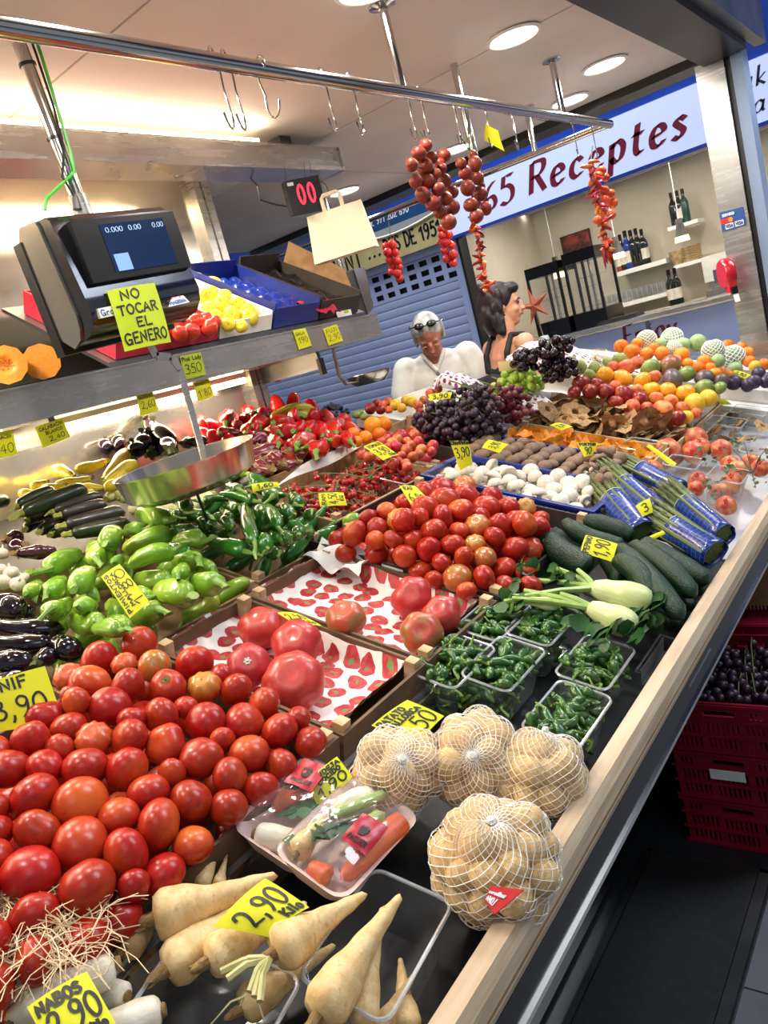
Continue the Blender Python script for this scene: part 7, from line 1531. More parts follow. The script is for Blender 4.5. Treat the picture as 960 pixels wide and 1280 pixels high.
bk = kbox(2.225, 2.46, X0b, X1b, .085, 'card_dark', 'black carton with one apple and red paper at the shelf end', high_back=.03)
MB().grid(20, 14, lambda u, v: V((.008+u*.42, .008+v*.219, .03+.03*noise.noise(V((u*6, v*5, 3)))+.02*u))).obj('black_liner', mat('blk_film', (14, 14, 16), rough=.12, coat=.6), bk, angle=None)
cfl = MB(); cfl.add([V((.05, .235, .085)), V((.40, .235, .085)), V((.42, .275, .16)), V((.12, .27, .13)), V((.05, .238, .085)), V((.40, .238, .085)), V((.42, .278, .16)), V((.12, .273, .13))], [(0,1,2,3),(7,6,5,4),(0,4,5,1),(1,5,6,2),(2,6,7,3),(3,7,4,0)]); cfl.obj('flap', 'card_brown', bk, smooth=False)
def kp(px, py, hh):   # pixel on plane above the rack
    d = ray(px, py); t = (1.705+hh+RK*(SHX-CAM[0])-CAM[2])/(d[2]+RK*d[0]); return V(CAM+d*t)
AP = ((246, 353, 24), (266, 359, 26), (263, 371, 26), (277, 384, 27), (290, 396, 25), (312, 399, 24), (262, 388, 22), (285, 408, 20), (280, 374, 24), (297, 383, 22), (310, 390, 20), (250, 372, 22), (270, 398, 20), (256, 347, 20), (240, 345, 18), (302, 410, 18))
for px, py, d in AP: P = kp(px, py-2, .055); round_put(APY, P, d*depth(P)/FL*.95, 'yellow apple in the white carton on the shelf', 'apple', 'yellow apples', toward(P, rnd.uniform(0, 1)), 0)
for px, py, d in ((222, 408, 26), (245, 406, 28), (240, 417, 24), (262, 413, 24), (225, 420, 22), (268, 406, 20), (205, 410, 22), (215, 415, 20), (258, 402, 20)): P = kp(px, py-3, .065); round_put(APR, P, d*depth(P)/FL*.95, 'pink-red apple in the red carton behind the scale', 'apple', 'red apples', None, 1.5)
P = kp(373, 371, .055); round_put(APR, P, 21*depth(P)/FL, 'single red apple in the black carton', 'apple', None, toward(P, .2), 0)
c = kp(396, 384, .04); tag(MB().grid(12, 8, lambda u, v: V(((u-.5)*.14, (v-.5)*.11, .03*noise.noise(V((u*5, v*5, 7)))-RK*(u-.5)*.14+.012))).obj('red_paper', 'card_red', loc=c, angle=None), 'crumpled red paper in the black carton', 'paper')
P = atx(423, 393, SHX-.045); tag(MB().box((-.0008, -.045, -.014), (.0008, .045, .014)).box((.0008, .0, -.004), (.001, .03, .006), mi=1).obj('box_label', ['card_white', 'neon_green'], smooth=False, loc=V((X1b+.008, P.y, P.z))), 'white label on the front of the black carton', 'label')
# pumpkin halves
for px, py, d, lbl in ((8, 456, 50, 'cut pumpkin half showing seeds at the left end of the shelf'), (52, 452, 46, 'cut pumpkin half with smooth flesh next to the seeded one')):
    P = atx(px, py, -1.868); r = d*depth(P)/FL/2; ax = (toward(P, .25)+V((.1, -.1, 0))).normalized(); e = put(Proto('pumpkin_half', MB().rings(lambda t, a: V((math.sin(t*PI/2)*math.cos(a)*(1-.05*abs(math.sin(5*a))), math.sin(t*PI/2)*math.sin(a)*(1-.05*abs(math.sin(5*a))), -math.cos(t*PI/2)*1.15)), 9, 30, 0, True, False).mesh('pumpkin_half', 'pumpkin')), frame(P, ax, r), lbl, 'pumpkin', 'pumpkin halves')
    fl_ = MB().rings(lambda t, a: V((t*math.cos(a)*(1-.05*abs(math.sin(5*a))), t*math.sin(a)*(1-.05*abs(math.sin(5*a))), .01-(.22*(1-(t/.45)**2) if t < .45 and px == 8 else 0))), 8, 30, 0, True, False).obj('flesh', 'pumpkin_flesh', e)
    if px == 8:
        sd = MB(); gg = random.Random(1)
        for k in range(26): a = gg.uniform(0, 6.3); rr = .42*math.sqrt(gg.random()); sd.ell((rr*math.cos(a), rr*math.sin(a), -.14+.2*rr), (.07, .035, .03), 6, 4, M=Matrix.Rotation(a, 3, 'Z'))
        sd.obj('seeds', 'pumpkin_seed', e)['kind'] = 'stuff'
# red crate standing behind the scale and a cloth-like tray behind pumpkins
kb = MB().box((-.012, 0, 0), (0, .24, .26)).obj('red_tray', 'red_plastic', smooth=False, loc=(-2.27, 1.02, K(-2.27)+.005)); tag(kb, 'red plastic tray standing upright behind the pumpkin halves', 'tray'); MB().box((.0, .03, .03), (.003, .21, .20)).obj('tray_recess', 'card_brown', kb, smooth=False)
# ================================================================== NUMBER DISPLAY, BAG, sticker, phone lead
M['led'] = mat('led', (255, 30, 50), emit=(255, 34, 56), es=4.)
c_ = atd(382, 243, 2.72); ld = empty('number_display', c_, 'black queue number display with two red zeros', 'display'); dr = (CAMV-c_); dr.z = 0; rz = math.atan2(dr.y, dr.x)+.35; ld.rotation_euler = (0, 0, rz)
s_ = 2.72/FL; MB().box((-.04, -23*s_, -20*s_), (0, 23*s_, 20*s_)).obj('case', 'black_plastic', ld, smooth=False); tx = MB(); 
for y in (-9.5, 4): write(tx, '0', lambda x, z: V((.001, x, z)), (y)*s_, (y+8)*s_, -10*s_, 22*s_, 2.6*s_)
tx.obj('digits', 'led', ld, smooth=False); MB().box((0, -20*s_, 13*s_), (.001, -12*s_, 17*s_)).obj('maker_plate', 'letter_white', ld, smooth=False)
for y in (-18, 8, 16): MB().tube([V((-.02, y*s_, 20*s_)), V((-.02, y*s_+.01, 2.26-c_.z))], .0012, 5).obj('wire', 'card_dark', ld)
c_ = atd(425, 292, 2.75); bgp = empty('paper_bag', c_, 'cream paper carrier bag hanging beside the number display', 'paper bag'); dr = (CAMV-c_); dr.z = 0; bgp.rotation_euler = (0, 0, math.atan2(dr.y, dr.x)-.25); s_ = 2.75/FL
q = lambda x, y, z: V((x*s_, y*s_, z*s_)); W1, W2 = 36, 41
vs = [q(0, -W1, 31), q(0, W1, 31), q(6, W2, -27), q(6, -W2, -27), q(-4, -W1, 31), q(-4, W1, 31), q(-16, W2, -27), q(-16, -W2, -27)]
MB().add(vs, [(3,2,1,0),(4,5,6,7),(1,2,6,5),(0,4,7,3),(2,3,7,6)]).obj('bag_body', 'cream_paper', bgp, smooth=False)
for x in (0, -4): MB().tube([q(x, -12, 24), q(x, -12, 46), q(x, -9, 49), q(x, 9, 49), q(x, 12, 46), q(x, 12, 24)], 2.2*s_, 6, flat=.25).obj('handle', 'cream_paper', bgp)
MB().tube([q(-2, 0, 47), q(-2, -2, 60), q(-2, -8, 68)], .0015, 5).obj('wire_hook', 'card_dark', bgp)
P = atx(345, 468, -2.33); so = MB().lathe([(0, 0), (.032, 0), (.032, .002), (0, .002)], 28).obj('round_sticker', 'tag_red', mw=frame(P, (1, -.6, 0))); MB().lathe([(0, .0025), (.024, .0025)], 20).obj('sticker_print', mat('cherry_print', (60, 30, 34), (170, 40, 40), ns=50), so); tag(so, 'round red sticker with berries below the shelf', 'sticker')
P = atx(402, 458, SHX-.02); ph = empty('hanging_remote', P, 'small black remote dangling on a cord below the shelf', 'remote'); MB().cbox((0, 0, 0), (.014, .026, .06)).obj('remote_body', 'black_plastic', ph, smooth=False); MB().tube([V((0, 0, .03)), V((0, -.02, .08)), V((0, -.035, .13)), V((-.01, -.03, 1.612-P.z))], .0018, 5).obj('cord', 'black_plastic', ph); MB().tube([V((0, -.035, .13)), V((0, .0, .12)), V((-.01, .015, 1.612-P.z))], .0018, 5).obj('cord', 'black_plastic', ph)
# cable under the beam
cb = MB().tube([atx(235, 220, -1.95), atx(260, 212, -1.95), atx(300, 209, -1.95), atx(322, 232, -1.95), atx(325, 250, -1.95), atx(345, 256, -1.95), atx(358, 258, -1.95)], .003, 5).obj('power_cable', 'black_plastic'); tag(cb, 'thin dark cable sagging from the beam to the number display', 'cable')
# ================================================================== HANGING STRINGS OF TOMATOES AND CHILLIES
HT = Proto('tomato', round_mesh('tomato', 'hang_tom', .93, 0, 0, .04, nu=18, nv=12)); HR = Proto('tomato', round_mesh('tomato', 'hang_red', .95, 0, 0, .04, nu=14, nv=10))
def garland(crop, sc, ox, oy, X_, proto, label, dpt, top, y_hook, mtw='vine', yplane=None):
    pts = []
    for q in crop.split():
        a, b, d = (float(z) for z in q.split(',')); px, py = ox+a/sc, oy+b/sc; P = atx(px, py, X_) if yplane is None else aty(px, py, yplane); pts.append((P, d/sc*depth(P)/FL/2))
    c = V((pts[0][0].x, pts[0][0].y, max(p.z for p, r in pts))); o = empty('tomato_string', c, label, 'tomatoes', 'hanging strings of tomatoes'); dd = (CAMV-c).normalized(); gg = random.Random(len(pts))
    Q = relax([p+dd*gg.uniform(-.02, .02) for p, r in pts], [r for p, r in pts], 10, .92); back = []
    for (P0, r), p in zip(pts, Q): put(proto, frame(p-c, rdir(3), r*1.12), parent=o)
    for k in range(0, len(pts), 2): p = pts[k][0]-dd*.045+V((0, 0, gg.uniform(-.01, .01))); put(proto, frame(p-c, rdir(3), pts[k][1]*.95), parent=o)
    MB().tube([V(top)-c]+[V((0, 0, 0))]+[ (q-dd*.02)-c for q in Q[::3]], .002, 5).obj('string', mtw, o)
garland("205,140,95 150,205,110 250,240,95 95,295,95 198,312,125 350,220,100 285,365,80 330,325,80 125,425,100 220,432,120 360,420,100 300,485,105 180,535,115 420,515,95 365,560,100 262,605,115 320,670,105 425,635,105 388,750,118 320,280,80", 6.4, 500, 160, RX, HT, 'large string of ripe tomatoes on two hooks, leftmost on the rail', 2., (RX, 1.91, RZ-.09), 1.9)
garland("580,215,75 490,285,80 598,285,105 520,355,100 617,400,100 540,480,110 640,530,110 565,615,105 685,640,95 610,705,110 650,470,60", 6.4, 500, 160, RX, HT, 'narrower string of ripe tomatoes on the second hook', 2.3, (RX, 2.12, RZ-.09), 2.12)
garland("325,805,50 365,820,48 330,860,52 385,860,60 370,905,70 325,915,45 408,935,58 355,980,62 425,1010,66 372,1045,60 425,1078,66", 6.4, 500, 160, 0, HR, 'short string of bright red small tomatoes below the large string', 3.6, (aty(555, 262, 3.38).x, 3.38, RZ+.03), 0, yplane=3.38)
garland("500,315,44 470,330,40 478,352,44 515,358,40 488,395,42 528,402,42 505,435,44 540,435,30 530,465,42 498,455,36 538,490,40", 4.17, 370, 230, 0, HR, 'short string of bright red small tomatoes beside the paper bag', 3.6, (aty(485, 270, 3.38).x, 3.38, RZ+.035), 0, yplane=3.38)
CHI = [Proto('chilli', long_mesh('chilli', m_, PRF_LONG, .4, 0, 0, 7, 7, 3, .1)) for m_ in ('chilli', 'chilli_or')]
def chillis(line, n, X_, label, seed, wpx, lenpx, top, toms=(), yplane=None):
    P0 = (lambda a, b: atx(a, b, X_)) if yplane is None else (lambda a, b: aty(a, b, yplane)); c = P0(*line[0]); o = empty('chilli_string', c, label, 'chillies', 'hanging strings of chillies'); gg = random.Random(seed)
    MB().tube([V(top)-c]+[P0(*q)-c for q in line], .0025, 5).obj('string', 'vine', o); D = depth(c)
    for k in range(n):
        t = k/n*(len(line)-1); i = int(t); p = P0(*line[i]).lerp(P0(*line[i+1]), t-i)-c; d = V((gg.uniform(-1, 1), gg.uniform(-1, 1), gg.uniform(-1.2, .3))).normalized(); L_ = lenpx*gg.uniform(.7, 1.2)*D/FL; put(CHI[0 if gg.random() < .6 else 1], frame(p-d*L_*.2, d, (wpx*D/FL, wpx*D/FL, L_), gg.uniform(0, 6)), parent=o)
    for px, py, d in toms: p = P0(px, py); put(HT2, frame(p-c, rdir(3), d*D/FL/2), parent=o)
    for k in range(6 if toms else 0): d = V((gg.uniform(-.25, .25), gg.uniform(-.25, .25), -1)); p = P0(*line[-1])-c; put(CHI[0], frame(p+V((0, 0, .05)), d, (5*D/FL, 5*D/FL, 32*D/FL*gg.uniform(.7, 1.1)), 0), parent=o)
HT2 = Proto('tomato', round_mesh('tomato', mat('hang_orange', (214, 72, 34), (228, 110, 44), rough=.3, ns=2, coat=.2), .93, 0, 0, .04, nu=14, nv=10))
chillis([(592, 280), (597, 300), (602, 325), (607, 350), (610, 365)], 40, RX, 'thin string of red and orange chillies below the second tomato string', 3, 5, 16, atx(585, 150, RX))
chillis([(738, 205), (744, 232), (750, 262), (755, 290), (760, 318)], 46, RX, 'string of mixed chillies and small tomatoes near the rail end', 5, 6, 18, (RX, 3.17, RZ-.07),
        [(751, 214, 14), (755, 238, 13), (763, 242, 12), (756, 250, 13), (766, 254, 14), (748, 220, 12), (764, 268, 13), (754, 265, 12), (747, 275, 11), (757, 222, 11)])
# ================================================================== PILLAR: card stickers and red ticket dispenser
P = aty(912, 268, 3.798); cs = [aty(a, b, 3.797) for a, b in ((899, 266), (929, 258), (933, 281), (903, 290))]; o = sign3(cs, [], 'blue card payment sticker on the steel pillar', 'label_blue', .002, .0, 'card_sticker', None); fm, W, H, nn = bil(cs); cen = sum(cs, V())/4
def rect(u0, u1, v0, v1, mt, nm, off=.0015): return MB().add([fm(u*W, v*H, off)-cen for u, v in ((u0, v0), (u1, v0), (u1, v1), (u0, v1))], [(0, 1, 2, 3)]).obj(nm, mt, o, smooth=False)
rect(.16, .5, .06, .34, 'white', 'card_logo'); rect(.56, .92, .06, .34, 'white', 'card_logo'); rect(.0, .5, .38, .64, 'tag_red', 'card_logo'); tx = MB()
for u0 in (.19, .60): write(tx, 'VISA', lambda x, y: fm(x, y, .0025)-cen, u0*W, (u0+.28)*W, .12*H, .16*H, .0035)
tx.obj('lettering', 'label_blue', o, smooth=False); MB().add([fm((.42+.1*math.cos(i*PI/8))*W, (.51+.13*math.sin(i*PI/8))*H, .0022)-cen for i in range(16)], [tuple(range(16))]).obj('card_disc', 'orange', o, smooth=False); tx = MB(); write(tx, 'Servired', lambda x, y: fm(x, y, .0025)-cen, .1*W, .6*W, .74*H, .12*H, .003) if 'v' in GL else write(tx, 'SERVIRED', lambda x, y: fm(x, y, .0025)-cen, .1*W, .6*W, .74*H, .12*H, .003); tx.obj('lettering', 'letter_white', o, smooth=False)
c_ = aty(908, 342, 3.70); tk = empty('ticket_dispenser', c_, 'red round queue ticket dispenser on the pillar with a white ticket', 'ticket dispenser'); tk.rotation_euler = (0, 0, .55); s_ = depth(c_)/FL
MB().lathe([(0, -.022), (17*s_, -.022), (19*s_, -.012), (19*s_, .012), (17*s_, .022), (0, .022)], 36, M=Matrix.Rotation(PI/2, 3, 'Y')).obj('drum', mat('disp_red', (196, 22, 40), rough=.22, coat=.4), tk); q = lambda x, y, z: V((x, y*s_, z*s_))
MB().box(q(-.016, -16, -24), q(.016, -2, -8)).obj('snout', 'tag_red', tk, smooth=False); MB().box(q(-.012, -20, -26), q(.012, -15, -17)).obj('cutter', 'black_plastic', tk, smooth=False)
MB().add([q(-.011, -18, -22), q(.011, -18, -22), q(.011, -23, -36), q(-.011, -23, -36)], [(0, 1, 2, 3)]).obj('ticket', 'white', tk, smooth=False); MB().box(q(-.02, 17, -8), q(.02, 30, 8)).obj('bracket', 'grey_steel', tk, smooth=False)
# ================================================================== CRATES ON THE FLOOR
def floor_crate(x, y, z, label, wx=.30, ly=.42, hgt=.147, paper=False, mt='red_plastic'):
    e = empty('plastic_crate', (x, y, z), label, 'crate', 'red plastic crates on the floor'); th = .008
    def ho(w_):
        out = []
        for zz, hh in ((.012, .03), (.055, .032)):
            k = int(w_/.0125); out += [(i*.0125, i*.0125+.0065, zz, zz+hh) for i in range(2, k-1) if i % 8]
        out += [(i*.0125, i*.0125+.0065, .104, .125) for i in list(range(2, 5))+list(range(int(w_/.0125)-5, int(w_/.0125)-2))]
        out.append((w_/2-.04, w_/2+.04, .108, .124)); return out
    MB().holes(wx, hgt, ho(wx), th, lambda a, b, c: V((a, b, c))).obj('end_panel', mt, e, smooth=False); MB().holes(wx, hgt, ho(wx), th, lambda a, b, c: V((a, ly-b, c))).obj('end_panel', mt, e, smooth=False)
    MB().holes(ly, hgt, ho(ly), th, lambda a, b, c: V((b, a, c))).obj('side_panel', mt, e, smooth=False); MB().holes(ly, hgt, ho(ly), th, lambda a, b, c: V((wx-b, a, c))).obj('side_panel', mt, e, smooth=False)
    r = MB()
    for zz in (.0, .048, .095, hgt-.01):
        r.box((-.0015, -.005, zz), (wx+.0015, 0, zz+.007)); r.box((-.0015, ly, zz), (wx+.0015, ly+.005, zz+.007)); r.box((-.0015, 0, zz), (0, ly, zz+.007)); r.box((wx, 0, zz), (wx+.0015, ly, zz+.007))
    r.obj('rim_ribs', mt, e, smooth=False); MB().box((th, th, .002), (wx-th, ly-th, .008)).obj('bottom', mt, e, smooth=False)
    if paper: MB().box((.10, -.0085, .07), (.19, -.0072, .10)).obj('paper_label', 'card_white', e, smooth=False)
for k in range(3): floor_crate(-.765, 1.872, .002+k*.149, 'red plastic crate, %s of the front stack under the stand' % ('bottom one', 'middle one with a white label', 'top one filled with dark grapes')[k], paper=k == 1)
for k in range(3): floor_crate(-.765, 2.36, .002+k*.149, 'red plastic crate, %s of the rear stack under the stand' % ('bottom', 'middle', 'top')[k])
tag(MB().box((-.70, 2.5, .45), (-.52, 2.7, .62)).box((-.70, 2.5, .62), (-.71, 2.7, .66)).obj('cardboard_box', 'card_brown', smooth=False), 'tan cardboard box on the rear crates', 'box')
for px, py, lbl in ((880, 840, 'dark grape bunch at the left of the floor crate'), (920, 825, 'dark grape bunch in the middle of the floor crate'), (950, 835, 'dark grape bunch at the right of the floor crate')):
    c = atz(px, py, .43); gx = min(max(c.x, -.70), -.54)
    def bunch2(c, seed):
        gg = np.random.RandomState(seed); n = 96; P = gg.rand(n, 3)*np.array([.13, .34, .07])-np.array([.065, .17, .03]); R = np.full(n, .0135); rs = .027*.96
        for _ in range(50):
            d = P[:, None]-P[None]; l = np.linalg.norm(d, axis=2)+1e-9; ov = np.maximum(rs-l, 0); np.fill_diagonal(ov, 0); P += (d/l[..., None]*ov[..., None]).sum(1)*.3; P[:, 0] = np.clip(P[:, 0], -.07, .07); P[:, 1] = np.clip(P[:, 1], -.175, .175)
        o = empty('grape_bunch', c, lbl, 'grapes', 'grapes in the floor crate'); me = GRM.setdefault(('grape_dark', .013), round_mesh('grape', 'grape_dark', 1.06, 0, 0, .0, nu=12, nv=9))
        for p in P: put(Proto('grape', me), frame(V(p), rdir(3), .0135), parent=o)
        st_ = MB()
        for k in range(5): a = V(P[gg.randint(n)]); b = V(P[gg.randint(n)]); st_.tube([a+V((0, 0, .02)), a.lerp(b, .5)+V((0, 0, .045)), b+V((0, 0, .015))], .002, 4)
        st_.obj('stem', 'vine', o)
    bunch2(V(((-.70, -.615, -.53)[(880, 920, 950).index(px)], 2.08, .405)), px)
# ================================================================== PRICE CARDS
def card(cs, h, lines, label, up=.5, pen=.0024, m_='neon', bend=.004):
    px = sum(c[0] for c in cs)/4; py = sum(c[1] for c in cs)/4; P = onS(px, py, h); return sign(cs, P, toward(P, up), lines, label, m_, pen, bend)
card([(-28, 857), (56, 832), (80, 903), (-6, 915)], .12, [('NIF', .28, .66, .74, .20), ('3,90', .06, .86, .20, .38), ('K', .70, .78, .02, .10)], 'yellow price card reading 3,90 between eggplants and tomatoes', .3, .0036)
card([(162, 772), (126, 720), (149, 704), (187, 752)], .115, [('PIMIENTOS', .05, .95, .76, .16), ('MALLORCA', .12, .92, .52, .15), ("1'80", .08, .92, .08, .40)], 'yellow price card upside down on the light green peppers', .9, .0022)
card([(400, 633), (398, 616), (429, 615), (434, 631)], .03, [('RAMI', .1, .9, .75, .16), ('4,50', .1, .9, .30, .34), ('KG', .3, .7, .06, .14)], 'yellow price card lying on the cherry tomatoes in the wooden crate', 1.0, .0022)
card([(454, 558), (473, 551), (498, 568), (479, 575)], .08, [('TOMATE', .1, .95, .74, .18), ('3,90', .15, .85, .25, .38), ('Kilo', .6, .95, .06, .14)], 'yellow price card on the pale vine tomatoes', .8, .0026)
card([(499, 607), (519, 607), (549, 638), (515, 633)], .13, [('RAF', .15, .7, .78, .16), ('6,90', .12, .9, .28, .32)], 'yellow price card reading 6,90 on the dark crate tomatoes', .8, .0028)
card([(562, 551), (586, 551), (591, 580), (575, 588)], .10, [('CHAMPINON', .02, .98, .86, .12), ('3,90', .10, .92, .38, .36)], 'yellow price card standing in the white mushrooms', .1, .0030)
card([(602, 559), (611, 549), (636, 555), (624, 566)], .07, [('3,90', .15, .85, .3, .4)], 'yellow price card at the back corner of the brown mushrooms', 1.0, .0022)
card([(721, 553), (747, 553), (741, 569), (730, 571)], .10, [('PORTOB', .08, .92, .76, .18), ('90', .3, .75, .12, .52)], 'yellow price card above the loose brown mushrooms', .2, .0028)
card([(687, 531), (700, 528), (716, 533), (702, 538)], .06, [('2,90', .2, .8, .3, .4)], 'small yellow price card on the chanterelles', 1.0, .0024)
card([(535, 493), (565, 490), (563, 498), (538, 501)], .17, [('3,90', .15, .85, .2, .6)], 'yellow price card behind the dark grapes', .4, .003)
card([(345, 765), (372, 766), (402, 781), (373, 783)], .035, [('2,50', .12, .85, .42, .36), ('Kilo', .45, .9, .1, .2)], 'yellow price card on the divider between the paper crates', 1.2, .0024)
card([(381, 978), (421, 945), (441, 971), (399, 1010)], .02, [('BANDEJA', .06, .96, .76, .16), ('COCIDO', .26, .90, .54, .15), ('1,90', .14, .92, .12, .34)], 'yellow price card BANDEJA COCIDO behind the wrapped trays', .4, .0026)
card([(464, 906), (509, 874), (555, 894), (519, 933)], .055, [('PATATO', .05, .72, .76, .17), ('MALLORCA', .06, .92, .56, .15), ('1,50', .10, .92, .08, .42)], 'yellow price card PATATO MALLORCA on the potato bags', .8, .0030)
card([(266, 1157), (331, 1096), (386, 1132), (337, 1170)], .045, [('2,90', .12, .92, .32, .48), ('Kilo', .55, .95, .06, .18)], 'yellow price card 2,90 Kilo on the parsnips', 1.1, .0034, bend=.006)
card([(33, 1258), (108, 1213), (150, 1288), (75, 1336)], .06, [('NABOS', .08, .80, .76, .17), ('2,90', .14, .94, .34, .36), ('Kilo', .6, .9, .16, .12)], 'yellow price card NABOS on the white turnips', .9, .0034)
card([(725, 690), (732, 668), (772, 679), (766, 702)], .05, [('PEPINO', .06, .94, .76, .17), ('1,90', .08, .92, .2, .42)], 'yellow price card on the cucumbers', .9, .0028)
card([(794, 632), (812, 622), (817, 640), (803, 646)], .055, [('3', .3, .7, .2, .6)], 'round-edged yellow card between the asparagus bunches', .5, .003)
card([(808, 558), (812, 555), (846, 579), (842, 585)], .02, [], 'narrow yellow card edge by the pomegranates', .8)
card([(808, 672), (829, 663), (832, 667), (815, 676)], .03, [], 'small yellow card stuck behind the cucumbers', .5)
card([(314, 605), (347, 602), (349, 608), (316, 615)], .095, [('1,60', .2, .8, .2, .6)], 'yellow price card seen edge-on at the dark green peppers', 1.0, .003)
card([(918, 462), (940, 469), (932, 474), (914, 467)], .12, [('2,90', .2, .8, .25, .5)], 'yellow price card by the plums', .8, .003)
card([(622, 452), (650, 449), (652, 462), (624, 464)], .18, [], 'blank beige cardboard card behind the green grapes', .2, m_='cream_board')
card([(886, 500), (905, 498), (915, 505), (884, 508)], -.01, [], 'pale yellow card at the corner of the fruit tray', 1., m_='neon')
def shelfcard(cs, X_, lines, label, m_='neon', pen=.0018): c3 = [atx(a, b, X_) for a, b in cs]; return sign3(c3, lines, label, m_, pen, .0015)
shelfcard([(225, 445), (251, 440), (258, 468), (231, 475)], SHX+.009, [('Pink Lady', .04, .94, .74, .17), ('350', .10, .84, .20, .40), ('Kg', .84, .98, .12, .14)], 'yellow-green price card 350 stuck on the steel shelf edge', 'neon_green', .0022) if 'v' in GL else shelfcard([(225, 445), (251, 440), (258, 468), (231, 475)], SHX+.009, [('Pink Lady', .04, .94, .74, .17), ('350', .10, .84, .20, .40)], 'yellow-green price card 350 stuck on the steel shelf edge', 'neon_green', .0022)
shelfcard([(241, 478), (261, 472), (268, 495), (248, 502)], SHX-.012, [('PIMIENTO', .1, .9, .76, .14), ("1'80", .12, .9, .16, .36)], 'yellow price card hanging below the shelf by the red peppers')
shelfcard([(170, 494), (191, 489), (199, 513), (176, 520)], SHX-.012, [('BERENJ', .1, .9, .76, .14), ('2,60', .15, .9, .28, .34)], 'yellow price card on the back panel above the black eggplants')
shelfcard([(44, 534), (78, 522), (88, 546), (54, 560)], SHX-.012, [('CALABACIN', .08, .92, .74, .15), ('BLANCO', .25, .85, .5, .14), ('2,40', .3, .85, .15, .22)], 'yellow price card on the back panel, second from the left')
shelfcard([(-25, 545), (16, 537), (22, 568), (-18, 577)], SHX-.012, [('CALABACIN', .1, .9, .72, .14), ('1,40', .2, .92, .15, .36)], 'yellow price card on the back panel, at the left edge')
shelfcard([(366, 413), (382, 410), (390, 432), (374, 437)], SHX+.009, [('GALA', .1, .75, .70, .16), ('190', .15, .85, .28, .30)], 'yellow price card GALA on the shelf edge')
shelfcard([(404, 411), (421, 405), (429, 426), (411, 432)], SHX+.009, [('FUJI', .1, .85, .66, .22), ('2,90', .12, .92, .20, .34)], 'yellow price card FUJI on the shelf edge')
sign3([aty(a, b, 2.31) for a, b in ((606, 154), (622, 163), (630, 189), (605, 175))], [], 'pale yellow card hanging from a hook on the rail', 'neon', .002, .006)
# ================================================================== PEOPLE
def fused(parts, name, mt, voxel=.008, smooth_it=6, parent=None):
    ob = bpy.data.objects.new('tmp', parts.mesh('tmp', mt)); COL.objects.link(ob); md = ob.modifiers.new('r', 'REMESH'); md.mode = 'VOXEL'; md.voxel_size = voxel
    sm_ = ob.modifiers.new('s', 'SMOOTH'); sm_.iterations = smooth_it; sm_.factor = .5
    dg = bpy.context.evaluated_depsgraph_get(); me = bpy.data.meshes.new_from_object(ob.evaluated_get(dg)); me.name = name; bpy.data.objects.remove(ob)
    if not me.materials: me.materials.append(M[mt])
    me.polygons.foreach_set('use_smooth', [True]*len(me.polygons)); o = bpy.data.objects.new(name, me); COL.objects.link(o)
    if parent is not None: o.parent = parent
    return o
M['skin_m'] = mat('skin_m', (196, 128, 100), (182, 108, 84), rough=.5, ns=6, sss=.08); M['skin_w'] = mat('skin_w', (214, 152, 118), (204, 136, 104), rough=.45, ns=6, sss=.08)
M['shirt'] = mat('shirt', (236, 230, 220), (226, 219, 208), rough=.8, ns=7, bump=.3, bs=9); M['hair_grey'] = mat('hair_grey', (206, 200, 194), (130, 124, 118), rough=.6, ns=18, stretch=(1, 1, .3), bump=.6, bs=30); M['hair_dark'] = mat('hair_dark', (28, 18, 16), (48, 32, 26), rough=.5, ns=20, stretch=(1, 1, .3), bump=.6, bs=34)
M['trouser'] = mat('trouser', (58, 64, 84), (48, 54, 72), rough=.8, ns=10); M['top_black'] = mat('top_black', (22, 22, 26), (30, 30, 34), rough=.7, ns=12); M['eye_dark'] = mat('eye_dark', (28, 20, 18), rough=.2); M['lips'] = mat('lips', (168, 84, 76), rough=.4)
def taper(mb, pts, rad, n=12): mb.tube(pts, rad, n); [mb.ell(p, r, 10, 8) for p, r in zip(pts, rad)]; return mb
def head_parts(mb, c, R, s=1.):
    """face looks to local -y"""
    q = lambda x, y, z: V(c)+R @ (V((x, y, z))*s)
    mb.ell(q(0, .012, .03), V((.074, .094, .092))*s, 20, 14, M=R); mb.ell(q(0, -.018, -.035), V((.060, .068, .075))*s, 18, 12, M=R); mb.ell(q(0, -.045, -.088), V((.034, .032, .028))*s, 12, 8, M=R)   # skull, face, chin
    mb.ell(q(0, -.088, -.012), V((.013, .018, .032))*s, 10, 8, M=R); mb.ell(q(0, -.098, -.032), V((.017, .017, .014))*s, 10, 8, M=R)                          # nose
    mb.ell(q(.03, -.072, .020), V((.024, .012, .008))*s, 10, 6, M=R); mb.ell(q(-.03, -.072, .020), V((.024, .012, .008))*s, 10, 6, M=R)                      # brows
    mb.ell(q(.036, -.062, -.028), V((.020, .018, .018))*s, 10, 6, M=R); mb.ell(q(-.036, -.062, -.028), V((.020, .018, .018))*s, 10, 6, M=R)                  # cheeks
    mb.ell(q(0, -.080, -.058), V((.024, .012, .012))*s, 10, 6, M=R)                                                                                                     # mouth
    for sx in (1, -1): mb.ell(q(sx*.077, .012, -.008), V((.008, .018, .030))*s, 8, 8, M=R)                                                                              # ears
    return q
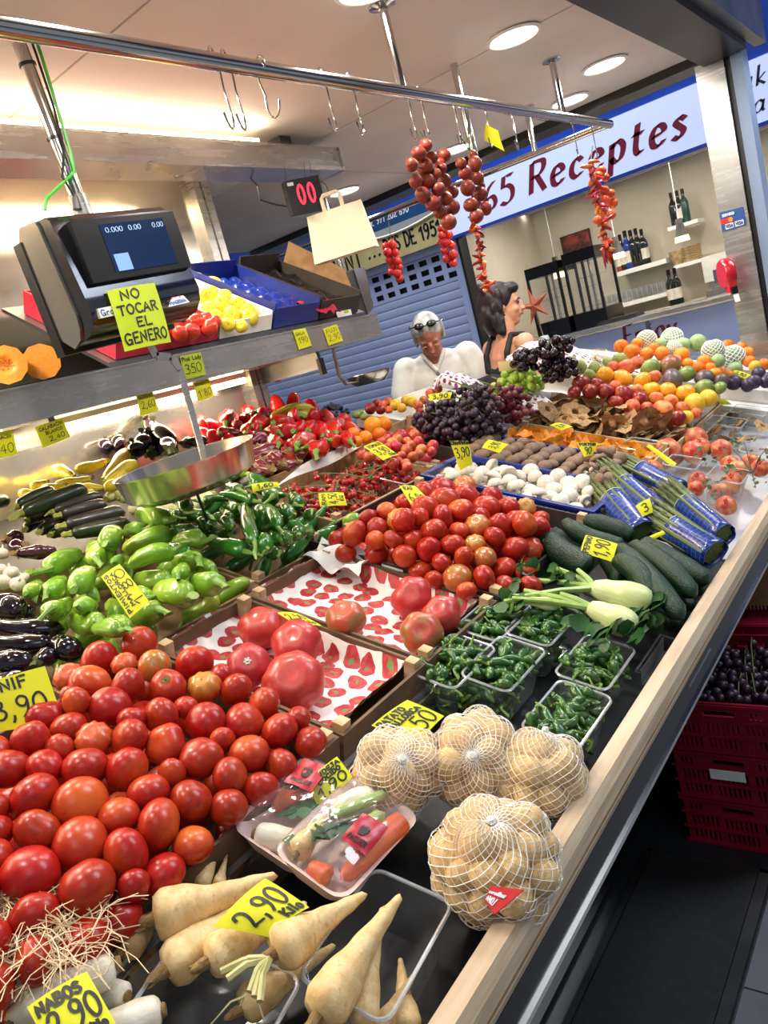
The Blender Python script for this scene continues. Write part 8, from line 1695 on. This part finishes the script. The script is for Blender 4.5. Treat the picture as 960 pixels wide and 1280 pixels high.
def hand(mb, w_, d, side, s=1.):
    d = V(d).normalized(); x = d.orthogonal().normalized(); y = d.cross(x); mb.ell(V(w_)+d*.045, V((.022, .040, .05)), 10, 8, M=Matrix((y, x, d)).transposed())
    for k, l in enumerate((.062, .072, .068, .052)):
        b0 = V(w_)+d*.075+x*(.03-.02*k); taper(mb, [b0, b0+d*l*.5+y*.006, b0+d*l*.9+y*.02], [.009, .0085, .0075], 8)
    b0 = V(w_)+d*.03+x*.036; taper(mb, [b0, b0+d*.03+x*.022, b0+d*.055+x*.026+y*.008], [.011, .010, .0085], 8)
def person(foot, face, label, build): 
    e = empty('person', foot, label, 'person'); e.rotation_euler = (0, 0, face); build(e); return e
def man(e):
    lean = V((0, -.16, 0)); hip = V((0, .06, .95)); ch = V((0, -.06, 1.30)); nk = V((0, -.14, 1.47)); hc = V((0, -.215, 1.565)); RH = Matrix.Rotation(math.radians(38), 3, 'X')
    b = MB(); taper(b, [nk-V((0, -.02, .06)), hc+V((0, .04, -.05))], [.066, .060]); q = head_parts(b, hc, RH, 1.08)
    taper(b, [V((0, .05, .95)), V((0, .02, 1.1)), ch], [.15, .15, .15], 16); b.ell(ch, V((.19, .12, .16)), 18, 12)
    for sx in (1, -1):
        sh_ = V((sx*.20, -.07, 1.40)); el = V((sx*.29, -.16, 1.14)); wr = V((sx*.17, -.40, 1.06)); taper(b, [sh_, sh_.lerp(el, .5), el], [.068, .058, .047]); taper(b, [el, el.lerp(wr, .4), wr], [.047, .044, .031]); hand(b, wr, (-sx*.25, -.8, -.4), sx)
        taper(b, [V((sx*.10, .06, .92)), V((sx*.11, .02, .50)), V((sx*.11, .06, .10))], [.095, .065, .045]); b.ell(V((sx*.11, .0, .05)), V((.05, .12, .05)), 12, 8)
    body = fused(b, 'body', 'skin_m', .0085, 4, e)
    s_ = MB(); s_.ell(ch+V((0, .0, -.02)), V((.225, .155, .20)), 22, 16); taper(s_, [V((0, .06, .93)), V((0, .02, 1.10)), V((0, -.03, 1.28))], [.205, .20, .18], 18); s_.ell(V((0, -.03, 1.06)), V((.20, .20, .16)), 16, 12); s_.ell(V((0, -.085, 1.425)), V((.145, .095, .055)), 16, 10)
    for sx in (1, -1): sh_ = V((sx*.195, -.07, 1.395)); el = V((sx*.29, -.16, 1.14)); taper(s_, [sh_, sh_.lerp(el, .3), sh_.lerp(el, .58)], [.088, .086, .082], 14)
    fused(s_, 'polo_shirt', 'shirt', .010, 5, e)
    pl_ = MB(); pl_.add([V((-.05, -.205, 1.455)), V((0, -.225, 1.36)), V((.05, -.205, 1.455)), V((0, -.19, 1.47))], [(0, 1, 2, 3)])
    MB().tube([V((-.07, -.165, 1.47)), V((-.045, -.205, 1.43)), V((0, -.222, 1.355))], .011, 6).tube([V((.07, -.165, 1.47)), V((.045, -.205, 1.43)), V((0, -.222, 1.355))], .011, 6).obj('collar', 'shirt', e)
    t_ = MB(); t_.ell(V((0, .06, .90)), V((.19, .15, .12)), 16, 10)
    for sx in (1, -1): taper(t_, [V((sx*.10, .06, .88)), V((sx*.11, .02, .50)), V((sx*.11, .06, .10))], [.115, .085, .07])
    fused(t_, 'trousers', 'trouser', .014, 4, e)
    h_ = MB()
    h_.ell(q(0, .022, .052), V((.089, .102, .088)), 18, 12, M=RH); h_.ell(q(0, .07, -.02), V((.086, .055, .085)), 16, 10, M=RH)
    for sx in (1, -1): h_.ell(q(sx*.078, .03, .0), V((.018, .045, .06)), 10, 8, M=RH)
    gg = random.Random(3)
    for k in range(34):
        a = gg.uniform(-.3, PI+.3); p = q(.082*math.cos(a), .03+.08*abs(math.sin(a)), gg.uniform(-.08, .05)); h_.ell(p, V((.015, .015, .024)), 7, 5)
    fused(h_, 'hair', 'hair_grey', .007, 5, e)
    g_ = MB()
    for sx in (1, -1): g_.ell(q(sx*.034, -.052, .122), V((.030, .012, .022)), 12, 8, M=RH @ Matrix.Rotation(-1.0, 3, 'X')); g_.tube([q(sx*.06, -.045, .12), q(sx*.092, .0, .085), q(sx*.092, .05, .06)], .004, 6)
    g_.tube([q(-.02, -.062, .124), q(.02, -.062, .124)], .004, 6); g_.obj('sunglasses', 'eye_dark', e)
    for sx in (1, -1): MB().ell(q(sx*.029, -.086, .0), V((.012, .006, .004)), 8, 6, M=RH).obj('eyelid', 'scar', e)
    MB().ell(q(0, -.098, -.060), V((.022, .006, .005)), 8, 6, M=RH).obj('lips', 'lips', e)
    bd = MB(); bd.ell(q(0, -.06, -.085), V((.046, .040, .034)), 12, 8, M=RH); fused(bd, 'beard', 'hair_grey', .007, 2, e) if False else None
    MB().lathe([(0, -.004), (.012, -.004), (.012, .004), (0, .004)], 10, c=V((.0, -.235, 1.335)), M=Matrix.Rotation(PI/2, 3, 'X')).obj('pendant', 'chrome', e)
def woman(e):
    hc = V((0, -.02, 1.565)); RH = Matrix.Rotation(math.radians(-38), 3, 'Z') @ Matrix.Rotation(math.radians(4), 3, 'X'); b = MB(); taper(b, [V((0, .02, 1.38)), V((0, .0, 1.50))], [.058, .052]); q = head_parts(b, hc, RH, 1.0)
    b.ell(V((0, .02, 1.24)), V((.165, .10, .17)), 18, 12); taper(b, [V((0, .02, .95)), V((0, .02, 1.08)), V((0, .02, 1.25))], [.14, .115, .12], 16); b.ell(V((0, .02, 1.36)), V((.14, .065, .05)), 14, 8)
    for sx in (1, -1):
        b.ell(V((sx*.075, -.07, 1.24)), V((.07, .06, .07)), 12, 8); sh_ = V((sx*.165, .02, 1.345)); el = V((sx*.20, .03, 1.07)); wr = V((sx*.12, -.20, 1.0)); taper(b, [sh_, sh_.lerp(el, .5), el], [.055, .046, .038]); taper(b, [el, el.lerp(wr, .4), wr], [.038, .036, .025]); hand(b, wr, (-sx*.3, -.8, -.2), sx)
        taper(b, [V((sx*.09, .03, .92)), V((sx*.09, .02, .5)), V((sx*.09, .05, .1))], [.09, .06, .04]); b.ell(V((sx*.09, .0, .045)), V((.045, .11, .045)), 12, 8)
    fused(b, 'body', 'skin_w', .008, 4, e)
    s_ = MB(); s_.ell(V((0, .02, 1.18)), V((.178, .116, .135)), 20, 14); taper(s_, [V((0, .02, .9)), V((0, .02, 1.06)), V((0, .02, 1.18))], [.165, .135, .14], 18)
    for sx in (1, -1): s_.ell(V((sx*.075, -.075, 1.235)), V((.078, .066, .075)), 12, 8); s_.tube([V((sx*.10, .118, 1.22)), V((sx*.105, .105, 1.32)), V((sx*.10, .05, 1.408)), V((sx*.10, -.03, 1.39)), V((sx*.09, -.12, 1.27))], [.020, .018, .017, .017, .018], 10)
    fused(s_, 'tank_top', 'top_black', .008, 3, e)
    t_ = MB(); t_.ell(V((0, .03, .88)), V((.18, .15, .12)), 16, 10)
    for sx in (1, -1): taper(t_, [V((sx*.09, .03, .86)), V((sx*.09, .02, .5)), V((sx*.09, .05, .1))], [.105, .08, .065])
    fused(t_, 'trousers', 'trouser', .014, 4, e)
    h_ = MB(); h_.ell(q(0, .035, .045), V((.094, .105, .094)), 18, 12, M=RH); h_.ell(q(0, .065, -.05), V((.098, .078, .115)), 16, 10, M=RH); h_.ell(q(0, -.045, .088), V((.07, .05, .036)), 14, 8, M=RH); gg = random.Random(8)
    for k in range(60):
        a = gg.uniform(-.35, PI+.35); z = gg.uniform(-.13, .12); p = q(.095*math.cos(a), .03+.10*math.sin(a) if math.sin(a) > 0 else .02, z); h_.ell(p, V((.020, .020, .036)), 7, 5)
    fused(h_, 'hair', 'hair_dark', .007, 7, e)
    for sx in (1, -1):
        MB().ell(q(sx*.030, -.080, .004), V((.011, .006, .006)), 10, 6, M=RH).obj('eye', 'eye_dark', e); MB().tube([q(sx*.012, -.088, .022), q(sx*.03, -.087, .027), q(sx*.05, -.076, .022)], .0032, 6).obj('eyebrow', 'hair_dark', e); MB().ell(q(sx*.082, -.0, -.048), .007, 8, 6).obj('earring', 'chrome', e)
    MB().ell(q(0, -.092, -.058), V((.021, .006, .006)), 10, 6, M=RH).obj('lips', 'lips', e)
pm = atd(548, 455, 4.72)
person((pm.x-.09, pm.y+.13, 0), math.radians(30), 'grey-haired person in a white shirt looking down, sunglasses on the head', man)
pw = atd(628, 388, 4.45)
person((pw.x, pw.y, 0), math.radians(152), 'dark-haired person in a black strapped top looking to the right', woman).scale = (1.035, 1.035, 1.035)

# ================================================================== labels of small sets get their place in the row
ORD = ['first', 'second', 'third', 'fourth', 'fifth', 'sixth', 'seventh', 'eighth', 'ninth', 'tenth', 'eleventh', 'twelfth', 'thirteenth', 'fourteenth', 'fifteenth', 'sixteenth', 'seventeenth', 'eighteenth', 'nineteenth', 'twentieth']
sets = {}
for o in COL.objects:
    if o.parent is None and 'label' in o: sets.setdefault(o['label'], []).append(o)
for lb_, os_ in sets.items():
    if not 2 <= len(os_) <= 20: continue
    def px_(o):
        p = np.array(o.matrix_world.translation if o.matrix_world.translation.length > 0 else o.location)-CAM; return (p @ CR)/(p @ CF)
    os_.sort(key=px_); n = len(os_)
    for i, o in enumerate(os_):
        pos = 'leftmost' if i == 0 else 'rightmost' if i == n-1 else ORD[i]+' from the left'
        s_ = lb_+', '+pos
        if len(s_.split()) <= 16: o['label'] = s_
